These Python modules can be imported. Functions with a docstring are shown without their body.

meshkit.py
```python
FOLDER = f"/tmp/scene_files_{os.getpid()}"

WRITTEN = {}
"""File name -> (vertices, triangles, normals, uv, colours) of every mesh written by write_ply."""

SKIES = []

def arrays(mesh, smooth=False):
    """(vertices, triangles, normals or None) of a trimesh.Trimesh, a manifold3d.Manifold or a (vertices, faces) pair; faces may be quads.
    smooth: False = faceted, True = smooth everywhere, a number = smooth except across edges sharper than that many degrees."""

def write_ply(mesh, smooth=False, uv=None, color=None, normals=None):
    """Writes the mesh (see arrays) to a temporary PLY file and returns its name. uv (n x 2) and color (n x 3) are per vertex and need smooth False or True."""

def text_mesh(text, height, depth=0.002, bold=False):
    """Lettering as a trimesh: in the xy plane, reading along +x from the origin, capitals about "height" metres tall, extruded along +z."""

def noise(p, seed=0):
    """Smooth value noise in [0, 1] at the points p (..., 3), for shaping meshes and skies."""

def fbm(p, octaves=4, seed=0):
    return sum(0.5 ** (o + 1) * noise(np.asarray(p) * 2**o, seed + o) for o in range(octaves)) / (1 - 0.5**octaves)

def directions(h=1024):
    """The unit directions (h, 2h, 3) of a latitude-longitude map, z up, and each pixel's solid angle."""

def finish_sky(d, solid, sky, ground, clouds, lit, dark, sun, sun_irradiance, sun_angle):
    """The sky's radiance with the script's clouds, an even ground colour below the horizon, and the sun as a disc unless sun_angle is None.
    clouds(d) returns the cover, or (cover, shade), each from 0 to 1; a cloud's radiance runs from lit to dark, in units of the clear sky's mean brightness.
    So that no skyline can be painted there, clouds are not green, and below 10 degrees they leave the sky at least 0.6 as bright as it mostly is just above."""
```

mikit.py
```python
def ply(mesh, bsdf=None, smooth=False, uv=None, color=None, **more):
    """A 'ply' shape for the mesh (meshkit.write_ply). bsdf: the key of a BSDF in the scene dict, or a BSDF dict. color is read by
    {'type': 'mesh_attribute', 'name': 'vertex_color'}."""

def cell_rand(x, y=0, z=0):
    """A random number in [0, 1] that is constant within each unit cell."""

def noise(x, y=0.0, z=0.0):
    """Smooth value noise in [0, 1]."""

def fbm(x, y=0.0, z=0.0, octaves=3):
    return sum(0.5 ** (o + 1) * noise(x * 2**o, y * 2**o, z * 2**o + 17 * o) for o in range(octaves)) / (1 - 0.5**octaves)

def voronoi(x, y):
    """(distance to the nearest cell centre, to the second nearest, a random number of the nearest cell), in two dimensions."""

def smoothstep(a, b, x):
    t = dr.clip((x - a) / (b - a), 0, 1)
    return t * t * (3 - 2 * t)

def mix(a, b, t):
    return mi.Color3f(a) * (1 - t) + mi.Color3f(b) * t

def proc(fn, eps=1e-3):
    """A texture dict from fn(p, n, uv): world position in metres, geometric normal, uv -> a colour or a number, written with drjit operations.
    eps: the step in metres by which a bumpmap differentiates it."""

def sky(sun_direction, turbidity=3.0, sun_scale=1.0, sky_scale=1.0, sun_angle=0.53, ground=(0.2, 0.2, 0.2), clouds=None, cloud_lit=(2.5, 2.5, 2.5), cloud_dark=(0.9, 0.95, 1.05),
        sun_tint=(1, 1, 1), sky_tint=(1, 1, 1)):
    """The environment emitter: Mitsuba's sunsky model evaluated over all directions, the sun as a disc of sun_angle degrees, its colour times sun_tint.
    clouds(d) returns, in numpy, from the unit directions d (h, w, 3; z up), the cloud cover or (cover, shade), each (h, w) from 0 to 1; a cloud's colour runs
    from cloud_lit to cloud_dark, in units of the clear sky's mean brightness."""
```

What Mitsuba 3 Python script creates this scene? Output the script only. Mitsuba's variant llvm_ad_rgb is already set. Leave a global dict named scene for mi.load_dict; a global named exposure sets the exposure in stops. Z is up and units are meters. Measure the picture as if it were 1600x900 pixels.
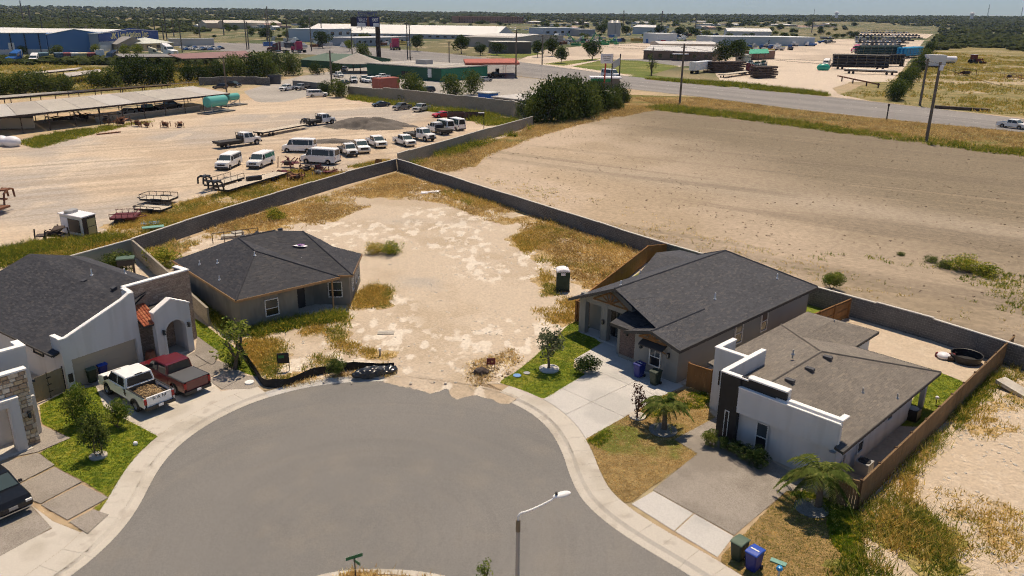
import math, random
import numpy as np, trimesh, shapely, drjit as dr, mitsuba as mi, mikit, meshkit
from shapely import geometry as sg
from shapely.ops import unary_union, substring
from mikit import fbm, noise, voronoi, smoothstep, mix, cell_rand

T = mi.ScalarTransform4f
scene, labels = {}, {}

# ---------------------------------------------------------------- camera, sky, exposure
FPX, HOR, ROLL, CAMH = 1226.3, 427.67, math.radians(0.656), 24.81      # focal length and horizon of the 1600 px wide photograph
PITCH = math.atan(HOR / FPX)
_cp, _sp, _cr, _sr = math.cos(PITCH), math.sin(PITCH), math.cos(ROLL), math.sin(ROLL)
scene['camera'] = {'type': 'perspective', 'fov': math.degrees(2 * math.atan(800 / FPX)), 'fov_axis': 'x', 'near_clip': 0.5, 'far_clip': 30000.0,
                   'to_world': T().look_at(origin=[0, 0, CAMH], target=[0, _cp * 10, CAMH - _sp * 10], up=[-_sr, _cr * _sp, _cr * _cp])}
SUN_EL, SUN_AZ = math.radians(68), math.radians(16)
SUN = [math.sin(SUN_AZ) * math.cos(SUN_EL), math.cos(SUN_AZ) * math.cos(SUN_EL), math.sin(SUN_EL)]


def haze_clouds(d):
    n = meshkit.fbm(np.stack([d[..., 0] * 3, d[..., 1] * 3, d[..., 2] * 14], -1), 4, 5)
    low = np.clip(1 - d[..., 2] / 0.5, 0, 1)
    return np.clip((n - 0.42) * 1.6, 0, 1) * (0.16 + 0.22 * low), np.full(d.shape[:2], 0.35)


scene['sky'] = mikit.sky(SUN, turbidity=2.6, sky_scale=0.76, clouds=haze_clouds, cloud_lit=(1.25, 1.42, 1.75), cloud_dark=(0.9, 1.0, 1.2), sun_tint=(1.0, 0.985, 0.965))
exposure = 1.62


def G(px, py, z=0.0):
    """Survey: the point at height z on the sight line of a pixel of the photograph."""
    x, y = px - 800, py - 450
    x, y = x * _cr + y * _sr, -x * _sr + y * _cr
    d = np.array([x / FPX, _cp - y / FPX * _sp, -_sp - y / FPX * _cp])
    t = (z - CAMH) / d[2]
    return np.array([d[0] * t, d[1] * t, z])


def GZ(px, py, x, y):
    """Survey: the height at which the upright line over (x, y) is seen at image row py."""
    lo, hi = -2.0, 80.0
    for _ in range(40):
        m = (lo + hi) / 2
        p = np.array([x, y, m - CAMH])
        dep, up = p[1] * _cp - p[2] * _sp, p[1] * _sp + p[2] * _cp
        X, Y = p[0] / dep * FPX, -up / dep * FPX
        if 450 + X * _sr + Y * _cr > py: lo = m
        else: hi = m
    return (lo + hi) / 2


def on_plane(px, py, a, b, c):
    """Survey: where the sight line of a pixel meets the plane of three points (a roof slope, say)."""
    a, b, c = (np.asarray(q, float) for q in (a, b, c))
    n = np.cross(b - a, c - a); o = np.array([0, 0, CAMH]); d = G(px, py) - o
    return o + d * ((a - o) @ n) / (d @ n)


# ---------------------------------------------------------------- meshes
class B:
    """Collects pieces into one mesh."""
    def __init__(s): s.V, s.F, s.n = [], [], 0

    def raw(s, v, f):
        v = np.asarray(v, float)
        s.V.append(v); s.F.append(np.asarray(f, int) + s.n); s.n += len(v)
        return s

    def tm(s, m, M=None):
        v = np.array(m.vertices)
        if M is not None: v = v @ M[:3, :3].T + M[:3, 3]
        return s.raw(v, m.faces)

    def face(s, pts):
        k = len(pts)
        return s.raw(pts, [[0, i, i + 1] for i in range(1, k - 1)])

    def prism(s, poly, z0, z1, bottom=True):
        """Upright prism on a plan polygon (list of xy, or a shapely polygon)."""
        g = poly if hasattr(poly, 'geom_type') else sg.Polygon([(q[0], q[1]) for q in poly])
        if g.geom_type != 'Polygon':
            for q in g.geoms:
                if q.geom_type == 'Polygon' and q.area > 1e-4: s.prism(q, z0, z1, bottom)
            return s
        if z1 <= z0:
            v, f = trimesh.creation.triangulate_polygon(g, engine='earcut')
            v = np.c_[v, np.full(len(v), z0)]
            f = np.array(f); nz = np.cross(v[f[:, 1]] - v[f[:, 0]], v[f[:, 2]] - v[f[:, 0]])[:, 2]
            f[nz < 0] = f[nz < 0][:, ::-1]
            return s.raw(v, f)
        m = trimesh.creation.extrude_polygon(g, z1 - z0, engine='earcut')
        v = np.array(m.vertices); v[:, 2] += z0
        return s.raw(v, m.faces)

    def side(s, poly, y0, y1):
        """Prism of an xz outline between y0 and y1."""
        g = sg.Polygon(poly)
        m = trimesh.creation.extrude_polygon(g, y1 - y0, engine='earcut')
        v = np.array(m.vertices)
        return s.raw(np.c_[v[:, 0], v[:, 2] + y0, v[:, 1]], np.array(m.faces)[:, ::-1])

    def box(s, c, d, rz=0.0, ry=0.0):
        x, y, z = (np.array(d) / 2)
        v = np.array([[a * x, b * y, e * z] for a in (-1, 1) for b in (-1, 1) for e in (-1, 1)])
        if ry:
            c_, s_ = math.cos(ry), math.sin(ry); v = v @ np.array([[c_, 0, s_], [0, 1, 0], [-s_, 0, c_]]).T
        if rz:
            c_, s_ = math.cos(rz), math.sin(rz); v = v @ np.array([[c_, -s_, 0], [s_, c_, 0], [0, 0, 1]]).T
        return s.raw(v + np.array(c), [[0, 1, 3], [0, 3, 2], [4, 6, 7], [4, 7, 5], [0, 4, 5], [0, 5, 1], [2, 3, 7], [2, 7, 6], [0, 2, 6], [0, 6, 4], [1, 5, 7], [1, 7, 3]])

    def tube(s, a, b, r0, r1=None, n=8):
        a, b = np.asarray(a, float), np.asarray(b, float)
        r1 = r0 if r1 is None else r1
        z = (b - a) / max(np.linalg.norm(b - a), 1e-9)
        x = np.cross(z, [0, 0, 1] if abs(z[2]) < .9 else [1, 0, 0]); x /= np.linalg.norm(x); y = np.cross(z, x)
        t = np.arange(n) * 2 * math.pi / n
        ring = np.cos(t)[:, None] * x + np.sin(t)[:, None] * y
        v = np.vstack([a + ring * r0, b + ring * r1, [a], [b]])
        f = []
        for i in range(n):
            j = (i + 1) % n
            f += [[i, j, n + j], [i, n + j, n + i], [2 * n, j, i], [2 * n + 1, n + i, n + j]]
        return s.raw(v, f)

    def path(s, pts, r, n=6):
        r = np.broadcast_to(r, (len(pts),))
        for i in range(len(pts) - 1): s.tube(pts[i], pts[i + 1], r[i], r[i + 1], n)
        return s

    def slab(s, top, t):
        """A (convex) planar 3-d polygon given thickness t straight down."""
        top = np.asarray(top, float); k = len(top)
        if np.cross(top[1] - top[0], top[2] - top[0])[2] < 0: top = top[::-1]
        low = top - [0, 0, t]
        f = [[0, i, i + 1] for i in range(1, k - 1)] + [[k, k + i + 1, k + i] for i in range(1, k - 1)]
        for i in range(k):
            j = (i + 1) % k
            f += [[i, k + i, k + j], [i, k + j, j]]
        return s.raw(np.vstack([top, low]), f)

    def lathe(s, prof, c=(0, 0, 0), n=16):
        """Round body about the z axis from a list of (r, z)."""
        t = np.arange(n) * 2 * math.pi / n
        v = np.vstack([np.c_[np.cos(t) * r, np.sin(t) * r, np.full(n, z)] for r, z in prof]) + np.array(c)
        f = []
        for k in range(len(prof) - 1):
            for i in range(n):
                j = (i + 1) % n
                f += [[k * n + i, k * n + j, k * n + n + j], [k * n + i, k * n + n + j, k * n + n + i]]
        return s.raw(v, f)

    def out(s, M=None):
        v, f = np.vstack(s.V), np.vstack(s.F)
        if M is not None: v = v @ M[:3, :3].T + M[:3, 3]
        return v, f


def FR(x, y, deg=0.0, z=0.0, sc=1.0):
    c, s = math.cos(math.radians(deg)) * sc, math.sin(math.radians(deg)) * sc
    return np.array([[c, -s, 0, x], [s, c, 0, y], [0, 0, sc, z], [0, 0, 0, 1.0]])


def bevel_prism(poly, w, b=0.05, taper=None):
    """Side outline (xz) swept to +-w across y with chamfered edges; taper(z) narrows it."""
    p = np.array(poly, float)
    if sg.Polygon(p).exterior.is_ccw is False: p = p[::-1]
    k = len(p)
    e0 = p - np.roll(p, 1, 0); e1 = np.roll(p, -1, 0) - p
    n0 = np.c_[-e0[:, 1], e0[:, 0]]; n1 = np.c_[-e1[:, 1], e1[:, 0]]
    n0 /= np.linalg.norm(n0, axis=1)[:, None] + 1e-12; n1 /= np.linalg.norm(n1, axis=1)[:, None] + 1e-12
    m = n0 + n1; m /= np.maximum((m * n0).sum(1), 0.4)[:, None]
    inner = p + m * b
    rings = [(inner, -w), (p, -w + b), (p, w - b), (inner, w)]
    V = np.vstack([np.c_[q[:, 0], np.full(k, y), q[:, 1]] for q, y in rings])
    if taper is not None: V[:, 1] *= np.array([taper(z) for z in V[:, 2]])
    f = []
    for r in range(3):
        for i in range(k):
            j = (i + 1) % k
            a, b_, c, d = r * k + i, r * k + j, r * k + k + j, r * k + k + i
            f += [[a, c, b_], [a, d, c]]
    import mapbox_earcut
    t = np.array(mapbox_earcut.triangulate_float64(inner, np.array([k], np.uint32))).reshape(-1, 3)
    for a, b_, c in t:
        if np.cross(inner[b_] - inner[a], inner[c] - inner[a]) < 0: b_, c = c, b_
        f += [[a, b_, c], [3 * k + a, 3 * k + c, 3 * k + b_]]
    return V, np.array(f)


# ---------------------------------------------------------------- entries
def numbered(key):
    if key not in scene and key not in labels: return key
    i = 1
    while f'{key}_{i:03d}' in scene or f'{key}_{i:03d}' in labels: i += 1
    return f'{key}_{i:03d}'


def thing(name, label, cat, group=None, kind=None):
    key = numbered(name)
    labels[key] = {'label': label}
    if cat: labels[key]['category'] = cat
    if group: labels[key]['group'] = group
    if kind: labels[key]['kind'] = kind
    return key


def add(key, mesh, mat, smooth=False, M=None, uv=None, own=False):
    """One entry: key is a thing's own key (own=True) or parent__part."""
    if isinstance(mesh, B): mesh = mesh.out(M)
    elif M is not None: mesh = (np.asarray(mesh[0]) @ M[:3, :3].T + M[:3, 3], mesh[1])
    key = key if own else numbered(key)
    scene[key] = mikit.ply(mesh, mat, smooth, uv=uv)
    return key


def part(t, name, mesh, mat, smooth=False, M=None, label=None, uv=None, kind=None):
    k = add(f'{t}__{name}', mesh, mat, smooth, M, uv)
    if label or kind: labels[k] = {**({'label': label} if label else {}), **({'kind': kind} if kind else {})}
    return k


def single(name, label, cat, mesh, mat, smooth=False, M=None, group=None, kind=None):
    t = thing(name, label, cat, group, kind)
    return add(t, mesh, mat, smooth, M, own=True)


def struct(name, mesh, mat, smooth=False, label=None, uv=None):
    k = numbered(name)
    labels[k] = {'kind': 'structure', 'label': label or name.replace('_', ' ')}
    return add(k, mesh, mat, smooth, own=True, uv=uv)


def mat(key, rgb, rough=0.6, metal=0.0, spec=0.4, coat=0.0, two=True):
    m = {'type': 'principled', 'base_color': rgb if isinstance(rgb, dict) else {'type': 'rgb', 'value': list(rgb)}, 'roughness': rough, 'metallic': metal, 'specular': spec}
    if coat: m['clearcoat'] = coat; m['clearcoat_gloss'] = .9
    scene[key] = {'type': 'twosided', 'bsdf': m} if two else m
    return key


def pmat(key, fn, rough=0.85, spec=0.2, bump=None, bscale=0.0, beps=0.01):
    m = {'type': 'twosided', 'bsdf': {'type': 'principled', 'base_color': mikit.proc(fn), 'roughness': rough, 'specular': spec}}
    if bump is not None: m = {'type': 'bumpmap', 'tex': mikit.proc(bump, eps=beps), 'scale': bscale, 'bsdf': m}
    scene[key] = m
    return key


def grain(c, amt=0.12, s1=1.5, s2=14.0, tint=(1, 1, 1)):
    """A colour with two scales of wear."""
    def fn(p, n, uv):
        k = 1 + amt * (2 * fbm(p.x * s1, p.y * s1, p.z * s1) - 1) + amt * .7 * (2 * noise(p.x * s2, p.y * s2, p.z * s2) - 1)
        return mi.Color3f(*c) * k
    return fn


rng = np.random.default_rng(7)
random.seed(7)


def smooth_line(pts, it=3, closed=False):
    p = np.asarray(pts, float)
    for _ in range(it):
        if closed:
            q = np.roll(p, -1, 0); a, b = .75 * p + .25 * q, .25 * p + .75 * q
            p = np.stack([a, b], 1).reshape(-1, p.shape[1])
        else:
            a, b = .75 * p[:-1] + .25 * p[1:], .25 * p[:-1] + .75 * p[1:]
            p = np.vstack([p[:1], np.stack([a, b], 1).reshape(-1, p.shape[1]), p[-1:]])
    return p


def plan(px, z=0.0):
    return [G(x, y, z)[:2] for x, y in px]


def ragged(poly, amp, step, seed=0):
    """An outline wandering by amp metres: the edges of dirt and grass."""
    g = sg.Polygon(poly).buffer(0)
    if g.geom_type != 'Polygon': g = max(g.geoms, key=lambda q: q.area)
    n = max(12, int(g.length / step))
    r = np.array([g.exterior.interpolate(i / n, normalized=True).coords[0] for i in range(n)])
    o = np.c_[r / (step * 3), np.full(n, seed * 7.3)]
    d = np.stack([meshkit.fbm(o, 3, seed) - .5, meshkit.fbm(o, 3, seed + 50) - .5], -1) * 2 * amp
    return sg.Polygon(r + d).buffer(0)
# ---------------------------------------------------------------- ground materials
def dirt(base, dark, pale, s=0.25, streak=None):
    def fn(p, n, uv):
        a = fbm(p.x * s, p.y * s, 3.0, 4); b = fbm(p.x * s * 7, p.y * s * 7, 9.0, 3); g = noise(p.x * 9, p.y * 9)
        c = mix(base, dark, smoothstep(.5, .8, a) * .8)
        c = mix(c, pale, smoothstep(.55, .75, b) * .45)
        if streak is not None:
            u = p.x * streak[0] + p.y * streak[1]; v = -p.x * streak[1] + p.y * streak[0]
            k = fbm(u * .012, v * .45, 4.0, 4)
            c = mix(c, streak[2], smoothstep(.48, .68, k) * streak[3])
        return c * (.9 + .2 * g)
    return fn


def lot_fn(p, n, uv):
    a = fbm(p.x * .16, p.y * .16, 3.0, 4); b = fbm(p.x * 1.25 + a, p.y * .8, 9.0, 4); g = noise(p.x * 8, p.y * 8)
    c = mix((.485, .405, .31), (.425, .345, .25), smoothstep(.45, .7, a))
    c = mix(c, (.64, .58, .49), smoothstep(.52, .68, b) * smoothstep(.40, .55, fbm(p.x * .09, p.y * .09, 21.0, 2)) * .8)
    c = mix(c, (.36, .33, .29), smoothstep(.62, .8, fbm(p.x * .11, p.y * .11, 7.7, 3)) * .6)
    return c * (.88 + .24 * g) * (.94 + .12 * noise(p.x * 31, p.y * 31))


def scrub_fn(p, n, uv):
    a = fbm(p.x * .02, p.y * .008, 3.0, 4); b = fbm(p.x * .08, p.y * .05, 9.0, 3)
    c = mix((.07, .085, .035), (.14, .125, .06), smoothstep(.4, .65, a))
    far = smoothstep(260, 420, p.y)
    near = mix((.40, .30, .19), (.33, .27, .16), smoothstep(.45, .7, fbm(p.x * .1, p.y * .1, 1.0, 3)))
    c = mix(c, (.30, .24, .155), smoothstep(.60, .72, b) * .8)
    return mix(near, c, far) * (.85 + .3 * noise(p.x * 2, p.y * 2))


def field_fn(p, n, uv):
    # tilled soil: long tracks along one direction, the right side painted darker and greyer as cloud shade
    u = p.x * .83 - p.y * .55; v = p.x * .55 + p.y * .83
    k = fbm(u * .014, v * .30, 4.0, 4); r = fbm(u * .05, v * 1.6, 2.0, 3); a = fbm(p.x * .06, p.y * .06, 5.0, 3)
    c = mix((.425, .34, .25), (.37, .29, .20), smoothstep(.4, .65, a))
    cloud_shade = smoothstep(10, 60, p.x + .12 * (p.y - 100) + 24 * (a - .5)) 
    c = mix(c, (.175, .143, .097), cloud_shade * .92)
    band = dr.exp(-dr.square((v - 113 + .10 * (u + 10)) / 5.5)) * smoothstep(-30, 30, p.x)
    c = mix(c, (.36, .30, .23), band * .6)
    c = mix(c, (.15, .12, .085), smoothstep(.56, .74, k) * .45)
    c = mix(c, (.42, .33, .23), smoothstep(.62, .85, r) * .22)
    return c * (.86 + .28 * noise(p.x * 3, p.y * 3)) * (.92 + .16 * noise(p.x * 13, p.y * 13))


def yard_fn(p, n, uv):
    a = fbm(p.x * .05, p.y * .05, 3.0, 4); b = fbm(p.x * .3, p.y * .12, 9.0, 4)
    c = mix((.46, .37, .27), (.40, .315, .225), smoothstep(.45, .7, a))
    c = mix(c, (.33, .30, .265), smoothstep(.52, .7, fbm(p.x * .035 + 4, p.y * .03, 2.0, 4)) * .8)
    c = mix(c, (.52, .43, .32), smoothstep(.58, .75, b) * .5)
    u = p.x * .86 + p.y * .5; v = -p.x * .5 + p.y * .86
    c = mix(c, (.29, .235, .18), smoothstep(.54, .72, fbm(u * .03, v * .5, 6.0, 4)) * .5)
    c = mix(c, (.55, .46, .35), smoothstep(.6, .75, fbm(u * .02, v * .28, 16.0, 3)) * .5)
    return c * (.85 + .3 * noise(p.x * 4, p.y * 4))


def street_fn(p, n, uv):
    a = fbm(p.x * .12, p.y * .12, 1.0, 4); b = fbm(p.x * .6, p.y * .6, 5.0, 3); g = noise(p.x * 45, p.y * 45)
    c = mix((.170, .165, .156), (.187, .180, .169), smoothstep(.3, .7, a))
    r = dr.sqrt(dr.square(p.x + 7.5) + dr.square(p.y - 33)); th = dr.atan2(p.y - 33, p.x + 7.5)
    arc = fbm(r * 1.6, th * 2.5, 2.0, 4)
    c = mix(c, (.215, .198, .172), smoothstep(.5, .72, arc) * .22)
    c = mix(c, (.135, .128, .12), smoothstep(.62, .75, fbm(r * 2.6 + 9, th * 1.3, 6.0, 3)) * .16)
    c = mix(c, (.23, .208, .175), smoothstep(.55, .8, b) * .25)
    return c * (.84 + .32 * g) * (.95 + .1 * noise(p.x * 14, p.y * 14))


def concrete_fn(p, n, uv):
    a = fbm(p.x * .5, p.y * .5, 1.0, 4); g = noise(p.x * 22, p.y * 22, p.z * 22)
    c = mix((.50, .465, .405), (.42, .385, .325), smoothstep(.45, .75, a))
    c = mix(c, (.34, .30, .25), smoothstep(.64, .8, fbm(p.x * 1.4, p.y * 1.4, 6.0, 3)) * .45)
    return c * (.93 + .14 * g)


def pale_concrete_fn(p, n, uv):
    a = fbm(p.x * .5, p.y * .5, 1.0, 4); g = noise(p.x * 22, p.y * 22)
    c = mix((.50, .485, .455), (.43, .42, .395), smoothstep(.4, .75, a))
    return c * (.93 + .14 * g)


def aggregate_fn(p, n, uv):
    a = fbm(p.x * .5, p.y * .5, 1.0, 4); g = noise(p.x * 28, p.y * 28)
    c = mix((.285, .255, .22), (.225, .20, .17), smoothstep(.4, .7, a))
    return c * (.75 + .5 * g)


def lawn_fn(p, n, uv):
    a = fbm(p.x * .6, p.y * .6, 1.0, 4); b = fbm(p.x * 2.5, p.y * 2.5, 6.0, 3); g = noise(p.x * 26, p.y * 26)
    c = mix((.19, .225, .022), (.12, .165, .018), smoothstep(.4, .65, b))
    c = mix(c, (.30, .27, .05), smoothstep(.55, .75, a) * .6)
    return c * (.6 + .8 * g)


def brown_lawn_fn(p, n, uv):
    a = fbm(p.x * .33, p.y * .33, 1.0, 4); b = fbm(p.x * 2.2, p.y * 2.2, 6.0, 3); g = noise(p.x * 24, p.y * 24)
    c = mix((.27, .185, .075), (.22, .15, .06), smoothstep(.4, .65, b))
    c = mix(c, (.12, .135, .022), smoothstep(.52, .66, a))
    return c * (.65 + .7 * g)


def verge_fn(p, n, uv):
    a = fbm(p.x * .05, p.y * .16, 1.0, 4); b = fbm(p.x * .7, p.y * .7, 6.0, 3)
    c = mix((.27, .18, .065), (.21, .15, .055), smoothstep(.4, .65, b))
    c = mix(c, (.12, .12, .025), smoothstep(.52, .68, a) * .8)
    return c * (.7 + .6 * noise(p.x * 4, p.y * 4))


def meadow_fn(p, n, uv):
    a = fbm(p.x * .03, p.y * .06, 1.0, 4); b = fbm(p.x * .4, p.y * .4, 6.0, 3)
    c = mix((.25, .20, .085), (.17, .155, .06), smoothstep(.4, .65, b))
    c = mix(c, (.40, .32, .21), smoothstep(.6, .72, a) * .9)
    return c * (.75 + .5 * noise(p.x * 3, p.y * 3))


def highway_fn(p, n, uv):
    v = p.x * .80 + p.y * .60
    a = fbm(v * .5, p.y * .02, 1.0, 3)
    return mix((.185, .175, .165), (.235, .22, .205), smoothstep(.35, .7, a)) * (.9 + .2 * noise(p.x * 3, p.y * 3))


def gravel_fn(p, n, uv):
    a = fbm(p.x * .03, p.y * .03, 1.0, 4)
    return mix((.50, .42, .33), (.40, .33, .255), smoothstep(.4, .7, a)) * (.88 + .24 * noise(p.x * 2, p.y * 2))


def bmp(s, k=3):
    return lambda p, n, uv: fbm(p.x * s, p.y * s, p.z * s, k)


pmat('m_lot', lot_fn, bump=bmp(5), bscale=.12)
pmat('m_scrub', scrub_fn)
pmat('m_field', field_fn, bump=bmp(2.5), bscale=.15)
pmat('m_yard', yard_fn, bump=bmp(2.5), bscale=.1)
pmat('m_street', street_fn, rough=.75)
pmat('m_concrete', concrete_fn)
pmat('m_pale_concrete', pale_concrete_fn)
pmat('m_old_concrete', grain((.31, .285, .25), .16, .08, 2))
pmat('m_aggregate', aggregate_fn)
pmat('m_lawn', lawn_fn, bump=bmp(14), bscale=.08)
pmat('m_brown_lawn', brown_lawn_fn, bump=bmp(12), bscale=.06)
pmat('m_verge', verge_fn, bump=bmp(3), bscale=.2)
pmat('m_meadow', meadow_fn, bump=bmp(3), bscale=.15)
pmat('m_highway', highway_fn)
pmat('m_gravel', gravel_fn)
pmat('m_sand', dirt((.47, .385, .285), (.41, .33, .235), (.55, .47, .37), .3), bump=bmp(5), bscale=.1)

def grid_(P, nu, nv):
    f = []
    for i in range(nu - 1):
        for j in range(nv - 1):
            a = i * nv + j
            f += [[a, a + nv, a + nv + 1], [a, a + nv + 1, a + 1]]
    return P, np.array(f)


# ---------------------------------------------------------------- street, kerbs and walks
SZ = -0.12
edge_px = [(60, 935), (110, 900), (150, 869), (190, 829), (217, 791), (236, 752), (255, 721), (285, 690), (330, 659), (385, 632), (440, 614), (500, 601), (560, 596), (622, 595),
           (700, 604), (762, 616), (800, 629), (832, 646), (860, 671), (880, 707), (890, 742), (908, 780), (945, 815), (990, 846), (1040, 876), (1085, 903), (1140, 940)]
EDGE = smooth_line([G(x, y, SZ)[:2] for x, y in edge_px], 3)
EL = sg.LineString(EDGE)
near_curb = smooth_line([G(x, y, SZ)[:2] for x, y in [(440, 925), (490, 900), (540, 891), (600, 889), (660, 893), (720, 905), (790, 940)]], 3)
street_poly = sg.Polygon(np.vstack([EDGE, [[14, 14], [14, -60], [-26, -60], [-26, 22]]])).buffer(0)
island_poly = sg.Polygon(np.vstack([near_curb, [[1.5, 10], [1.5, -60], [-9.5, -60], [-9.5, 14]]])).buffer(0)
street_poly = street_poly.difference(island_poly)


def offs(line, d, steps=None):
    """Left/right offset of a polyline, point for point."""
    p = np.asarray(line); t = np.gradient(p, axis=0); t /= np.linalg.norm(t, axis=1)[:, None]
    return p + np.c_[-t[:, 1], t[:, 0]] * d


def ribbon(t, name, line, d0, d1, z0, z1, depth, seg, mat_, gap=0.015):
    """Slabs along a line between two offsets, one entry per slab, open joints between them; heights z0 at d0 and z1 at d1."""
    L = sg.LineString(line); n = max(1, int(round(L.length / seg)))
    for i in range(n):
        a, b = L.length * i / n + gap / 2, L.length * (i + 1) / n - gap / 2
        k = max(2, int((b - a) / .45) + 1)
        q = np.array([L.interpolate(s).coords[0] for s in np.linspace(a, b, k)])
        e = np.array([L.interpolate(min(s + .05, L.length)).coords[0] for s in np.linspace(a, b, k)]) - np.array([L.interpolate(max(s - .05, 0)).coords[0] for s in np.linspace(a, b, k)])
        e /= np.linalg.norm(e, axis=1)[:, None]; nn = np.c_[-e[:, 1], e[:, 0]]
        A, C = q + nn * d0, q + nn * d1
        V = np.vstack([np.c_[A, np.full(k, z0)], np.c_[C, np.full(k, z1)], np.c_[A, np.full(k, z0 - depth)], np.c_[C, np.full(k, z1 - depth)]])
        f = []
        for j in range(k - 1):
            f += [[j, j + 1, k + j + 1], [j, k + j + 1, k + j], [j, 2 * k + j, 2 * k + j + 1], [j, 2 * k + j + 1, j + 1], [k + j, k + j + 1, 3 * k + j + 1], [k + j, 3 * k + j + 1, 3 * k + j]]
        for j in (0, k - 1): f += [[j, k + j, 3 * k + j], [j, 3 * k + j, 2 * k + j]]
        part(t, name, (V, f), mat_)


def sub_line(line, p0, p1):
    L = sg.LineString(line)
    return np.array(substring(L, L.project(sg.Point(*p0)), L.project(sg.Point(*p1))).coords)


struct('street', B().prism(street_poly, SZ, SZ), 'm_street', label='grey asphalt cul-de-sac')
# the walk runs outside the asphalt edge: gutter pan, kerb and walk slabs
W = 1.75
left_line = sub_line(EDGE, G(60, 935, SZ)[:2], G(420, 620, SZ)[:2])
mid_line = sub_line(EDGE, G(420, 620, SZ)[:2], G(622, 595, SZ)[:2])
right_line = sub_line(EDGE, G(775, 619, SZ)[:2], G(1140, 940, SZ)[:2])
for nm, ln, lab, walk in (('sidewalk', left_line, 'concrete sidewalk with gutter along the left side of the cul-de-sac', True), ('kerb', mid_line, 'concrete kerb and gutter along the head of the cul-de-sac', False),
                          ('sidewalk', right_line, 'concrete sidewalk with gutter along the right side of the cul-de-sac', True)):
    k = numbered(nm); labels[k] = {'kind': 'structure', 'label': lab}
    ribbon(k, 'gutter', ln, -.02, .42, SZ + .012, SZ + .035, .2, 3.0, 'm_concrete' if walk else 'm_pale_concrete')
    ribbon(k, 'kerb_stone', ln, .42, .62, SZ + .035, 0.024, .2, 3.0, 'm_concrete' if walk else 'm_pale_concrete')
    if walk: ribbon(k, 'paving_slab', ln, .62, W, 0.012, 0.02, .15, 1.5, 'm_concrete')
k = numbered('kerb'); labels[k] = {'kind': 'structure', 'label': 'curved concrete kerb of the near corner'}
ribbon(k, 'gutter', near_curb[::-1], -.02, .3, SZ + .012, SZ + .03, .2, 3.0, 'm_concrete')
ribbon(k, 'kerb_stone', near_curb[::-1], .3, .5, SZ + .03, 0.03, .2, 3.0, 'm_concrete')
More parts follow.
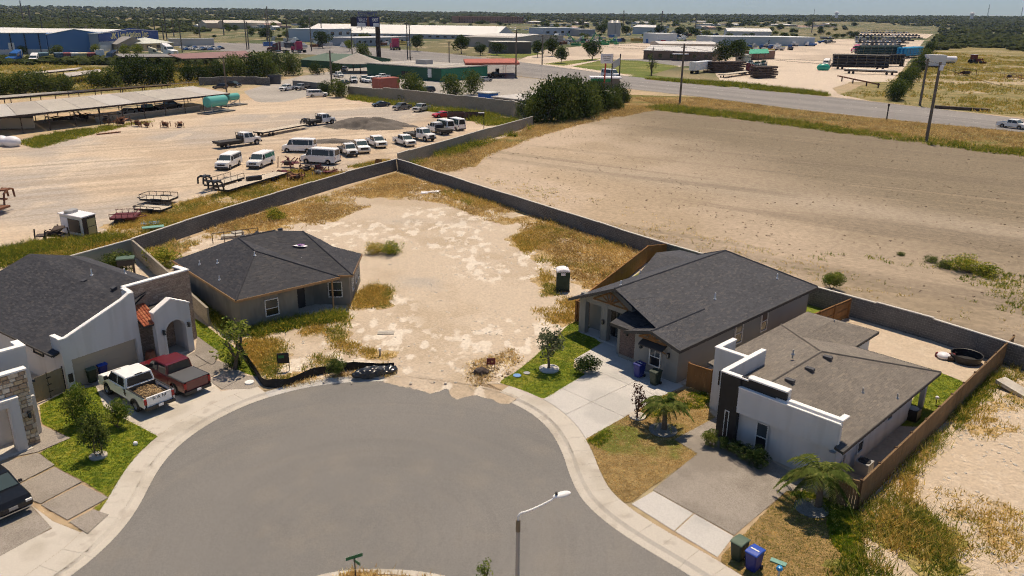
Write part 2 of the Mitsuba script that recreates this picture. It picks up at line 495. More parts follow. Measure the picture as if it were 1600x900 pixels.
ribbon(k, 'paving_slab', near_curb[::-1], .95, 2.3, 0.02, 0.02, .15, 1.5, 'm_concrete')

# ---------------------------------------------------------------- the ground: one sheet out to the horizon
def hill(x, y):
    r = np.hypot(x, y)
    t = np.clip((r - 1000) / 5600, 0, 1); s = t * t * (3 - 2 * t)
    p = np.stack([x / 1900, y / 1900, 0 * x], -1)
    az = np.arctan2(x, y)
    h = s * (27 + 12 * (meshkit.fbm(p, 4, 3) - .5) + np.where(az > .15, 6 * np.clip((az - .15) / .4, 0, 1), 0) + 6 * np.clip((-az - .1) / .5, 0, 1))
    return h + np.clip((r - 1000) / 600, 0, 1) * 8 * (meshkit.fbm(p * 6, 3, 9) - .5)


hole = unary_union([street_poly.buffer(.05), sg.LineString(EDGE).buffer(.61), sg.LineString(near_curb).buffer(.49)])
near = sg.box(-900, -400, 900, 990).difference(hole)
g = B().prism(near, 0, 0)
rr = [0] + list(np.geomspace(1, 60, 60))
xs = np.concatenate([np.linspace(-900, 900, 41)])
ys = 990 + (np.geomspace(1, 9000, 70) - 1)
# fan of quads beyond y = 990, and side wings
nv = 181
rows = []
for r in np.concatenate([[0], np.geomspace(12, 8600, 64)]):
    u = np.linspace(-1, 1, nv)
    y = 990 + r
    w = 900 + r * 1.15
    x = u * w
    rows.append(np.c_[x, np.full(nv, y), np.where(r > 0, hill(x, np.full(nv, y)), 0) * min(1, r / 300)])
P_, f_ = grid_(np.vstack(rows), len(rows), nv)
g.raw(P_, f_[:, ::-1])
for sx in (-1, 1):
    V = np.array([[sx * 900, -400, 0], [sx * 900, 990, 0], [sx * 9000, 8600, 0], [sx * 9000, -400, 0]], float)
    V[2:, 2] = -2
    g.raw(V, [[0, 1, 2], [0, 2, 3]])
struct('ground', g, 'm_scrub', label='dry open ground with brush running out to low hills')


def sheet(name, px, z, m, lab, amp=0.5, step=1.2, cut=None, keep=None, own=None, raw=False):
    poly = ragged(plan(px), amp, step, len(scene)) if amp else sg.Polygon(plan(px)).buffer(0)
    poly = poly.difference(hole)
    if cut is not None: poly = poly.difference(cut)
    struct(name, B().prism(poly, z, z), m, label=lab)
    return poly


walk_zone = unary_union([sg.LineString(left_line).buffer(W + .02), sg.LineString(right_line).buffer(W + .02), sg.LineString(EDGE).buffer(.635)])
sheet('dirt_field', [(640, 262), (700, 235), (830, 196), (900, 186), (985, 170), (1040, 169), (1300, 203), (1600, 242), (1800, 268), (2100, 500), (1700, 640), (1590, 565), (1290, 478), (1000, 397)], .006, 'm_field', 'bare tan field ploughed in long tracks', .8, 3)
sheet('yard', [(-300, 470), (-500, 320), (-200, 235), (0, 222), (180, 195), (420, 150), (520, 150), (620, 165), (840, 190), (625, 265), (215, 395), (100, 414)], .010, 'm_yard', 'bare sandy equipment yard', .8, 3)
sheet('vacant_lot', [(215, 398), (620, 270), (1000, 398), (1290, 478), (1245, 560), (900, 640), (770, 618), (620, 612), (420, 622), (300, 640), (0, 640), (-150, 520), (90, 420)], .014, 'm_lot', 'pale sandy building lot with bleached patches', .3, 1.5, cut=walk_zone)
sheet('sandy_ground', [(1300, 480), (1590, 562), (1760, 640), (2300, 1000), (1300, 1000), (1330, 800), (1060, 640), (1120, 600)], .012, 'm_sand', 'pale sandy ground of the right-hand lot', .3, 1.5, cut=walk_zone)
sheet('dirt_corner', [(500, 935), (540, 905), (600, 900), (680, 910), (740, 935), (720, 1100), (480, 1100)], .016, 'm_sand', 'dry earth of the near corner', .1, .5)
# earth spilled over the missing kerb and on to the asphalt
ln = sub_line(EDGE, G(600, 595, SZ)[:2], G(800, 629, SZ)[:2])
ln = np.array([sg.LineString(ln).interpolate(i / 60, normalized=True).coords[0] for i in range(61)])
e_ = np.sin(np.linspace(0, math.pi, 61)) ** .7
w_ = meshkit.fbm(np.c_[ln * .9, np.zeros(61)], 4, 6)
rows = [np.c_[offs(ln, .75), np.full(61, .022)], np.c_[offs(ln, .35), np.full(61, -.035)], np.c_[offs(ln, -.05), np.full(61, -.085)], np.c_[offs(ln, -.2) * 1 + (offs(ln, -1) - ln) * (e_ * (.1 + 2.6 * (w_ - .25)))[:, None], np.full(61, -.118)]]
P_, f_ = grid_(np.vstack(rows), 4, 61)
struct('earth_spill', (P_, f_), 'm_lot', True, label='sandy earth spilled over the kerb on to the asphalt')
# ---------------------------------------------------------------- lawns, drives and paths of the house lots
def patch(name, px, z, m, lab, amp=0.0, step=.8, cut=True):
    poly = ragged(plan(px), amp, step, len(scene)) if amp else sg.Polygon(plan(px)).buffer(0)
    poly = poly.difference(hole)
    if cut: poly = poly.difference(sg.LineString(EDGE).buffer(W + .015))
    struct(name, B().prism(poly, z, z), m, label=lab)
    return poly


LAWN_A = patch('lawn', [(62, 634), (108, 610), (150, 604), (163, 636), (190, 652), (262, 690), (230, 740), (196, 775), (172, 805), (146, 795), (170, 777), (128, 752), (86, 728), (62, 708), (110, 685), (66, 662)], .03, 'm_lawn', 'bright green front lawn left of the white pickup', .06, .5)
LAWN_B = patch('lawn', [(304, 498), (316, 505), (363, 540), (404, 590), (385, 584), (362, 574), (341, 561), (342, 551), (325, 539), (308, 527)], .03, 'm_lawn', 'narrow green lawn beside the archway house', .06, .5)
LAWN_C = patch('lawn', [(900, 503), (934, 516), (922, 524), (940, 536), (897, 562), (895, 574), (915, 585), (854, 623), (815, 618), (780, 597), (806, 581), (826, 566), (889, 508)], .03, 'm_lawn', 'green lawn with a young tree beside the pale driveway', .08, .5)
LAWN_D = patch('lawn', [(914, 687), (1032, 619), (1078, 606), (1110, 614), (1108, 644), (1119, 653), (1053, 688), (1090, 710), (983, 788), (930, 770), (915, 735)], .03, 'm_brown_lawn', 'burnt brown lawn with a palm between two driveways', .06, .5)
LAWN_E = patch('lawn', [(1229, 768), (1262, 770), (1345, 800), (1352, 830), (1345, 900), (1400, 985), (1230, 985), (1190, 925), (1121, 874), (1147, 848)], .03, 'm_brown_lawn', 'patchy brown and green lawn beside the wooden fence', .1, .5)
LAWN_F = patch('lawn', [(1450, 575), (1508, 598), (1440, 668), (1395, 665), (1430, 620)], .03, 'm_lawn', 'strip of green back lawn behind the brown-roofed house', .08, .5)
LAWN_G = patch('lawn', [(1245, 460), (1300, 482), (1290, 500), (1250, 500)], .03, 'm_lawn', 'strip of green lawn behind the grey house', .05, .5)
LAWN_H = patch('lawn', [(975, 440), (1020, 415), (1060, 398), (1075, 420), (990, 470), (925, 510)], .03, 'm_lawn', 'green strip between the wooden fence and the grey house', .05, .5)
DRIVE_1 = patch('driveway', [(112, 606), (220, 566), (250, 580), (300, 560), (345, 612), (400, 603), (420, 625), (300, 690), (245, 700), (190, 652), (163, 636), (150, 604)], .022, 'm_concrete', 'pale concrete driveway under the two pickups')
APRON_0 = patch('driveway', [(47, 788), (83, 815), (140, 838), (170, 840), (130, 900), (0, 935), (-60, 900), (0, 868), (82, 826)], .022, 'm_concrete', 'pale concrete apron in the lower left corner')
DRIVE_0 = patch('driveway', [(-80, 800), (0, 745), (47, 790), (81, 825), (0, 870), (-60, 905)], .026, 'm_aggregate', 'brown aggregate driveway under the black car')
PATH_1 = patch('drive_bed', [(112, 606), (220, 566), (245, 580), (310, 552), (330, 600), (290, 622), (245, 600), (180, 630), (150, 604)], .028, 'm_aggregate', 'brownish paving in front of the closed garage door')
BED_1 = patch('planting_bed', [(346, 609), (385, 587), (404, 590), (425, 612), (400, 608)], .026, 'm_aggregate', 'brown earth beside the stepping slabs')


def slabs(name, lab, polys, z, m, th=.05, pname='slab'):
    k = numbered(name); labels[k] = {'kind': 'structure', 'label': lab}
    for q in polys:
        part(k, pname, B().prism(sg.Polygon(q).buffer(0), z, z + th), m)
    return k


slabs('garden_path', 'broad stepping slabs leading to the archway', [plan(q) for q in ([(283, 562), (305, 550), (308, 526), (326, 539), (343, 551), (341, 561), (300, 579), (290, 572)], [(300, 581), (335, 563.5), (363, 571), (326, 592)], [(326, 594.5), (363, 577), (385, 587.5), (346, 609)])], .01, 'm_aggregate')
slabs('garden_path', 'broad grey stepping slabs leading to the stone-clad entrance', [[(x / 3.215, 620 + y / 3.215) for x, y in q] and plan([(x / 3.215, 620 + y / 3.215) for x, y in q]) for q in
      ([(-120, 370), (190, 285), (275, 345), (90, 440), (0, 400), (-100, 430)], [(95, 446), (277, 358), (410, 430), (205, 540), (155, 520)], [(207, 547), (410, 444), (545, 510), (340, 622)], [(0, 318), (205, 147), (355, 210), (190, 280)], [(350, 632), (468, 570), (545, 595), (440, 692)])], .01, 'm_aggregate')
def loc_plan(Fm, pts): return [(Fm @ np.array([u, v, 0, 1]))[:2] for u, v in pts]


M1, M2, M3, M4 = FR(-30.33, 48.45, 55.44), FR(-22.01, 59.34, 41.78), FR(11.79, 50.74, -46.27), FR(18.07, 38.1, -45.8)
M0 = FR(*G(64, 691)[:2], 50)
# driveway of the grey house: slabs with sawn joints
d3 = sg.Polygon(loc_plan(M3, [(.6, .1), (.5, -2.4), (.8, -10.9), (-4.6, -9.5), (-5.4, -3.6), (-7.7, -2.3), (-8.4, 2.4), (-4, 2.6), (-4, .1)])).buffer(0).difference(sg.LineString(EDGE).buffer(W + .015))
cells = []
for a, b in ((-11.5, -6.6), (-6.6, -2.6), (-2.6, 3)):
    for c, d in ((-9, -2.2), (-2.2, 1.5)):
        q = d3.intersection(sg.Polygon(loc_plan(M3, [(c + .015, a + .015), (d - .015, a + .015), (d - .015, b - .015), (c + .015, b - .015)])))
        cells += [g_ for g_ in getattr(q, 'geoms', [q]) if g_.area > .2]
k = numbered('driveway'); labels[k] = {'kind': 'structure', 'label': 'pale concrete driveway of the grey house'}
for q in cells: part(k, 'slab', B().prism(q, -.05, .034), 'm_pale_concrete')
# driveway of the brown-roofed house: aggregate court and concrete apron
DRIVE_4 = patch('driveway', [(1053, 687), (1119, 652), (1135, 672), (1150, 690), (1230, 735), (1310, 762), (1229, 768), (1147, 837), (1020, 766), (1090, 709)], .034, 'm_aggregate', 'brown aggregate driveway of the white parapet house')
slabs('driveway_apron', 'pale concrete apron below the brown driveway', [plan(q) for q in ([(1021, 768), (1083, 802.5), (1053, 830), (987, 788)], [(1085, 803.5), (1146, 838.5), (1121, 871), (1055, 831)])], -.02, 'm_pale_concrete', .05)
# ---------------------------------------------------------------- building materials
def shingle(base, dark, warm):
    def fn(p, n, uv):
        row = dr.floor(uv.y / .145); tab = dr.floor(uv.x / .33 + .5 * (row - 2 * dr.floor(row / 2)) + 3 * cell_rand(row, 7))
        r = cell_rand(tab, row); r2 = cell_rand(tab, row, 5)
        c = mix(base, dark, r * .75)
        c = mix(c, warm, smoothstep(.72, .95, r2) * .55)
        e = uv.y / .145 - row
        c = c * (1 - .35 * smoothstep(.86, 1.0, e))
        return c * (.86 + .28 * fbm(uv.x * .5, uv.y * .5, 2.0, 3)) * (.85 + .3 * noise(uv.x * 30, uv.y * 30))
    return fn


def shingle_bump(p, n, uv):
    return (uv.y / .145 - dr.floor(uv.y / .145))


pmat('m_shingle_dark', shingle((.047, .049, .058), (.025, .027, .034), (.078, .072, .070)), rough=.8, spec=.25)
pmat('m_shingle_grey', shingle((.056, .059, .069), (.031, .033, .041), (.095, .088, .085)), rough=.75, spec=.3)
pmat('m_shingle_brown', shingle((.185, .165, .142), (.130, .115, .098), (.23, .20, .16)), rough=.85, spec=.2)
def stucco_fn(p, n, uv):
    k = fbm(p.x * .6, p.y * .6, p.z * .6, 3); st = fbm(p.x * 2.2, p.y * 2.2, p.z * .22, 3); base = smoothstep(.9, .0, p.z + .5 * k)
    c = mix((.565, .56, .55), (.50, .49, .47), smoothstep(.45, .75, st) * .7)
    return mix(c, (.40, .36, .30), base * .5) * (.95 + .1 * noise(p.x * 40, p.y * 40, p.z * 40))


pmat('m_stucco_white', stucco_fn, bump=bmp(30, 2), bscale=.02)
pmat('m_stucco_sunlit_cap', grain((.80, .79, .77), .05, .6, 40))  # parapet tops brighter than the walls: sunlight put into the colour
pmat('m_stucco_grey', grain((.25, .245, .225), .10, .7, 40), bump=bmp(30, 2), bscale=.02)
pmat('m_stucco_dark', grain((.15, .15, .145), .10, .7, 40), bump=bmp(30, 2), bscale=.02)


def raw_render(p, n, uv):
    a = fbm(p.x * .9, p.y * .9, p.z * .35, 4)
    c = mix((.245, .225, .185), (.185, .172, .145), smoothstep(.4, .65, a))
    return c * (.85 + .3 * fbm(p.x * 5, p.y * 5, p.z * 1.2, 3))


pmat('m_raw_render', raw_render, bump=bmp(18, 3), bscale=.03)
mat('m_black_panel', (.016, .016, .018), .55)
mat('m_glass_dark', (.018, .021, .024), .08, spec=.6)
mat('m_glass_blue', (.05, .065, .075), .08, spec=.6)
mat('m_frame_white', (.66, .65, .62), .5)
mat('m_frame_black', (.02, .02, .022), .45)
mat('m_trim_dark', (.045, .043, .042), .6)
mat('m_metal_grey', (.34, .34, .34), .45, metal=.3)
mat('m_metal_white', (.72, .72, .71), .4)
mat('m_lead', (.06, .06, .065), .5)


def thin_brick(p, n, uv):
    # thin stone strips, laid in courses
    row = dr.floor(uv.y / .12); x = uv.x / .42 + cell_rand(row, 3) * 2; col = dr.floor(x)
    r = cell_rand(col, row); r2 = cell_rand(col, row, 9)
    c = mix((.36, .265, .205), (.25, .185, .145), r)
    c = mix(c, (.45, .36, .28), smoothstep(.7, 1, r2) * .8)
    m = dr.minimum(dr.minimum(uv.y / .12 - row, 1 - (uv.y / .12 - row)) * .12, dr.minimum(x - col, 1 - (x - col)) * .42)
    return c * (.6 + .4 * smoothstep(.004, .016, m)) * (.85 + .3 * noise(uv.x * 20, uv.y * 20))


pmat('m_brick_strip', thin_brick)


def dark_brick(p, n, uv):
    row = dr.floor(uv.y / .075); x = uv.x / .22 + .5 * (row - 2 * dr.floor(row / 2)); col = dr.floor(x)
    r = cell_rand(col, row)
    c = mix((.17, .115, .10), (.085, .06, .055), r)
    m = dr.minimum(dr.minimum(uv.y / .075 - row, 1 - (uv.y / .075 - row)) * .075, dr.minimum(x - col, 1 - (x - col)) * .22)
    return mix((.20, .18, .16), c, smoothstep(.003, .009, m))


pmat('m_brick_dark', dark_brick)


def wood(c0, c1, s=6.0):
    def fn(p, n, uv):
        a = fbm(p.x * s, p.y * s, p.z * .8, 3); b = fbm(p.x * .5, p.y * .5, p.z * .5, 2)
        return mix(c0, c1, a) * (.75 + .5 * b)
    return fn


pmat('m_wood_cedar', wood((.30, .155, .060), (.19, .095, .038)))
pmat('m_wood_fence', wood((.215, .140, .075), (.135, .085, .045)))
pmat('m_wood_old', wood((.27, .215, .145), (.19, .15, .10)))
pmat('m_fascia_wood', wood((.40, .245, .125), (.30, .18, .09)))
STONES = []
for i, c in enumerate([(.50, .41, .29), (.42, .31, .20), (.56, .48, .37), (.36, .27, .19), (.47, .36, .22), (.60, .54, .44)]):
    STONES.append(pmat(f'm_stone_{i}', grain(c, .18, 3, 18)))
mat('m_mortar', (.42, .36, .28), .9)
TILES = [pmat(f'm_tile_{i}', grain(c, .15, 6, 20)) for i, c in enumerate([(.36, .115, .06), (.41, .16, .085), (.29, .085, .045)])]


# ---------------------------------------------------------------- building helpers
def roof(t, M, polys, m, th=.16, name='roof'):
    V, Fc, UV, n = [], [], [], 0
    for q in polys:
        q = np.asarray(q, float); k = len(q)
        nn = np.cross(q[1] - q[0], q[2] - q[0])
        if nn[2] < 0: q = q[::-1]; nn = -nn
        nn /= np.linalg.norm(nn)
        hz = np.cross([0, 0, 1], nn); hz = hz / np.linalg.norm(hz) if np.linalg.norm(hz) > 1e-6 else np.array([1., 0, 0])
        up = np.cross(nn, hz)
        low = q - [0, 0, th]; a = np.vstack([q, low])
        f = [[0, i, i + 1] for i in range(1, k - 1)] + [[k, k + i + 1, k + i] for i in range(1, k - 1)]
        for i in range(k):
            j = (i + 1) % k
            f += [[i, k + i, k + j], [i, k + j, j]]
        V.append(a); Fc.append(np.array(f) + n); UV.append(np.c_[a @ hz, a @ up]); n += 2 * k
    v = np.vstack(V) @ M[:3, :3].T + M[:3, 3]
    k = numbered(f'{t}__{name}')
    scene[k] = mikit.ply((v, np.vstack(Fc)), m, False, uv=np.vstack(UV))
    return k


def wall_uv(t, name, M, u0, u1, z0, z1, v0, th, m, outline=None, label=None):
    """An upright wall panel in the local xz plane at y = v0..v0+th, uv in metres; outline: an xz outline with holes."""
    g = outline if outline is not None else sg.box(u0, z0, u1, z1)
    b = trimesh.creation.extrude_polygon(g, th, engine='earcut')
    v = np.array(b.vertices); f = np.array(b.faces)[:, ::-1]
    # split vertices so that uv is right on each face
    v = v[f].reshape(-1, 3); f = np.arange(len(v)).reshape(-1, 3)
    v = np.c_[v[:, 0], v[:, 2] + v0, v[:, 1]]
    uv = np.c_[v[:, 0] + v[:, 1], v[:, 2]]
    v = v @ M[:3, :3].T + M[:3, 3]
    k = numbered(f'{t}__{name}')
    scene[k] = mikit.ply((v, f), m, False, uv=uv)
    if label: labels[k] = {'label': label}
    return k


def side_right(M, u): return M @ FR(u, 0, 90)      # x runs along +v, y points inwards (-u)
def side_left(M, u, v1): return M @ FR(u, v1, -90)   # x runs along -v from v1


def window(t, WM, x0, x1, z0, z1, frame='m_frame_white', upper=.5, fw=.07, glass=('m_glass_blue', 'm_glass_dark'), mullion=False, label=None):
    b = B(); y, d = -.03, .10
    b.box(((x0 + x1) / 2, y, z1 - fw / 2), (x1 - x0, d, fw)); b.box(((x0 + x1) / 2, y, z0 + fw / 2), (x1 - x0, d + .04, fw))
    for x in (x0 + fw / 2, x1 - fw / 2): b.box((x, y, (z0 + z1) / 2), (fw, d, z1 - z0 - 2 * fw))
    zm = z0 + (z1 - z0) * upper
    if upper: b.box(((x0 + x1) / 2, y, zm), (x1 - x0 - 2 * fw, d * .8, fw * .8))
    if mullion: b.box(((x0 + x1) / 2, y, (zm + z1 - fw) / 2), (fw * .5, d * .7, z1 - fw - zm - fw * .4))
    k = part(t, 'window', b, frame, M=WM, label=label)
    zs = [(z0 + fw, zm - fw * .4), (zm + fw * .4, z1 - fw)] if upper else [(z0 + fw, z1 - fw)]
    for i, (a, c) in enumerate(zs):
        part(k, 'pane', B().box(((x0 + x1) / 2, -.022, (a + c) / 2), (x1 - x0 - 2 * fw + .01, .02, c - a + .01)), glass[0] if i else glass[1], M=WM)
    return k


def lantern(t, WM, x, z, name='wall_lamp'):
    b = B().box((x, -.03, z + .02), (.12, .05, .34)).box((x, -.13, z + .17), (.20, .20, .03)).box((x, -.13, z - .15), (.16, .16, .03))
    for a in (-.07, .07):
        for c in (-.06, -.20): b.box((x + a, c, z), (.018, .018, .30))
    k = part(t, name, b, 'm_frame_black', M=WM)
    part(k, 'glass', B().box((x, -.13, z), (.11, .11, .27)), 'm_glass_blue', M=WM)


def vent_pipe(t, M, u, v, z, h=.4, m='m_metal_white'):
    part(t, 'vent_pipe', B().tube((u, v, z - .3), (u, v, z + h), .05, n=8).tube((u, v, z - .05), (u, v, z + .06), .14, .09, 10), m, True and 30, M=M)


def box_vent(t, M, u, v, z, slope, side=1):
    part(t, 'roof_vent', B().box((u, v, z + .12), (.34, .38, .2), ry=math.atan(slope) * side), 'm_lead', M=M)


def coping(t, M, runs, w=.34, h=.07, m='m_stucco_sunlit_cap', name='coping'):
    b = B()
    for (a, c) in runs:
        a, c = np.array(a, float), np.array(c, float)
        d = c - a; L = np.linalg.norm(d[:2]); n = np.array([-d[1], d[0], 0]) / L * w / 2
        b.slab([a + n + [0, 0, h], c + n + [0, 0, h], c - n + [0, 0, h], a - n + [0, 0, h]], h + .01)
    part(t, name, b, m, M=M)


# ---------------------------------------------------------------- house with the archway
h = thing('archway_house', 'white stucco house with a stone parapet, arched portico and dark shingle roof', 'house')
S, Cc = 'm_stucco_white', 'm_stucco_sunlit_cap'
face = sg.Polygon([(0, 0), (5.53, 0), (5.53, 5.62), (5.2, 5.62), (4.6, 5.30), (.42, 3.80), (0, 3.80)]).difference(sg.box(.53, -.1, 5.2, 2.2))
wall_uv(h, 'garage_wall', M1, 0, 0, 0, 0, 0, .3, S, face)
gd = thing  # (kept short)
door = part(h, 'garage_door', B().box((2.865, .27, 1.09), (4.7, .05, 2.2)), 'm_metal_tan' if False else 'm_mortar', M=M1)
mat('m_door_tan', (.36, .315, .25), .5)
for i in range(4):
    b = B().box((2.865, .235, .28 + i * .545), (4.62, .03, .525))
    part(door, 'panel', b, 'm_door_tan', M=M1)
coping(h, M1, [((-.05, .15, 3.8), (.45, .15, 3.8)), ((.42, .15, 3.8), (4.6, .15, 5.30)), ((4.6, .15, 5.30), (5.2, .15, 5.62)), ((5.2, .15, 5.62), (5.53, .15, 5.62)), ((.15, .3, 3.8), (.15, 1.3, 3.8)), ((5.45, .3, 5.62), (5.45, 1.2, 5.75))])
part(h, 'side_wall', B().box((.15, 8.5, 1.45), (.3, 16.4, 2.9)).box((.15, .8, 3.35), (.3, 1.0, .9)), S, M=M1)
part(h, 'body', B().prism([(.3, .4), (5.5, .4), (5.6, 1.6), (10.6, 1.6), (10.6, 16.5), (.3, 16.5)], 0, 2.75), S, M=M1)
part(h, 'parapet_end', B().box((5.42, .75, 4.4), (.22, .9, 2.4)), S, M=M1)
wall_uv(h, 'stone_wall', M1, 5.53, 10.8, 0, 5.75, 1.19, .35, 'm_brick_strip')
wall_uv(h, 'stone_return', M1 @ FR(10.8, 1.54, 90), 0, 1.2, 2.7, 5.75, 0, .3, 'm_brick_strip')
coping(h, M1, [((5.5, 1.36, 5.75), (10.83, 1.36, 5.75)), ((10.65, 1.54, 5.75), (10.65, 2.8, 5.75))], .42, .08)
# portico
px0, px1, pc = 6.4, 9.28, 7.95
arch = [(pc - .82, 0), (pc - .82, 2.1)] + [(pc - .82 * math.cos(a), 2.1 + .82 * math.sin(a)) for a in np.linspace(0, math.pi, 18)[1:-1]] + [(pc + .82, 2.1), (pc + .82, 0)]
front = sg.Polygon([(px0, 0), (px0, 3.88), (7.84, 4.62), (px1, 3.88), (px1, 0)]).difference(sg.Polygon(arch + [(pc + .82, -.1), (pc - .82, -.1)]))
wall_uv(h, 'portico', M1, 0, 0, 0, 0, -.71, .45, S, front)
ring = sg.Polygon([(pc - 1.0, 0), (pc - 1.0, 2.1)] + [(pc - 1.0 * math.cos(a), 2.1 + 1.0 * math.sin(a)) for a in np.linspace(0, math.pi, 22)[1:-1]] + [(pc + 1.0, 2.1), (pc + 1.0, 0)]).difference(sg.Polygon(arch))
wall_uv(h, 'arch_surround', M1, 0, 0, 0, 0, -.735, .03, S, ring)
coping(h, M1, [((px0 - .06, -.48, 3.88), (7.84, -.48, 4.62)), ((7.84, -.48, 4.62), (px1 + .06, -.48, 3.88))], .56, .08)
for x in (6.92, 8.98): lantern(h, M1 @ FR(0, -.71), x, 2.25)
part(h, 'portico_floor', B().box((7.6, .25, .06), (3.4, 1.7, .12)), 'm_concrete', M=M1)
part(h, 'portico_wall', B().box((9.1, .46, 1.9), (.3, 1.42, 3.8)), S, M=M1)
# clay tiles over the portico
tr = part(h, 'tile_roof', B().slab([(5.58, -.55, 3.05), (6.9, -.55, 3.05), (6.9, 1.17, 4.15), (5.58, 1.17, 4.15)], .1), 'm_trim_dark', M=M1)
tilt = math.atan2(1.10, 1.72)
for i in range(6):
    for j in range(6):
        u, s = 5.69 + i * .215, .17 + j * .335
        y0, z0 = -.58 + s * math.cos(tilt) - .17, 3.06 + s * math.sin(tilt) - .10
        a = np.linspace(0, math.pi, 7)
        top = [(u - .1 * math.cos(q), .085 * math.sin(q)) for q in a]
        y1, z1 = y0 + .38 * math.cos(tilt), z0 + .38 * math.sin(tilt)
        v = [(x, y0, z0 + zz + .05) for x, zz in top] + [(x * 1.0, y1, z1 + zz * .9 + .02) for x, zz in top]
        f = [[q, q + 1, q + 8] for q in range(6)] + [[q, q + 8, q + 7] for q in range(6)] + [[0, q + 1, q] for q in range(1, 6)]
        part(tr, 'tile', (np.array(v), np.array(f)), TILES[(i * 5 + j * 3 + (i * j) % 2) % 3], M=M1)
part(h, 'portico_roof', B().slab([(6.7, -.27, 3.75), (9.2, -.27, 3.75), (9.2, 1.17, 3.9), (6.7, 1.17, 3.9)], .15), 'm_shingle_dark' if False else 'm_trim_dark', M=M1)
zr = 5.3; ur = 8.0
roof(h, M1, [[(-.45, .32, 2.78), (-.45, 17.2, 2.78), (ur - 1.6, 17.2, zr - .05), (ur, 14.0, zr), (ur, 1.56, zr), (5.4, 1.2, 4.5), (5.3, .32, 4.46)],
             [(ur, 1.56, zr), (ur, 14.0, zr), (10.9, 17.2, 3.9), (10.9, 1.56, 3.9)], [(ur, 14.0, zr), (ur - 1.6, 17.2, zr - .05), (10.9, 17.2, 3.9)]], 'm_shingle_dark')
part(h, 'gutter', B().box((-.47, 8.8, 2.70), (.12, 16.8, .14)), 'm_trim_dark', M=M1)
for u, v in ((5.6, 12.4), (6.0, 7.8), (6.3, 4.1)): box_vent(h, M1, u, v, 2.78 + (u + .45) * .2984, .2984, -1)
vent_pipe(h, M1, 6.9, 8.3, 2.78 + 7.35 * .2984, .5); vent_pipe(h, M1, 8.6, 6.5, 5.0, .45)
window(h, side_left(M1, 0, 4.1), 0, 1.4, 1.9, 2.45, 'm_frame_black', 0)
part(h, 'house_sign', B().box((.27, -.02, .95), (.3, .04, .62)), 'm_frame_black', M=M1)
part(h, 'door', B().box((9.6, 1.15, 1.1), (.95, .06, 2.2)), 'm_trim_dark', M=M1)
mat('m_pot', (.20, .075, .04), .6)
single('flower_pot', 'tall brown clay pot standing in the recess beside the garage door', 'pot', B().lathe([(.001, 0), (.26, .0), (.40, .45), (.34, .85), (.28, .95), (.31, 1.0), (.25, 1.0), (.2, .7)], n=18), 'm_pot', 40, M=M1 @ FR(5.95, -.25))

# ---------------------------------------------------------------- stone-clad house at the left edge
h = thing('stone_house', 'white house with a stone-clad entrance wall at the left edge', 'house')
wall_uv(h, 'core_wall', M0, -7, -.03, 0, 4.85, .02, .4, 'm_mortar', sg.box(-7, 0, -.02, 4.85).difference(sg.box(-6.5, -.1, -1.3, 3.05)))
r_ = np.random.default_rng(3)
z = .02
while z < 4.8:
    hh = r_.uniform(.22, .34); x = -7.0
    hh = min(hh, 4.83 - z)
    while x < -.03:
        ww = r_.uniform(.28, .62); x1 = min(x + ww, -.0)
        if not (x1 > -6.5 and x < -1.35 and z < 3.0) and x1 > -3.2:
            d = r_.uniform(.05, .11)
            j = lambda: r_.uniform(-.015, .015)
            q = [(x + .012 + j(), z + .012 + j()), (x1 - .012 + j() * (x1 < -.05), z + .012 + j()), (x1 - .012 + j() * (x1 < -.05), z + hh - .012 + j()), (x + .012 + j(), z + hh - .012 + j())]
            cx, cz = (x + x1) / 2, z + hh / 2
            V = [(a, .02, c) for a, c in q] + [(cx + (a - cx) * .9, .02 - d, cz + (c - cz) * .88) for a, c in q]
            f = [[4, 5, 6], [4, 6, 7]]
            for e in range(4): f += [[e, (e + 1) % 4, 4 + (e + 1) % 4], [e, 4 + (e + 1) % 4, 4 + e]]
            part(h, 'stone', (np.array(V), np.array(f)), STONES[r_.integers(6)], M=M0)
        x = x1 if x1 < -.03 else 0
    z += hh
side_r = M0 @ FR(0, .02, 90)
part(h, 'stone_end', B().box((.2, .03, 2.4), (.4, .06, 4.8)), STONES[2], M=side_r)
coping(h, M0, [((-7, .2, 4.85), (.05, .2, 4.85))], .52, .09)
wall_uv(h, 'entrance_frame', M0, 0, 0, 0, 0, -.42, .44, S, sg.box(-7, 0, -.8, 3.45).difference(sg.box(-6.2, -.1, -1.35, 3.0)))
coping(h, M0, [((-7, -.2, 3.45), (-.77, -.2, 3.45))], .5, .06)
part(h, 'back_wall', B().box((-3.0, 2.42, 2.7), (7.7, .35, 5.4)).box((.68, 3.0, 2.7), (.34, .9, 5.4)), S, M=M0)
part(h, 'side_wall', B().box((.68, 6.5, 1.4), (.3, 8, 2.8)).box((-3, 1.2, 1.3), (7, .2, 2.6)), S, M=M0)
coping(h, M0, [((-7, 2.42, 5.4), (.9, 2.42, 5.4)), ((.68, 2.6, 5.4), (.68, 3.5, 5.4))], .44, .08)
roof(h, M0, [[(1.15, 2.7, 2.9), (1.15, 11, 2.9), (-6, 11, 5.0), (-6, 2.7, 5.0)]], 'm_shingle_dark')
lantern(h, M0 @ FR(0, -.06), -.34, 2.05)
part(h, 'door', B().box((-3.0, 1.06, 1.1), (1.4, .06, 2.3)), 'm_trim_dark', M=M0)
part(h, 'porch_floor', B().box((-3.4, .4, .05), (5.6, 1.9, .1)), 'm_concrete', M=M0)

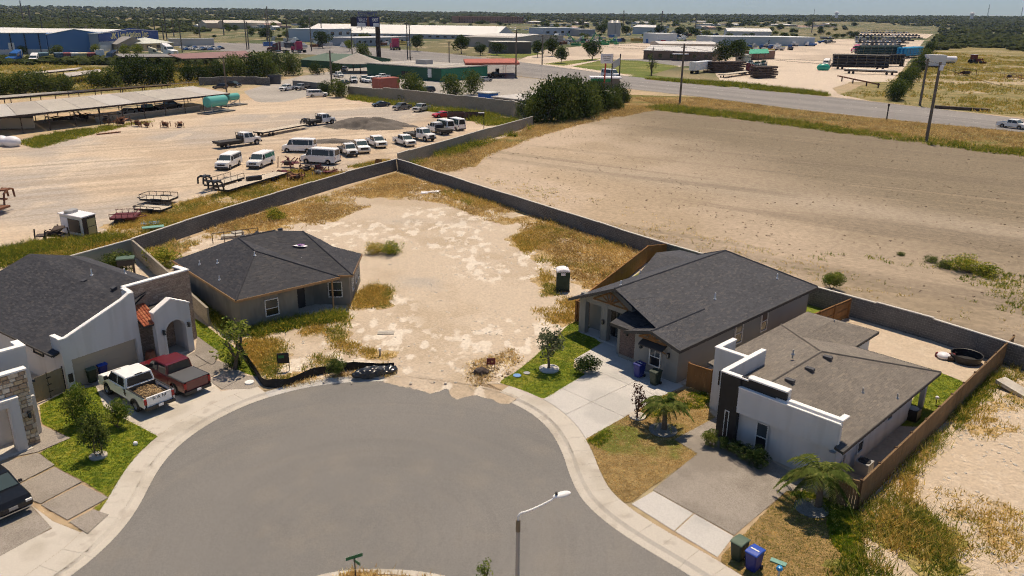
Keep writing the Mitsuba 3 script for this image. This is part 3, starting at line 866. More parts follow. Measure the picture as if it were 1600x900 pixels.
# ---------------------------------------------------------------- unfinished house
h = thing('unfinished_house', 'unfinished grey rendered house with a dark hipped roof and bare wood eaves', 'house')
R = 'm_raw_render'
part(h, 'walls', B().prism([(0, 0), (5.06, 0), (5.06, 1.9), (8.6, 1.9), (8.6, 13), (0, 13)], 0, 2.82), R, M=M2)
MW = FR(*G(548, 477)[:2], 3.0)      # the right wing stands at its own angle; origin at its front right corner
part(h, 'wing_walls', B().prism([(0, 0), (0, 6.6), (-7.5, 6.6), (-6.5, 0)], 0, 2.82), R, M=MW)
EZ = 2.98
A_ = lambda u, v, zz: (M2 @ np.array([u, v, zz, 1]))[:3]
Bw = lambda u, v, zz: (MW @ np.array([u, v, zz, 1]))[:3]
I4 = np.eye(4)
pk = 5.05
c1, c2, c3 = A_(-.42, -.42, EZ), A_(-.42, 13.6, EZ), A_(8.95, -.42, EZ)
a1, a2 = A_(3.9, 5.0, pk), A_(4.35, 9.6, pk + .15)
w1, w2, w3 = Bw(-5.3, -.42, EZ), Bw(.40, -.42, EZ), Bw(.40, 6.1, EZ)
b1, b2 = G(430, 360, 5.2), G(473, 361, 5.2)
b3 = G(520, 385, 4.05)
b1[2] = b2[2] = 5.2
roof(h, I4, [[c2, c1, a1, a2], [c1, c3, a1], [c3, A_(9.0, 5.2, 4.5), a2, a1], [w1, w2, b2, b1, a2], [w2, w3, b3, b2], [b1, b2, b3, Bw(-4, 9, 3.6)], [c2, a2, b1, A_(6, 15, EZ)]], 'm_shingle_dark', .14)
fb = B()
for p0, p1 in ((c1, c3), (c1, c2), (w1, w2), (w2, w3)):
    d = p1 - p0; L = np.linalg.norm(d[:2]); nrm = np.array([d[1], -d[0], 0]) / L * .025
    if np.dot(nrm[:2], (np.array([-14.0, 70.0]) - p0[:2])) > 0: nrm = -nrm
    fb.slab([p0 + nrm * 2 + [0, 0, .015], p1 + nrm * 2 + [0, 0, .015], p1 + [0, 0, .015], p0 + [0, 0, .015]], .21)
part(h, 'fascia', fb, 'm_fascia_wood')
# ridge caps
for nm, p0, p1 in (('ridge_cap', c1, a1), ('ridge_cap', c3, a1), ('ridge_cap', a1, a2), ('ridge_cap', w2, b2), ('ridge_cap', a2, b1)):
    part(h, nm, B().tube(p0 + [0, 0, .0], p1 + [0, 0, .0], .085, n=6), 'm_shingle_dark')
window(h, M2, 2.1, 3.3, .82, 2.3, upper=.45)
window(h, MW, -1.9, -.65, .8, 2.25, upper=.45)
for v in (1.2, 3.2, 4.6): window(h, side_right(MW, 0), v, v + .8, .9, 2.2, upper=.5)
part(h, 'doorway', B().box((6.1, 1.87, 1.1), (1.1, .08, 2.2)), 'm_trim_dark', M=M2)
part(h, 'porch_post', B().box((8.35, -.05, 1.42), (.12, .12, 2.84)), 'm_fascia_wood', M=M2)
part(h, 'porch_slab', B().box((6.95, .9, .06), (3.6, 1.9, .12)), 'm_concrete', M=M2)
for px, py in ((312, 413), (340, 411), (343, 437), (398, 399)):
    p = on_plane(px, py, c2, c1, a1); vent_pipe(h, I4, p[0], p[1], p[2], .35)
p = on_plane(471, 408, w1, w2, b2); vent_pipe(h, I4, p[0], p[1], p[2], .35)
for px, py, zz in ((380, 371, 4.9), (438, 360, 5.1)):
    p = G(px, py, zz); part(h, 'roof_vent', B().box(p + [0, 0, .1], (.4, .3, .2), rz=.6), 'm_lead')
p = G(402, 365, 4.9)
part(h, 'roof_peak', B().lathe([(.75, -.5), (.001, .35)], c=p, n=4), 'm_shingle_dark' if False else 'm_lead')
mat('m_plastic_white', (.72, .71, .74), .45)
mat('m_plastic_purple', (.22, .09, .30), .45)
p = on_plane(469, 388, w1, w2, b2) + [0, -.1, .16]
sp = thing('shingle_wrap', 'crumpled white and purple plastic wrap lying on the unfinished roof', 'plastic wrap')
rw = np.random.default_rng(5)
for nm, m, sc_ in (('sheet', 'm_plastic_white', 1.0), ('print', 'm_plastic_purple', .55)):
    q = np.array([[math.cos(a) * .75 * r * rw.uniform(.7, 1.1), math.sin(a) * .5 * r * rw.uniform(.7, 1.1), rw.uniform(.05, .22)] for r in (.5, 1) for a in np.linspace(0, 6.28, 9)[:-1]]) * [sc_, sc_, 1] + [.1 * (sc_ < 1), .05 * (sc_ < 1), .06 * (sc_ < 1)]
    f = []
    for i in range(8): f += [[i, (i + 1) % 8, 8 + (i + 1) % 8], [i, 8 + (i + 1) % 8, 8 + i]]
    f += [[0, i, i + 1] for i in range(1, 7)]
    part(sp, nm, (q + p, np.array(f)), m)

# ---------------------------------------------------------------- grey house with timber gables
h = thing('grey_house', 'grey stucco house with a charcoal shingle roof and timber trussed gables', 'house')
Gm = 'm_stucco_grey'
wall_uv(h, 'gable_wall', M3, 0, 0, 0, 0, 0, .25, Gm, sg.Polygon([(0, 0), (0, 2.75), (-2.1, 3.4), (-3.85, 2.75), (-3.85, 0)]))
part(h, 'walls', B().prism([(0, .25), (0, 19.2), (-11.2, 19.2), (-11.2, 3.4), (-6.2, 3.4), (-6.2, .9), (-3.9, .9), (-3.9, .25)], 0, 2.75), Gm, M=M3)
wall_uv(h, 'brick_pier', M3, -5.75, -3.85, 0.3, 2.72, .62, .3, 'm_brick_dark')
part(h, 'pier_base', B().box((-4.8, .76, .15), (1.95, .34, .3)), Gm, M=M3)
for u in (-8.55, -10.85): part(h, 'porch_column', B().box((u, 2.3, 1.6), (.65, .5, 3.2)), Gm, M=M3)
part(h, 'porch_beam', B().box((-8.4, 2.3, 3.15), (5.4, .45, .5)).prism([(-11.1, 2.1), (-5.9, 2.1), (-5.9, 2.5), (-11.1, 2.5)], 3.3, 3.5), Gm, M=M3)
part(h, 'front_door', B().box((-8.9, 3.37, 1.15), (1.0, .06, 2.3)), 'm_frame_black', M=M3)
part(h, 'side_light', B().box((-8.2, 3.37, 1.15), (.3, .05, 2.2)), 'm_glass_blue', M=M3)
part(h, 'porch_floor', B().box((-8.5, 2.9, .04), (5.0, 1.8, .1)), 'm_pale_concrete', M=M3)
he, sl = 2.87, .28
Zr = lambda u: he + sl * (.4 - u)
ur = -7.2; zr = Zr(ur)
ZL = lambda u: zr - .44 * (ur - u)
vp, vb = 1.5, 17.0
RR = [[(.4, -.5, he), (.4, 19.85, he), (ur, vb, zr), (ur, vp, zr), (-5.55, vp, Zr(-5.55)), (-5.0, 3.6, Zr(-5.0)), (-2.1, 6.2, Zr(-2.1)), (-2.1, -.5, Zr(-2.1))],
      [(ur, vp, zr), (ur, vb, zr), (-11.9, 19.85, ZL(-11.9)), (-11.9, vp, ZL(-11.9))],
      [(ur, vb, zr), (.4, 19.85, he), (-11.9, 19.85, ZL(-11.9))],
      [(-2.1, -.5, Zr(-2.1)), (-2.1, 6.2, Zr(-2.1)), (-4.3, 6.2, he + .15), (-4.3, -.05, he), (-4.55, -.5, he)],
      [(-6.25, .0, he), (-4.3, -.05, he + .01), (-2.7, 3.5, he + .78), (-6.25, 5.5, he + 1.22)]]
w0 = [(-11.95, 11.0, he), (-15.5, 15.6, he), (-15.3, 16.6, 3.7), (-9.5, 17.2, 4.3), (-9.0, 12.0, 4.2)]
RR += [[(-12.1, 10.9, he - .02), (-13.9, 16.0, 3.5), (-9.5, 16.2, 3.62), (-9.5, 10.9, 2.98)], [(-13.9, 16.0, 3.5), (-9.5, 16.2, 3.62), (-9.5, 20.3, 2.9), (-14.2, 20.3, 2.85)]]
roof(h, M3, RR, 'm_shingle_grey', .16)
part(h, 'wing_walls', B().prism([(-13.4, 16.0), (-11.9, 12.0), (-11.2, 12.0), (-11.2, 19.6), (-13.7, 19.6)], 0, 2.75), Gm, M=M3)
for a, c in (((ur, vp, zr), (ur, vb, zr)), ((ur, vb, zr), (.4, 19.85, he)), ((ur, vb, zr), (-11.9, 19.85, ZL(-11.9))), ((-2.1, -.5, Zr(-2.1)), (-2.1, 6.2, Zr(-2.1)))): part(h, 'ridge_cap', B().tube(a, c, .085, n=6), 'm_shingle_grey', M=M3)
fa = B()
for a, c in (((.42, -.5, he), (.42, 19.85, he)), ((-2.1, -.52, Zr(-2.1)), (.42, -.52, he)), ((-2.1, -.52, Zr(-2.1)), (-4.55, -.52, he)), ((ur, vp - .02, zr), (-5.55, vp - .02, Zr(-5.55))), ((ur, vp - .02, zr), (-11.9, vp - .02, ZL(-11.9))), ((-6.25, -.02, he), (-4.3, -.07, he)), ((-5.55, vp, Zr(-5.55)), (-5.0, 3.6, Zr(-5.0)))):
    a, c = np.array(a), np.array(c); d = c - a; n_ = np.array([-d[1], d[0], 0]); n_ = n_ / np.linalg.norm(n_) * .03
    fa.slab([a + n_ + [0, 0, .01], c + n_ + [0, 0, .01], c - n_ + [0, 0, .01], a - n_ + [0, 0, .01]], .24)
part(h, 'fascia', fa, 'm_trim_dark', M=M3)


def truss(M, uc, zb, half, rise, v, t=h):
    b = B(); w = .11
    pts = [((uc - half, zb), (uc + half, zb)), ((uc - half, zb), (uc, zb + rise)), ((uc + half, zb), (uc, zb + rise)), ((uc, zb), (uc, zb + rise)),
           ((uc, zb), (uc - half * .5, zb + rise * .5)), ((uc, zb), (uc + half * .5, zb + rise * .5)), ((uc - .02, zb), (uc - half * .25, zb + rise * .74)), ((uc + .02, zb), (uc + half * .25, zb + rise * .74))]
    k = None
    for a, c in pts:
        bb = B().tube((a[0], v, a[1]), (c[0], v, c[1]), w * .62, n=4)
        k = part(t, 'gable_truss', bb, 'm_wood_cedar', M=M) if k is None else (part(k, 'strut', bb, 'm_wood_cedar', M=M), k)[1]


wall_uv(h, 'porch_gable', M3, 0, 0, 0, 0, 2.1, .2, Gm, sg.Polygon([(-11.2, 3.2), (-5.9, 3.2), (-5.9, 4.4), (-7.2, 4.75), (-11.2, 3.0)]).buffer(0))
truss(M3, -7.75, 3.5, 1.75, .95, 1.75)
truss(M3, -2.1, 2.78, 1.2, .55, -.30)
aw = part(h, 'awning', B().slab([(-3.1, -.02, 2.62), (-1.0, -.02, 2.62), (-1.0, -.62, 2.34), (-3.1, -.62, 2.34)], .08), 'm_trim_dark', M=M3)
for u in (-3.0, -2.05, -1.1): part(aw, 'bracket', B().tube((u, 0, 1.98), (u, -.5, 2.3), .05, n=4), 'm_wood_cedar', M=M3)
window(h, M3, -2.45, -1.45, .72, 2.15, upper=.52, mullion=True)
lantern(h, M3, -3.2, 1.95); lantern(h, M3, -.78, 1.95)
lantern(h, M3 @ FR(0, 2.05), -8.55, 1.7); lantern(h, M3 @ FR(0, .62), -5.0, 2.2)
SR = side_right(M3, 0)
for x0, x1, z0, z1 in ((7.4, 8.5, .85, 2.5), (11.3, 12.3, .85, 2.5)): window(h, SR, x0, x1, z0, z1, upper=.52)
TP3 = lambda q: (M3 @ np.array([*q, 1]))[:3]
for px, py, hh_ in ((1127, 556, .6), (1117, 467, .5), (1214, 435, .45)):
    p = on_plane(px, py, TP3((.4, 0, he)), TP3((.4, 10, he)), TP3((ur, 5, zr))); vent_pipe(h, I4, p[0], p[1], p[2], hh_)
for px, py in ((970, 446), (1000, 428)):
    p = on_plane(px, py, TP3((ur, 3, zr)), TP3((ur, 10, zr)), TP3((-11.9, 5, ZL(-11.9)))); vent_pipe(h, I4, p[0], p[1], p[2], .4)

# ---------------------------------------------------------------- white parapet house
h = thing('parapet_house', 'modern white house with black entrance panel, stepped parapets and brown shingle roof', 'house')
part(h, 'front_wall', B().box((-1.95, .14, 2.0), (3.9, .28, 4.0)), S, M=M4)
part(h, 'recess_wall', B().box((-5.05, .42, 1.2), (2.3, .2, 2.4)), S, M=M4)
part(h, 'fascia_band', B().box((-3.05, -.09, 3.05), (6.24, .18, 1.62)), S, M=M4)
part(h, 'entrance_panel', B().box((-6.83, .1, 2.2), (1.3, .3, 4.4)).box((-4.75, .16, 4.1), (2.9, .2, .85)), 'm_black_panel', M=M4)
k_ = part(h, 'light_frame', B().box((-6.83, -.06, 2.02), (.3, .03, .05)).box((-6.96, -.06, 1.1), (.045, .03, 1.9)).box((-6.70, -.06, 1.1), (.045, .03, 1.9)), 'm_frame_white', M=M4)
coping(h, M4, [((-6.2, -.06, 3.86), (.02, -.06, 3.86))], .26, .06)
coping(h, M4, [((-3.25, .2, 4.0), (.06, .2, 4.0)), ((-.1, .3, 4.0), (-.1, .9, 4.0))], .34, .07)
coping(h, M4, [((-7.55, .12, 4.42), (-5.7, .12, 4.42)), ((-7.42, .2, 4.42), (-7.42, 4.9, 4.42))], .34, .07)
coping(h, M4, [((-5.75, .26, 4.54), (-3.25, .26, 4.54))], .55, .08)
part(h, 'upper_wall', B().box((-3.4, .36, 4.2), (.3, .3, .68)).box((-4.6, .45, 4.15), (2.6, .35, .8)), S, M=M4)
part(h, 'wing_wall', B().box((-7.42, 2.6, 2.2), (.26, 4.7, 4.4)), S, M=M4)
part(h, 'left_tower', B().box((-8.75, 3.06, 2.2), (2.1, .28, 4.4)).box((-9.68, 4.1, 2.2), (.28, 1.9, 4.4)), S, M=M4)
coping(h, M4, [((-9.85, 3.06, 4.4), (-7.5, 3.06, 4.4)), ((-9.68, 3.1, 4.4), (-9.68, 5.1, 4.4))], .36, .07)
part(h, 'tower_lamp', B().box((-9.28, 2.9, 2.4), (.09, .06, 1.0)), 'm_frame_black', M=M4)
part(h, 'entrance_door', B().box((-8.1, 3.9, 1.1), (1.0, .08, 2.2)), 'm_trim_dark', M=M4)
part(h, 'walls', B().prism([(0, .28), (0, 11.2), (-.9, 11.2), (-.9, 14.0), (-5.7, 14.0), (-5.7, 18.1), (-10.5, 18.1), (-10.5, 4.2), (-7.3, 4.2), (-7.3, .55), (-6.1, .55), (-6.1, .32), (-3.9, .32)], 0, 2.5), S, M=M4)
part(h, 'porch_post', B().box((-.1, 13.6, 1.25), (.3, .3, 2.5)), S, M=M4)
part(h, 'porch_ceiling', B().box((-.3, 12.6, 2.44), (1.2, 2.9, .12)), S, M=M4)
ze, s4 = 2.55, .235
rz = ze + s4 * 5.75
roof(h, M4, [[(.5, .3, ze), (.5, 14.35, ze), (-5.25, 8.6, rz), (-5.25, .3, rz)], [(.5, 14.35, ze), (-11, 14.35, ze), (-5.25, 8.6, rz)], [(-5.25, .3, rz), (-5.25, 8.6, rz), (-11, 14.35, ze), (-11, 4.2, ze), (-7.35, 4.2, ze + s4 * 3.65), (-7.35, .3, ze + s4 * 3.65)],
             [(-8.1, 10, ze + .62), (-8.1, 16.6, ze + .62), (-5.3, 18.5, ze), (-5.3, 10, ze)], [(-8.1, 10, ze + .62), (-11, 10, ze - .03), (-11, 18.5, ze), (-8.1, 16.6, ze + .62)], [(-8.1, 16.6, ze + .62), (-11, 18.5, ze), (-5.3, 18.5, ze)]], 'm_shingle_brown', .15)
for a, c in (((-5.25, .3, rz), (-5.25, 8.6, rz)), ((-5.25, 8.6, rz), (.5, 14.35, ze)), ((-5.25, 8.6, rz), (-11, 14.35, ze))): part(h, 'ridge_cap', B().tube(a, c, .085, n=6), 'm_shingle_brown', M=M4)
fa = B()
for a, c in (((.52, -.5, ze), (.52, 14.35, ze)), ((.5, 14.37, ze), (-5.3, 14.37, ze)), ((-5.28, 14.4, ze), (-5.28, 18.5, ze)), ((-5.3, 18.52, ze), (-11, 18.52, ze))):
    a, c = np.array(a), np.array(c); d = c - a; n_ = np.array([-d[1], d[0], 0]); n_ = n_ / np.linalg.norm(n_) * .025
    fa.slab([a + n_ + [0, 0, .012], c + n_ + [0, 0, .012], c - n_ + [0, 0, .012], a - n_ + [0, 0, .012]], .2)
part(h, 'fascia', fa, 'm_trim_dark', M=M4)
part(h, 'eave_corner', B().slab([(.5, -.5, ze), (.5, .3, ze), (.02, .3, ze + .11), (.02, -.5, ze + .11)], .15), 'm_shingle_brown' if False else 'm_trim_dark', M=M4)
window(h, M4 @ FR(0, .32), -5.0, -4.2, .05, 1.95, upper=.5, label='tall window beside the black panel')
SR = side_right(M4, 0)
for x0, x1, z0, z1 in ((2.9, 3.75, .75, 2.25), (5.1, 5.6, 1.55, 2.25), (7.0, 7.9, 1.35, 2.25)): window(h, SR, x0, x1, z0, z1, 'm_frame_white', .5)
part(h, 'meter', B().box((.06, .8, .95), (.12, .28, .4)), 'm_metal_grey', M=M4); part(h, 'meter_pipe', B().tube((.06, 1.15, .2), (.06, 1.15, 1.5), .04), 'm_metal_grey', M=M4)
part(h, 'satellite_dish', B().tube((-.1, .1, 1.9), (-.1, -.25, 2.2), .025).lathe([(.001, -.05), (.2, .03)], c=(-.1, -.3, 2.2)), 'm_metal_grey', M=M4)
R4 = [(M4 @ np.array([*q, 1]))[:3] for q in ((.5, 2, ze), (.5, 10, ze), (-5.25, 5, rz))]
for px, py in ((1293, 561), (1265, 579), (1234, 597)):
    p = on_plane(px, py, *R4); part(h, 'roof_vent', B().box(p + [0, 0, .1], (.55, .32, .2), rz=math.radians(-45)), 'm_lead')
for px, py in ((1348, 613), (1402, 622), (1239, 553)):
    p = on_plane(px, py, *R4); vent_pipe(h, I4, p[0], p[1], p[2], .3, 'm_metal_grey')
p = G(1303, 506, 2.95); vent_pipe(h, I4, p[0], p[1], 2.95, .35, 'm_metal_grey')
# ---------------------------------------------------------------- block walls
def block(base, dark, mort):
    def fn(p, n, uv):
        row = dr.floor(uv.y / .2); x = uv.x / .4 + .5 * (row - 2 * dr.floor(row / 2)); col = dr.floor(x)
        r = cell_rand(col, row)
        c = mix(base, dark, r * .55 + .45 * smoothstep(.4, .7, fbm(uv.x * .35, uv.y * .9, 3.0, 3)))
        m = dr.minimum(dr.minimum(uv.y / .2 - row, 1 - (uv.y / .2 - row)) * .2, dr.minimum(x - col, 1 - (x - col)) * .4)
        return mix(mort, c, smoothstep(.004, .014, m)) * (.85 + .3 * noise(uv.x * 25, uv.y * 25))
    return fn


pmat('m_block', block((.135, .135, .135), (.080, .080, .083), (.25, .245, .23)))
pmat('m_block_tan', block((.30, .27, .215), (.235, .21, .165), (.33, .30, .25)))
pmat('m_cap', grain((.52, .50, .46), .1, 1.0, 20))
mat('m_skim_green', (.215, .245, .215), .8)


def wall_run(t, breaks, tops, m, th=.2, cap=True, capm='m_cap', pil=True):
    """Panels between successive plan points, each with its own top."""
    for i in range(len(breaks) - 1):
        a, b = np.array(breaks[i][:2]), np.array(breaks[i + 1][:2]); d = b - a; L = np.linalg.norm(d)
        Mx = FR(a[0], a[1], math.degrees(math.atan2(d[1], d[0])))
        mm = m[i] if isinstance(m, list) else m
        k = wall_uv(t, 'panel', Mx, 0.004, L - .004, -.1, tops[i], -th / 2, th, mm)
        if cap: part(k, 'cap', B().box((L / 2, 0, tops[i] + .04), (L - .004, th + .04, .08)), capm, M=Mx)
        if pil and L > 5: part(k, 'pilaster', B().box((L / 2, 0, tops[i] / 2), (.4, th + .06, tops[i])), mm, M=Mx)


def stepped(segs, z0=1.85):
    pts, tops = [], []
    for i, s in enumerate(segs):
        y = s[0][1] if i == 0 else (s[0][1] + segs[i - 1][1][1]) / 2
        pts.append(G(s[0][0], y, z0)[:2])
    pts.append(G(*segs[-1][1], z0)[:2])
    pts = np.array(pts)
    for i, s in enumerate(segs):
        m = (pts[i] + pts[i + 1]) / 2
        tops.append(GZ((s[0][0] + s[1][0]) / 2, (s[0][1] + s[1][1]) / 2, m[0], m[1]))
    return pts, tops


segsA = [((106, 400), (205, 375)), ((205, 371), (289, 347)), ((289, 342.5), (362, 324)), ((362, 320), (429, 304)), ((429, 300), (487, 286)), ((487, 283.5), (540, 271)), ((540, 267.5), (619, 249))]
segsB = [((621, 249), (644, 255)), ((644, 256), (687, 269)), ((687, 270.5), (710, 276)), ((710, 278), (734, 284)), ((734, 286), (785, 300)), ((785, 302), (811, 307.5)), ((811, 309.5), (870, 326)), ((870, 328), (935, 346)),
         ((935, 348), (970, 357.5)), ((970, 360), (1044, 380)), ((1044, 382.5), (1099, 396)), ((1099, 398), (1190, 423)), ((1190, 425), (1275, 447)), ((1275, 449), (1370, 473)), ((1370, 474), (1459, 495.5)), ((1459, 500), (1600, 540)), ((1600, 543), (1760, 588))]
t = thing('block_wall', 'grey block wall stepping down between the equipment yard and the sandy lot', 'wall')
pA, tA = stepped(segsA); wall_run(t, pA, tA, ['m_skim_green'] + ['m_block'] * 6)
t = thing('block_wall', 'grey block wall stepping down along the bare tan field', 'wall')
pB, tB = stepped(segsB); wall_run(t, pB, tB, 'm_block')
CORNER = pA[-1]
t = thing('block_wall', 'tan block wall running from the yard vans towards the dark green thicket', 'wall')
pC = np.array([G(622, 262)[:2], G(640, 256)[:2], G(700, 238)[:2], G(765, 217)[:2], G(832, 197)[:2]])
wall_run(t, pC, [GZ(622, 240, *pC[0]), 2.3, 2.3, 2.2], 'm_block_tan')
t = thing('block_wall', 'thin tan wall dividing the backyards of the two left houses', 'wall')
pD = [G(207, 376, 1.7)[:2], G(266, 428, 1.7)[:2], G(327.5, 509.5)[:2]]
wall_run(t, pD, [1.7, 1.55], 'm_block_tan', .16, capm='m_block_tan', pil=False)

# ---------------------------------------------------------------- fences
def picket_fence(name, label, pts, h, m, pick='m_wood_cedar', post_side=1, horizontal=False, step=2.4, rails=True):
    t = thing(name, label, 'fence')
    for i in range(len(pts) - 1):
        a, b = np.array(pts[i][:2]), np.array(pts[i + 1][:2]); d = b - a; L = np.linalg.norm(d); n = max(1, round(L / step))
        Mx = FR(a[0], a[1], math.degrees(math.atan2(d[1], d[0])))
        for j in range(n):
            x0, x1 = L * j / n, L * (j + 1) / n
            pb = B(); w = .138
            k = int((x1 - x0) / .14)
            ww = (x1 - x0) / k
            for q in range(k):
                pb.box((x0 + ww * (q + .5), rng.uniform(-.004, .004), h / 2 + .03 + rng.uniform(-.012, .012)), (ww - .008, .018, h))
            kk = part(t, 'panel', pb, m, M=Mx)
            if rails:
                for z in (.25, h * .52, h - .12): part(kk, 'rail', B().box(((x0 + x1) / 2, post_side * .04, z), (x1 - x0 - .1, .045, .09)), m, M=Mx)
                part(kk, 'top_rail', B().box(((x0 + x1) / 2, post_side * .02, h + .055), (x1 - x0 - .02, .11, .035)), m, M=Mx)
        for j in range(n + 1):
            part(t, 'post', B().box((L * j / n, post_side * .075, h / 2 + .04), (.13, .13, h + .16)), 'm_wood_post' if m == 'm_wood_fence' else m, M=Mx)
    return t


hF = GZ(900.6, 471, *G(900.6, 501.7)[:2])
picket_fence('wooden_fence', 'cedar picket fence between the sandy lot and the grey house', [G(934, 511.7), G(900.6, 501.7), G(1013, 385, hF)], hF, 'm_wood_cedar', -1)
picket_fence('wooden_fence', 'short cedar fence joining the block wall behind the grey house', [G(1013, 385, hF), G(1046, 381.5, hF)], hF, 'm_wood_cedar', -1)
picket_fence('wooden_gate', 'brown wooden gate between the grey house and the white parapet house', [G(1073, 604), G(1109, 616)], 1.75, 'm_wood_cedar', 1)
picket_fence('wooden_fence', 'long brown wooden fence right of the white parapet house', [G(1340, 797), G(1578, 558)], GZ(1340, 753, *G(1340, 797)[:2]), 'm_wood_fence', -1)
picket_fence('wooden_fence', 'short brown wooden fence beside the larger palm', [G(1296, 786), G(1338, 797)], 1.7, 'm_wood_fence', -1)
picket_fence('wooden_fence', 'short wooden fence meeting the block wall behind the brown roof', [G(1323, 497), (M4 @ np.array([-11.6, 16.5, 0, 1]))[:2]], 1.7, 'm_wood_cedar', -1)
pmat('m_wood_post', wood((.12, .07, .04), (.075, .045, .027)))
# plank gate between the two white houses at the left
t = thing('plank_gate', 'tan wooden gate of horizontal planks between the two white houses', 'gate')
ga, gb = G(56, 632)[:2], G(104, 612)[:2]; d = gb - ga; L = np.linalg.norm(d); Mx = FR(ga[0], ga[1], math.degrees(math.atan2(d[1], d[0])))
for i in range(9):
    for x0, x1 in ((.05, L * .48), (L * .5, L - .05)): part(t, 'plank', B().box(((x0 + x1) / 2, 0, .18 + i * .195), (x1 - x0, .03, .185)), 'm_wood_old', M=Mx)
for x in (.0, L * .49, L): part(t, 'post', B().box((x, .03, .95), (.07, .07, 1.9)), 'm_frame_black', M=Mx)
for z in (.5, 1.0, 1.5): part(t, 'hinge', B().box((L * .52, -.03, z), (.3, .02, .07)), 'm_frame_black', M=Mx)
# pipe frame behind the unfinished house
t = thing('pipe_rail', 'rusty black pipe rail frame standing behind the unfinished house', 'rail')
ra, rb = G(333, 382)[:2], G(404, 371)[:2]
mat('m_rust_dark', (.06, .042, .034), .7)
part(t, 'top_rail', B().tube((*ra, 1.25), (*rb, 1.15), .045), 'm_rust_dark'); part(t, 'mid_rail', B().tube((*(ra * .9 + rb * .1), .45), (*rb, .6), .035), 'm_rust_dark')
for f in (0, .25, .5, .65, .8, 1): q = ra * (1 - f) + rb * f; part(t, 'post', B().tube((*q, 0), (*q, 1.25 - .1 * f), .045), 'm_rust_dark')
single('concrete_debris', 'pile of broken pale concrete beyond the unfinished roof', 'rubble', B().box(G(362, 372) + [0, 0, .2], (2.2, .9, .4), rz=.3).box(G(372, 369) + [0, 0, .3], (1.2, .8, .5), rz=.8), 'm_concrete')
# silt fence
mat('m_silt', (.012, .012, .013), .75)
mat('m_bag', (.014, .015, .018), .22, spec=.7)
t = thing('silt_fence', 'low black fabric silt fence around the building lot', 'fence')
sp = np.array([G(x, y)[:2] for x, y in [(369, 543), (381, 557), (394, 577), (403, 592), (411, 604), (428, 606.5), (444, 605), (470, 596), (497, 586), (520, 582), (544, 579), (580, 578), (616, 580)]])
sp = smooth_line(sp, 1)
top = .62 + .07 * np.sin(np.arange(len(sp)) * 1.3)
j = rng.normal(0, .03, (len(sp), 2))
V = np.vstack([np.c_[sp, 0 * top], np.c_[sp + j, top * .5], np.c_[sp + j * .5, top], np.c_[sp + [.02, .02], 0 * top], np.c_[sp + j + [.02, .02], top * .5], np.c_[sp + j * .5 + [.02, .02], top]])
k = len(sp); f = []
for r in (0, 1, 3, 4):
    for i in range(k - 1): f += [[r * k + i, r * k + i + 1, r * k + k + i + 1], [r * k + i, r * k + k + i + 1, r * k + k + i]]
part(t, 'fabric', (V, np.array(f)), 'm_silt', True)
for i in range(0, k, 3): part(t, 'stake', B().box((sp[i][0], sp[i][1] + .04, .4), (.04, .04, .8)), 'm_wood_old')
# rolled plastic at its end
bag = trimesh.creation.icosphere(4); v = np.array(bag.vertices); v *= [1.75, .55, .38]; v += (meshkit.fbm(v * 2.6, 3, 2)[:, None] - .5) * .45 * np.array(bag.vertices)
v[:, 2] = np.maximum(v[:, 2], -.28)
single('plastic_roll', 'crumpled roll of glossy black plastic lying on the kerb by the silt fence', 'plastic', (v, bag.faces), 'm_bag', M=FR(*G(586, 586)[:2], 22, .26))

# ---------------------------------------------------------------- signs, lids, bins
def yard_sign(label, bx, by, w, hgt, m, art, rz):
    p = G(bx, by); M = FR(p[0], p[1], rz)
    t = thing('yard_sign', label, 'sign')
    part(t, 'board', B().box((0, 0, hgt * .72), (w, .03, hgt * .55)), m, M=M)
    for x in (-w / 2 + .03, w / 2 - .03): part(t, 'leg', B().box((x, .03, hgt * .5), (.05, .05, hgt)), 'm_wood_old', M=M)
    for nm, mm, c, s in art: part(t, nm, B().box((c[0], -.022, hgt * .72 + c[1]), (s[0], .012, s[1])), mm, M=M)


mat('m_sign_green', (.03, .17, .05), .5); mat('m_sign_red', (.13, .012, .018), .5); mat('m_sign_gold', (.5, .28, .10), .5)
yard_sign('black sign with a green emblem on two wooden stakes', 444, 580, .85, 1.45, 'm_frame_black', [('emblem', 'm_sign_green', (-.12, .12), (.42, .22))], 8)
yard_sign('small dark red sign on two stakes at the edge of the sand', 767, 578, .62, .95, 'm_sign_red', [('emblem', 'm_sign_gold', (.1, .0), (.16, .12)), ('emblem', 'm_sign_gold', (-.16, -.05), (.12, .06))], 4)
bin_green, bin_blue = 'm_bin_green', 'm_bin_blue'
mat(bin_green, (.016, .032, .022), .5); mat(bin_blue, (.008, .018, .16), .45); mat('m_lid_green', (.075, .12, .085), .6); mat('m_lid_blue', (.012, .06, .36), .5); mat('m_tyre', (.018, .018, .019), .85)


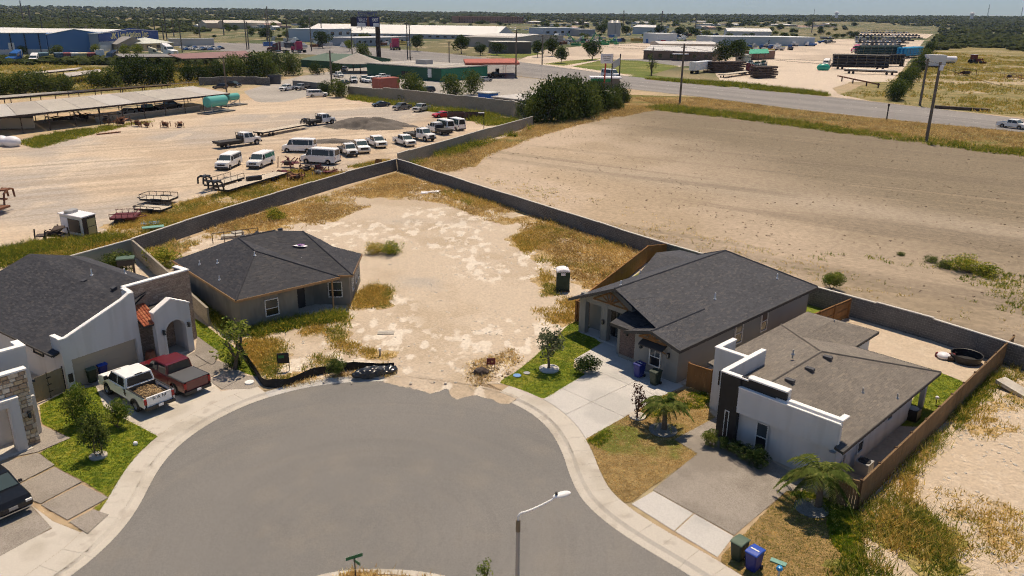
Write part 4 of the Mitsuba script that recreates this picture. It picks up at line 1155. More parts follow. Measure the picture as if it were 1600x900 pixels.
def wheelie(label, px, py, rz, body, lid, mark=True, zg=.03):
    p = G(px, py); M = FR(p[0], p[1], rz, zg)
    t = thing('wheeled_bin', label, 'bin', None)
    v = []
    for z, w, d in ((0.06, .48, .50), (.5, .54, .60), (1.0, .60, .72)):
        v.append([(-w / 2, -d / 2 + .02), (-w / 2 + .06, -d / 2 - .03), (w / 2 - .06, -d / 2 - .03), (w / 2, -d / 2 + .02), (w / 2, d / 2), (-w / 2, d / 2)])
    V = np.vstack([np.c_[np.array(q), np.full(6, z)] for q, z in zip(v, (.06, .5, 1.0))]); f = []
    for r in (0, 6):
        for i in range(6): jn = (i + 1) % 6; f += [[r + i, r + jn, r + 6 + jn], [r + i, r + 6 + jn, r + 6 + i]]
    f += [[12, 13, 14], [12, 14, 15], [12, 15, 16], [12, 16, 17], [0, 2, 1], [0, 3, 2], [0, 4, 3], [0, 5, 4]]
    part(t, 'body', (V, np.array(f)), body, M=M)
    lb = bevel_prism([(-.38, 1.0), (.42, 1.02), (.42, 1.07), (.1, 1.13), (-.30, 1.10), (-.38, 1.04)], .335, .03)
    lk = part(t, 'lid', (np.c_[-lb[0][:, 1], lb[0][:, 0], lb[0][:, 2]], lb[1]), lid, 35, M=M)
    if mark: part(lk, 'marking', B().slab([(-.22, -.06, 1.128), (.22, -.06, 1.128), (.22, .02, 1.133), (-.22, .02, 1.133)], .01), 'm_frame_white', M=M)
    part(t, 'handle', B().tube((-.25, .44, .98), (.25, .44, .98), .025), body, M=M)
    for x in (-.27, .27): part(t, 'wheel', B().tube((x - .03, .30, .11), (x + .03, .30, .11), .12, n=14), 'm_tyre', M=M)
    for z in (.72, .55): part(t, 'print', B().box((0, -.36 + (1 - z) * .1, z), (.18, .012, .025)), 'm_frame_white', M=M)


wheelie('dark green bin at the foot of the brown driveway', 1153, 874, -48, bin_green, 'm_lid_green', False)
wheelie('blue bin with white lid print at the foot of the brown driveway', 1176, 890, -48, bin_blue, 'm_lid_blue')
wheelie('blue bin against the brick pier of the grey house', 998, 589, -48, bin_blue, bin_blue)
wheelie('dark green bin under the awning window of the grey house', 1023, 601, -48, bin_green, bin_green, False)
wheelie('green bin between the closed garage door and the white pickup', 144, 597, 52, bin_green, 'm_lid_green', False)
wheelie('blue bin between the closed garage door and the white pickup', 161, 590, 52, bin_blue, 'm_lid_blue')
mat('m_lid_teal', (.16, .33, .27), .5); mat('m_ball_blue', (.03, .25, .55), .35); mat('m_blue_lid', (.13, .26, .5), .5)
single('valve_box', 'pale green valve box lid in the brown lawn by the bins', 'lid', B().box((0, 0, .03), (.75, .3, .06)), 'm_lid_teal', M=FR(*G(1216, 880)[:2], -35, .03))
t = thing('marker_post', 'short white post with a round bright blue top', 'marker')
p = G(1216, 902); part(t, 'post', B().tube((0, 0, 0), (0, 0, .45), .05), 'm_frame_white', M=FR(p[0], p[1])); part(t, 'cap', B().lathe([(.001, .40), (.13, .42), (.16, .5), (.12, .6), (.001, .64)]), 'm_ball_blue', 40, M=FR(p[0], p[1]))
single('meter_lid', 'round pale blue meter lid in the lawn near the young tree', 'lid', B().lathe([(.3, 0), (.3, .06), (.001, .09)]), 'm_blue_lid', 40, M=FR(*G(808, 588)[:2], 0, .03))
single('meter_lid', 'grey meter lid in the lawn near the young tree', 'lid', B().lathe([(.25, 0), (.25, .06), (.001, .08)]), 'm_metal_grey', 40, M=FR(*G(823, 584)[:2], 0, .03))
single('meter_lid', 'pale round lid in the earth beside the stepping slabs', 'lid', B().lathe([(.32, 0), (.32, .1), (.001, .12)]), 'm_metal_white', 40, M=FR(*G(390, 599)[:2], 0, .03))
t = thing('cleanout_pipe', 'short white capped pipe standing in the weeds behind the silt fence', 'pipe')
p = G(594, 557); part(t, 'pipe', B().tube((0, 0, 0), (0, 0, .55), .07), 'm_metal_grey', M=FR(p[0], p[1])); part(t, 'cap', B().tube((0, 0, .55), (0, 0, .68), .1), 'm_plastic_white', M=FR(p[0], p[1]))
t = thing('board_stack', 'two pale boards lying on the sand near the unfinished house', 'boards')
for i in range(2): part(t, 'board', B().box((0, i * .32 - .16, .06 + .03 * i), (1.35, .28, .09)), 'm_concrete', M=FR(*G(603, 521)[:2], 3))
# rubble and pale sheets in the lot
t = thing('debris_boards', 'white broken boards lying in dry grass near the wall corner', 'debris')
for (x, y, w, d, r) in ((672, 301, 2.6, .8, .25), (681, 299.5, 1.6, .6, .5), (663, 303, 1.0, .5, .1)): part(t, 'board', B().box(G(x, y) + [0, 0, .1], (w, d, .12), rz=r), 'm_plastic_white')
single('leaning_board', 'brown wooden board leaning on the block wall near its corner', 'board', B().box((0, 0, .95), (1.3, .06, 2.2)), 'm_wood_cedar', M=FR(*G(590, 268)[:2], -28) @ np.array([[1, 0, 0, 0], [0, .92, .38, -.3], [0, -.38, .92, .1], [0, 0, 0, 1]]))
t = thing('burnt_stump', 'charred stump in dry rubble beside the red sign', 'stump')
q = trimesh.creation.icosphere(3); v = np.array(q.vertices) * [.55, .4, .35]; v *= (.7 + .6 * meshkit.fbm(v * 5, 3, 4))[:, None]
part(t, 'wood', (v, q.faces), 'm_rust_dark', M=FR(*G(752, 584)[:2], 20, .15))
for i in range(4): a = i * 1.5; part(t, 'root', B().tube((.3 * math.cos(a), .3 * math.sin(a), .2), (.8 * math.cos(a), .7 * math.sin(a), .05), .07, .03), 'm_rust_dark', M=FR(*G(752, 584)[:2], 20, .05))

# portable toilet
mat('m_toilet_green', (.010, .035, .026), .45); mat('m_toilet_side', (.11, .105, .09), .5)
t = thing('portable_toilet', 'dark green portable toilet with a white domed roof on the sandy lot', 'toilet')
p = G(879, 456); MT = FR(p[0], p[1] + .55, 4, .02)
part(t, 'skid', B().box((0, -.08, .06), (1.25, 1.35, .12)), 'm_rust_dark', M=MT)
part(t, 'side_walls', B().box((0, .03, 1.03), (1.1, 1.08, 1.9)), 'm_toilet_side', M=MT)
part(t, 'door', B().side([(-.56, .12), (.56, .12), (.56, 1.9)] + [(.56 * math.cos(a), 1.9 + .2 * math.sin(a)) for a in np.linspace(0, math.pi, 10)[1:-1]] + [(-.56, 1.9)], -.58, -.52), 'm_toilet_green', M=MT)
for x in (-.57, .57): part(t, 'corner_post', B().box((x, -.52, 1.0), (.09, .1, 1.86)), 'm_toilet_green', M=MT)
part(t, 'notice', B().box((-.03, -.59, 1.72), (.42, .015, .26)), 'm_plastic_white', M=MT)
V, f = bevel_prism([(-.62, 1.92), (.62, 1.92)] + [(.62 * math.cos(a), 1.96 + .26 * math.sin(a)) for a in np.linspace(0, math.pi, 12)], .64, .06)
part(t, 'roof', (V, f), 'm_plastic_white', 40, M=MT)
part(t, 'vent_pipe', B().tube((.42, .42, 1.9), (.42, .42, 2.4), .05), 'm_toilet_green', M=MT)

# street lamp and street sign
t = thing('street_lamp', 'tall grey street lamp with a curved white arm over the cul-de-sac', 'street lamp')
zt = 8.0; p = G(809.5, 826, zt)
q = G(867, 777, 8.85); b0 = np.array([p[0], p[1], 0]); up = np.array([p[0], p[1], zt])
part(t, 'pole', B().tube(b0, up, .11, .07, 14), 'm_metal_grey', 40)
part(t, 'collar', B().tube(up - [0, 0, .1], up + [0, 0, .35], .085, .075, 12), 'm_sign_gold' if False else 'm_wood_old', 40)
arm = smooth_line([up + [0, 0, .3], up + [0, 0, .62], up * .72 + q * .28 + [0, 0, .35], q - (q - up) * .1 + [0, 0, .0], q], 2)
part(t, 'arm', B().path(list(arm), .04, 10), 'm_metal_white', 60)
d = (q - up); d[2] = .12; d /= np.linalg.norm(d)
hd = trimesh.creation.icosphere(3); v = np.array(hd.vertices) * [.36, .15, .1]; v[:, 2] *= np.where(v[:, 2] < 0, .55, 1)
ang_ = math.degrees(math.atan2(d[1], d[0]))
lk = part(t, 'lamp_head', (v, hd.faces), 'm_metal_white', True, M=FR(q[0] + d[0] * .28, q[1] + d[1] * .28, ang_, q[2] + .02))
part(lk, 'photocell', B().tube((-.22, 0, .05), (-.22, 0, .17), .05), 'm_frame_black', M=FR(q[0] + d[0] * .28, q[1] + d[1] * .28, ang_, q[2] + .02))
t = thing('street_sign', 'green street name sign with crossed plates on a thin brown post', 'street sign')
p = G(556, 906); hz = GZ(555, 874, p[0], p[1])
part(t, 'post', B().tube((p[0], p[1], 0), (p[0], p[1], hz + .05), .03), 'm_rust_dark')
mat('m_street_green', (.012, .13, .055), .4)
for nm, rz, zz, L, in (('plate', 28, hz + .14, .82), ('plate', -40, hz - .06, .5)):
    off = 0 if L > .6 else .16
    Mx = FR(p[0], p[1], rz, zz)
    k = part(t, nm, B().box((off, 0, 0), (L, .012, .21)), 'm_street_green', M=Mx)
    part(k, 'border', B().box((off, -.009, .097), (L, .006, .012)).box((off, -.009, -.097), (L, .006, .012)).box((off - L / 2 + .008, -.009, 0), (.012, .006, .18)).box((off + L / 2 - .008, -.009, 0), (.012, .006, .18)), 'm_frame_white', M=Mx)

# backyard things
t = thing('stock_tank', 'round black stock tank pool in the sandy backyard', 'tank')
p = G(1519, 572); part(t, 'shell', B().lathe([(1.0, 0), (1.08, .55), (1.13, .58), (1.13, .62), (1.06, .6), (1.0, .08), (.001, .06)], n=36), 'm_bin_green' if False else 'm_frame_black', 40, M=FR(p[0], p[1] + .9))
single('bundle', 'white and maroon bundle lying in the sandy backyard', 'bundle', (np.array(hd.vertices) * [1.0, 1.0, .55], hd.faces), 'm_plastic_white', True, M=FR(*G(1474, 560)[:2], 0, .22, .5))
t = thing('odds_and_ends', 'small reddish heap of odds and ends beside the stock tank', 'debris')
for i, (x, y) in enumerate([(1487, 559), (1490, 555), (1466, 558), (1484, 564)]): part(t, 'piece', B().box(G(x, y) + [0, 0, .18], (.4, .3, .35), rz=i), 'm_sign_red' if i % 2 == 0 else 'm_rust_dark')
single('white_tray', 'pale plastic tray on the ground by the block wall behind the tank', 'tray', B().box(G(1553, 552) + [0, 0, .15], (.9, .6, .3), rz=-.8), 'm_lid_teal')
t = thing('air_conditioner', 'grey air conditioner unit between the white house wall and the wooden fence', 'air conditioner')
p = G(1350, 742); part(t, 'case', B().box((0, 0, .4), (.8, .8, .8)), 'm_metal_grey', M=FR(p[0], p[1] + .2, 45)); part(t, 'fan_guard', B().lathe([(.36, .8), (.34, .84), (.1, .85), (.001, .86)]), 'm_frame_black', M=FR(p[0], p[1] + .2, 45))
t = thing('air_conditioner', 'dark air conditioner unit at the back of the white house wall', 'air conditioner')
p = G(1424, 655); part(t, 'case', B().box((0, 0, .4), (.8, .8, .8)), 'm_frame_black', M=FR(p[0], p[1], 45)); part(t, 'fan_guard', B().lathe([(.36, .8), (.34, .84), (.1, .85), (.001, .86)]), 'm_metal_grey', M=FR(p[0], p[1], 45))
t = thing('yard_light', 'small white globe light on a stake in the green back lawn', 'light')
p = G(1462, 633); part(t, 'stake', B().tube((0, 0, 0), (0, 0, .5), .03), 'm_frame_black', M=FR(p[0], p[1])); part(t, 'globe', (np.array(hd.vertices) * .13, hd.faces), 'm_plastic_white', True, M=FR(p[0], p[1], 0, .56))
t = thing('raised_tank', 'dark green boxy tank on posts among bushes behind the archway house', 'tank')
p = G(201, 436); zt = GZ(198, 403, p[0], p[1])
part(t, 'box', B().box((0, 0, zt - .35), (1.5, 1.1, .6)), 'm_frame_black', M=FR(p[0], p[1], 20)); part(t, 'lid', B().box((0, 0, zt), (1.6, 1.2, .12)), 'm_lid_green', M=FR(p[0], p[1], 20))
for a in (-.6, .6):
    for b_ in (-.4, .4): part(t, 'leg', B().box((a, b_, zt / 2 - .3), (.1, .1, zt - .6)), 'm_rust_dark', M=FR(p[0], p[1], 20))
t = thing('utility_pedestal', 'pale flat-topped utility box in weeds by the cedar fence end', 'utility box')
p = G(1002, 386); part(t, 'body', B().box((0, 0, .45), (1.3, 1.0, .9)), 'm_frame_black', M=FR(p[0], p[1], -40)); part(t, 'lid', B().box((0, 0, .95), (1.5, 1.2, .12)), 'm_lid_teal', M=FR(p[0], p[1], -40))
single('rubble_slab', 'broken tan concrete slab lying in the weeds at the right edge', 'slab', B().box((0, 0, .25), (2.3, 1.1, .25), ry=.18), 'm_concrete', M=FR(*G(1585, 612)[:2], -62))
hose = smooth_line([G(150, 604, .12), G(140, 600, .1), G(125, 603, .15), G(112, 590, .5)], 2)
single('garden_hose', 'thin dark hose hanging by the garage corner and running to the lawn', 'hose', B().path(list(hose), .02, 5), 'm_frame_black')
hose = smooth_line([np.array([*G(x, y)[:2], .09]) for x, y in [(306, 556), (322, 567), (332, 572), (338, 566), (339, 556)]], 2)
single('garden_hose', 'thin dark hose looping over the stepping slabs by the archway', 'hose', B().path(list(hose), .016, 5), 'm_frame_black')
single('white_ball', 'small white ball on the left front lawn', 'ball', (np.array(hd.vertices) * .14, hd.faces), 'm_plastic_white', True, M=FR(*G(212, 696)[:2], 0, .14))
# ---------------------------------------------------------------- vehicles
mat('m_car_white', (.74, .74, .73), .25, spec=.5, coat=.6); mat('m_car_silver', (.42, .42, .42), .3, metal=.3, coat=.5); mat('m_car_maroon', (.095, .005, .010), .22, spec=.5, coat=.8)
mat('m_car_red', (.42, .015, .022), .25, coat=.6); mat('m_car_black', (.007, .008, .010), .2, spec=.35, coat=.25); mat('m_car_navy', (.015, .022, .04), .25, coat=.6); mat('m_car_blue', (.02, .10, .32), .3, coat=.5)
mat('m_car_grey', (.18, .18, .19), .3, metal=.3, coat=.4); mat('m_car_teal', (.02, .30, .22), .35); mat('m_car_pink', (.42, .05, .15), .35); mat('m_red_light', (.28, .01, .01), .25); mat('m_head_light', (.75, .75, .72), .15, spec=.6)
mat('m_chrome', (.55, .55, .55), .2, metal=.9); mat('m_rim', (.38, .38, .38), .3, metal=.7); mat('m_windscreen', (.06, .085, .085), .06, spec=.7); mat('m_deck', (.035, .034, .034), .7); mat('m_deck_wood', (.20, .165, .125), .8)


def clip_arches(poly, wx, r):
    g = sg.Polygon(poly)
    for x in wx: g = g.difference(sg.Point(x, .0).buffer(1).envelope.intersection(sg.box(x - r, -1, x + r, r * .2)).union(sg.Point(x, r * .86).buffer(r * 1.14, 12)).difference(sg.box(-99, 99, 99, 100)))
    return list(g.buffer(0).exterior.coords)[:-1]


class Rec:
    """Records the parts of one kind of vehicle once; placed many times under other keys."""
    def __init__(s): s.parts = []

    def p(s, name, mesh, m, smooth=False):
        mesh = mesh.out() if isinstance(mesh, B) else mesh
        s.parts.append((name, mikit.ply(mesh, None, smooth), m)); return name

    def wheel(s, x, y, r, w, rim='m_rim', dual=False):
        i = sum(1 for q in s.parts if q[0].startswith('wheel') and '__' not in q[0]); nm = 'wheel' if i == 0 else f'wheel_{i:03d}'
        sg_ = 1 if y > 0 else -1
        prof = [(r * .55, -w / 2), (r * .93, -w / 2), (r, -w * .36), (r, w * .36), (r * .93, w / 2), (r * .55, w / 2)]
        b = B().lathe(prof, n=20).out(); v = b[0]
        s.p(nm, (np.c_[v[:, 0] + x, v[:, 2] + y, -v[:, 1] + r], b[1]), 'm_tyre', 35)
        b = B().lathe([(.001, -w * .3), (r * .2, w * .30), (r * .50, w * .22), (r * .60, w * .42), (r * .60, -w * .42)] if False else [(.001, w * .34), (r * .18, w * .34), (r * .3, w * .18), (r * .52, w * .24), (r * .6, w * .44), (r * .62, w * .44)], n=16).out(); v = b[0]
        s.p(nm + '__rim', (np.c_[v[:, 0] + x, v[:, 2] * sg_ + y, v[:, 1] + r], b[1][:, ::sg_]), rim, 30)

    def place(s, name, label, cat, M, paint, group=None, swap=None, level=2, skip=()):
        t = thing(name, label, cat, group)
        mm = mi.ScalarTransform4f(M.tolist())
        for nm, d, m in s.parts:
            if nm.split('__')[0].rstrip('_0123456789') in skip or nm.count('__') >= level: continue
            m = paint if m == 'PAINT' else (swap or {}).get(m, m)
            scene[f'{t}__{nm}'] = {**d, 'bsdf': {'type': 'ref', 'id': m}, 'to_world': mm}
        return t


def plate(poly, y, th, taper=None, sgn=1):
    """Thin pane on a vehicle's side: xz outline, outward y."""
    p = np.array(poly, float); k = len(p)
    t = np.array([taper(z) for z in p[:, 1]]) if taper else np.ones(k)
    V = np.vstack([np.c_[p[:, 0], sgn * (y * t - .03), p[:, 1]], np.c_[p[:, 0], sgn * (y * t + th), p[:, 1]]])
    _, tri = trimesh.creation.triangulate_polygon(sg.Polygon(p), engine='earcut') if False else (None, [[0, i, i + 1] for i in range(1, k - 1)])
    f = [[k + a, k + b, k + c] for a, b, c in tri]
    for i in range(k): j = (i + 1) % k; f += [[i, j, k + j], [i, k + j, k + i]]
    f = np.array(f)
    ccw = sg.Polygon(p).exterior.is_ccw
    if (sgn > 0) == ccw: f = f[:, ::-1]
    return V, f


def glass_across(p0, p1, w0, w1, th=.012):
    """Windscreen between two profile points (x, z), half widths w0 (at p0) and w1."""
    (x0, z0), (x1, z1) = p0, p1
    n = np.array([-(z1 - z0), 0, x1 - x0]); n /= np.linalg.norm(n)
    if n[2] < 0: n = -n
    q = np.array([[x0, -w0, z0], [x0, w0, z0], [x1, w1, z1], [x1, -w1, z1]])
    V = np.vstack([q - n * .03, q + n * th]); f = [[4, 5, 6], [4, 6, 7]]
    for i in range(4): j = (i + 1) % 4; f += [[i, j, 4 + j], [i, 4 + j, 4 + i]]
    return V, np.array(f)


def tap(z0, k): return lambda z: 1 - k * max(0.0, z - z0)


def pickup(L=5.9, w=1.0, bed=True, lift=0.0, near=False, bl=1.98):
    r = Rec(); R = .40 + lift * .2; zb = .42 + lift
    xf, xr = L / 2, -L / 2; wf, wr = xf - 1.02, xr + 1.28
    hb, hh, roof_z = zb + .78, zb + .74, zb + 1.50
    xc0, xc1 = xr + bl, xf - 1.35      # cab back and windscreen foot
    lower = [(xc0 - .02, zb), (xf - .12, zb), (xf, zb + .12), (xf, zb + .5), (xf - .06, zb + .66), (xf - .35, zb + .76), (xc1 + .1, hh + .06), (xc0 - .02, hb)]
    tp = tap(hb, .16)
    r.p('body', bevel_prism(clip_arches(lower, [wf], R + .06), w, .05), 'PAINT', 28)
    cab = [(xc0, hb - .04), (xc1 + .12, hb - .04), (xc1 - .62, roof_z - .06), (xc1 - .85, roof_z), (xc0 + .35, roof_z), (xc0 + .12, roof_z - .05)]
    r.p('cab', bevel_prism(cab, w - .03, .05, tp), 'PAINT', 28)
    r.p('windscreen', glass_across((xc1 + .06, hb + .04), (xc1 - .56, roof_z - .10), (w - .12) * tp(hb), (w - .14) * tp(roof_z - .1)), 'm_windscreen')
    r.p('rear_window', glass_across((xc0 + .02, hb + .08), (xc0 + .11, roof_z - .12), (w - .16) * tp(hb), (w - .18) * tp(roof_z - .1)), 'm_glass_dark')
    xm = (xc0 + xc1) / 2 - .12
    i = 0
    for sg_ in (1, -1):
        for q in ([(xm + .05, hb + .03), (xc1 - .04, hb + .03), (xc1 - .52, roof_z - .12), (xm + .05, roof_z - .12)], [(xc0 + .22, hb + .03), (xm - .05, hb + .03), (xm - .05, roof_z - .12), (xc0 + .30, roof_z - .12)]):
            r.p('side_window' + (f'_{i:03d}' if i else ''), plate(q, w - .03, .008, tp, sg_), 'm_glass_dark'); i += 1
    for i, sg_ in enumerate((1, -1)):
        r.p('mirror' + (f'_{i:03d}' if i else ''), B().box((xc1 - .15, sg_ * (w + .12), hb + .14), (.12, .24, .24)), 'm_frame_black')
        r.p('headlight' + (f'_{i:03d}' if i else ''), B().box((xf - .05, sg_ * (w - .19), zb + .53), (.12, .34, .16)), 'm_head_light')
    r.p('grille', B().box((xf + .005, 0, zb + .45), (.05, 1.3 * w, .36)), 'm_frame_black')
    r.p('front_bumper', bevel_prism([(xf - .2, zb - .06), (xf + .07, zb - .06), (xf + .10, zb + .04), (xf + .09, zb + .2), (xf - .2, zb + .2)], w + .01, .04), 'm_chrome' if not near else 'PAINT', 30)
    if bed:
        bz = zb + .36; th = .07
        side = [(xr + .02, zb + .06), (xc0 - .04, zb), (xc0 - .04, hb), (xr + .02, hb)]
        for i, sg_ in enumerate((1, -1)):
            a = clip_arches(side, [wr], R + .06)
            b = B().side(a, -.035, .035).out()
            r.p('bed_side' + (f'_{i:03d}' if i else ''), (b[0] + [0, sg_ * (w - .035), 0], b[1]), 'PAINT')
            r.p('bed_rail' + (f'_{i:03d}' if i else ''), B().box(((xr + xc0) / 2, sg_ * (w - .06), hb + .015), (xc0 - xr - .06, .11, .03)), 'PAINT' if not near else 'm_frame_black')
            r.p('wheel_housing' + (f'_{i:03d}' if i else ''), B().box((wr, sg_ * (w - .2), bz + .05), (.95, .26, .24)), 'm_frame_black')
            r.p('tail_light' + (f'_{i:03d}' if i else ''), B().box((xr + .0, sg_ * (w - .1), zb + .5), (.08, .17, .36)), 'm_red_light')
        r.p('bed_floor', B().box(((xr + xc0) / 2, 0, bz), (xc0 - xr - .02, 2 * w - .14, .08)), 'm_deck')
        r.p('bed_front', B().box((xc0 - .06, 0, (bz + hb) / 2), (.06, 2 * w - .14, hb - bz)), 'm_deck')
        r.p('tailgate', bevel_prism([(xr - .01, zb + .1), (xr + .07, zb + .1), (xr + .07, hb), (xr - .01, hb - .02)], w - .18, .02), 'PAINT', 30)
        r.p('rear_bumper', bevel_prism([(xr - .13, zb - .08), (xr + .08, zb - .08), (xr + .08, zb + .12), (xr - .13, zb + .12)], w - .02, .04), 'm_frame_black' if near else 'm_chrome', 30)
        r.p('number_plate', B().box((xr - .14, 0, zb + .06), (.02, .32, .16)), 'm_plastic_white')
    r.p('chassis', B().box((0, 0, zb - .02), (L - .5, w * 1.4, .22)), 'm_frame_black')
    for x in (wf, wr):
        for sg_ in (1, -1): r.wheel(x, sg_ * (w - .14), R, .28)
    return r, dict(xr=xr, xf=xf, xc0=xc0, xc1=xc1, hb=hb, zb=zb, w=w, wr=wr, R=R)


def van(L=5.9, w=1.0, H=2.08, nose=1.15, drop=.86, rows=3, boxy=True, tint='m_glass_dark'):
    r = Rec(); R = .37; zb = .36; xf, xr = L / 2, -L / 2; wf, wr = xf - .95, xr + 1.25
    zh = zb + drop
    xw = xf - nose
    prof = [(xr + .05, zb), (xf - .1, zb), (xf, zb + .15), (xf - .02, zb + .55), (xf - .15, zh - .06), (xw, zh + .06), (xw - .62, H - .08), (xw - .95, H), (xr + .3, H), (xr + .08, H - .08), (xr, zb + .9), (xr, zb + .1)]
    tp = tap(zh, .13)
    r.p('body', bevel_prism(clip_arches(prof, [wf, wr], R + .05), w, .06, tp), 'PAINT', 28)
    r.p('windscreen', glass_across((xw - .03, zh + .12), (xw - .57, H - .13), (w - .1) * tp(zh), (w - .12) * tp(H)), 'm_windscreen')
    r.p('rear_window', glass_across((xr + .01, zh + .16), (xr + .06, H - .22), (w - .2) * tp(zh), (w - .22) * tp(H)), 'm_glass_dark')
    i = 0
    for sg_ in (1, -1):
        z0, z1 = zh + .10, H - .2
        for x0, x1, sl in ((xw - 1.0, xw - .12, True), (xr + 1.0 if rows < 4 else xr + .2, xw - 1.12, False)) + (((xr + .2, xr + .92, False),) if rows < 4 else ()):
            q = [(x0, z0), (x1, z0), (x1 - (.42 if sl else 0), z1), (x0, z1)]
            r.p('side_window' + (f'_{i:03d}' if i else ''), plate(q, w, .008, tp, sg_), tint if not sl else 'm_glass_dark'); i += 1
    for i, sg_ in enumerate((1, -1)):
        sx = f'_{i:03d}' if i else ''
        r.p('mirror' + sx, B().box((xw - .3, sg_ * (w + .1), zh + .18), (.12, .2, .28)), 'm_frame_black')
        r.p('headlight' + sx, B().box((xf - .06, sg_ * (w - .2), zb + .56), (.14, .32, .2)), 'm_head_light')
        r.p('tail_light' + sx, B().box((xr + .0, sg_ * (w - .12), zb + .75), (.06, .14, .34)), 'm_red_light')
    r.p('grille', B().box((xf + .0, 0, zb + .48), (.05, 1.1 * w, .24)), 'm_frame_black')
    r.p('front_bumper', bevel_prism([(xf - .2, zb - .05), (xf + .06, zb - .05), (xf + .08, zb + .05), (xf + .07, zb + .22), (xf - .2, zb + .22)], w, .04), 'm_deck', 30)
    r.p('rear_bumper', B().box((xr - .02, 0, zb + .12), (.14, 2 * w - .1, .18)), 'm_deck')
    r.p('chassis', B().box((0, 0, zb - .03), (L - .6, w * 1.4, .18)), 'm_frame_black')
    for x in (wf, wr):
        for sg_ in (1, -1): r.wheel(x, sg_ * (w - .13), R, .24)
    return r


def car(L=4.8, w=.92, H=1.45, suv=False):
    r = Rec(); R = .34 if not suv else .39; zb = .24 if not suv else .34; xf, xr = L / 2, -L / 2; wf, wr = xf - .9, xr + 1.0
    zw = zb + (.68 if not suv else .78)
    body = [(xr + .1, zb), (xf - .12, zb), (xf, zb + .16), (xf - .03, zb + .42), (xf - .25, zw - .12), (xf - 1.25, zw), (xr + .1, zw + .02), (xr, zw - .18), (xr, zb + .2)]
    r.p('body', bevel_prism(clip_arches(body, [wf, wr], R + .05), w, .07), 'PAINT', 30)
    tp = tap(zw, .28)
    if suv: cab = [(xr + .12, zw - .04), (xf - 1.2, zw - .04), (xf - 1.95, H - .04), (xf - 2.3, H), (xr + .7, H), (xr + .4, H - .06)]
    else: cab = [(xr + .55, zw - .04), (xf - 1.15, zw - .04), (xf - 2.0, H - .04), (xf - 2.4, H), (xr + 1.75, H), (xr + 1.45, H - .05)]
    r.p('cabin', bevel_prism(cab, w - .04, .06, tp), 'PAINT', 30)
    a, b, c, d, e, g_ = cab
    r.p('windscreen', glass_across((b[0] - .08, zw + .05), (c[0] + .05, H - .09), (w - .14), (w - .14) * tp(H)), 'm_windscreen')
    r.p('rear_window', glass_across((a[0] + .1, zw + .1), (g_[0] - .02, H - .12), (w - .16), (w - .16) * tp(H)), 'm_glass_dark')
    i = 0
    for sg_ in (1, -1):
        xm = (b[0] + a[0]) / 2 - .1
        for q in ([(xm + .04, zw + .03), (b[0] - .22, zw + .03), (c[0] - .08, H - .1), (xm + .04, H - .1)], [(a[0] + .3, zw + .03), (xm - .04, zw + .03), (xm - .04, H - .1), (e[0] - .02, H - .1)]):
            r.p('side_window' + (f'_{i:03d}' if i else ''), plate(q, w - .04, .008, tp, sg_), 'm_glass_dark'); i += 1
    for i, sg_ in enumerate((1, -1)):
        sx = f'_{i:03d}' if i else ''
        r.p('headlight' + sx, B().box((xf - .08, sg_ * (w - .2), zb + .42), (.16, .3, .12)), 'm_head_light')
        r.p('tail_light' + sx, B().box((xr + .02, sg_ * (w - .2), zw - .2), (.08, .3, .13)), 'm_red_light')
        r.p('mirror' + sx, B().box((b[0] - .3, sg_ * (w + .06), zw + .08), (.14, .16, .12)), 'PAINT')
    r.p('grille', B().box((xf + .0, 0, zb + .28), (.04, w, .18)), 'm_frame_black')
    r.p('chassis', B().box((0, 0, zb - .02), (L - .5, w * 1.4, .14)), 'm_frame_black')
    for x in (wf, wr):
        for sg_ in (1, -1): r.wheel(x, sg_ * (w - .1), R, .22)
    return r


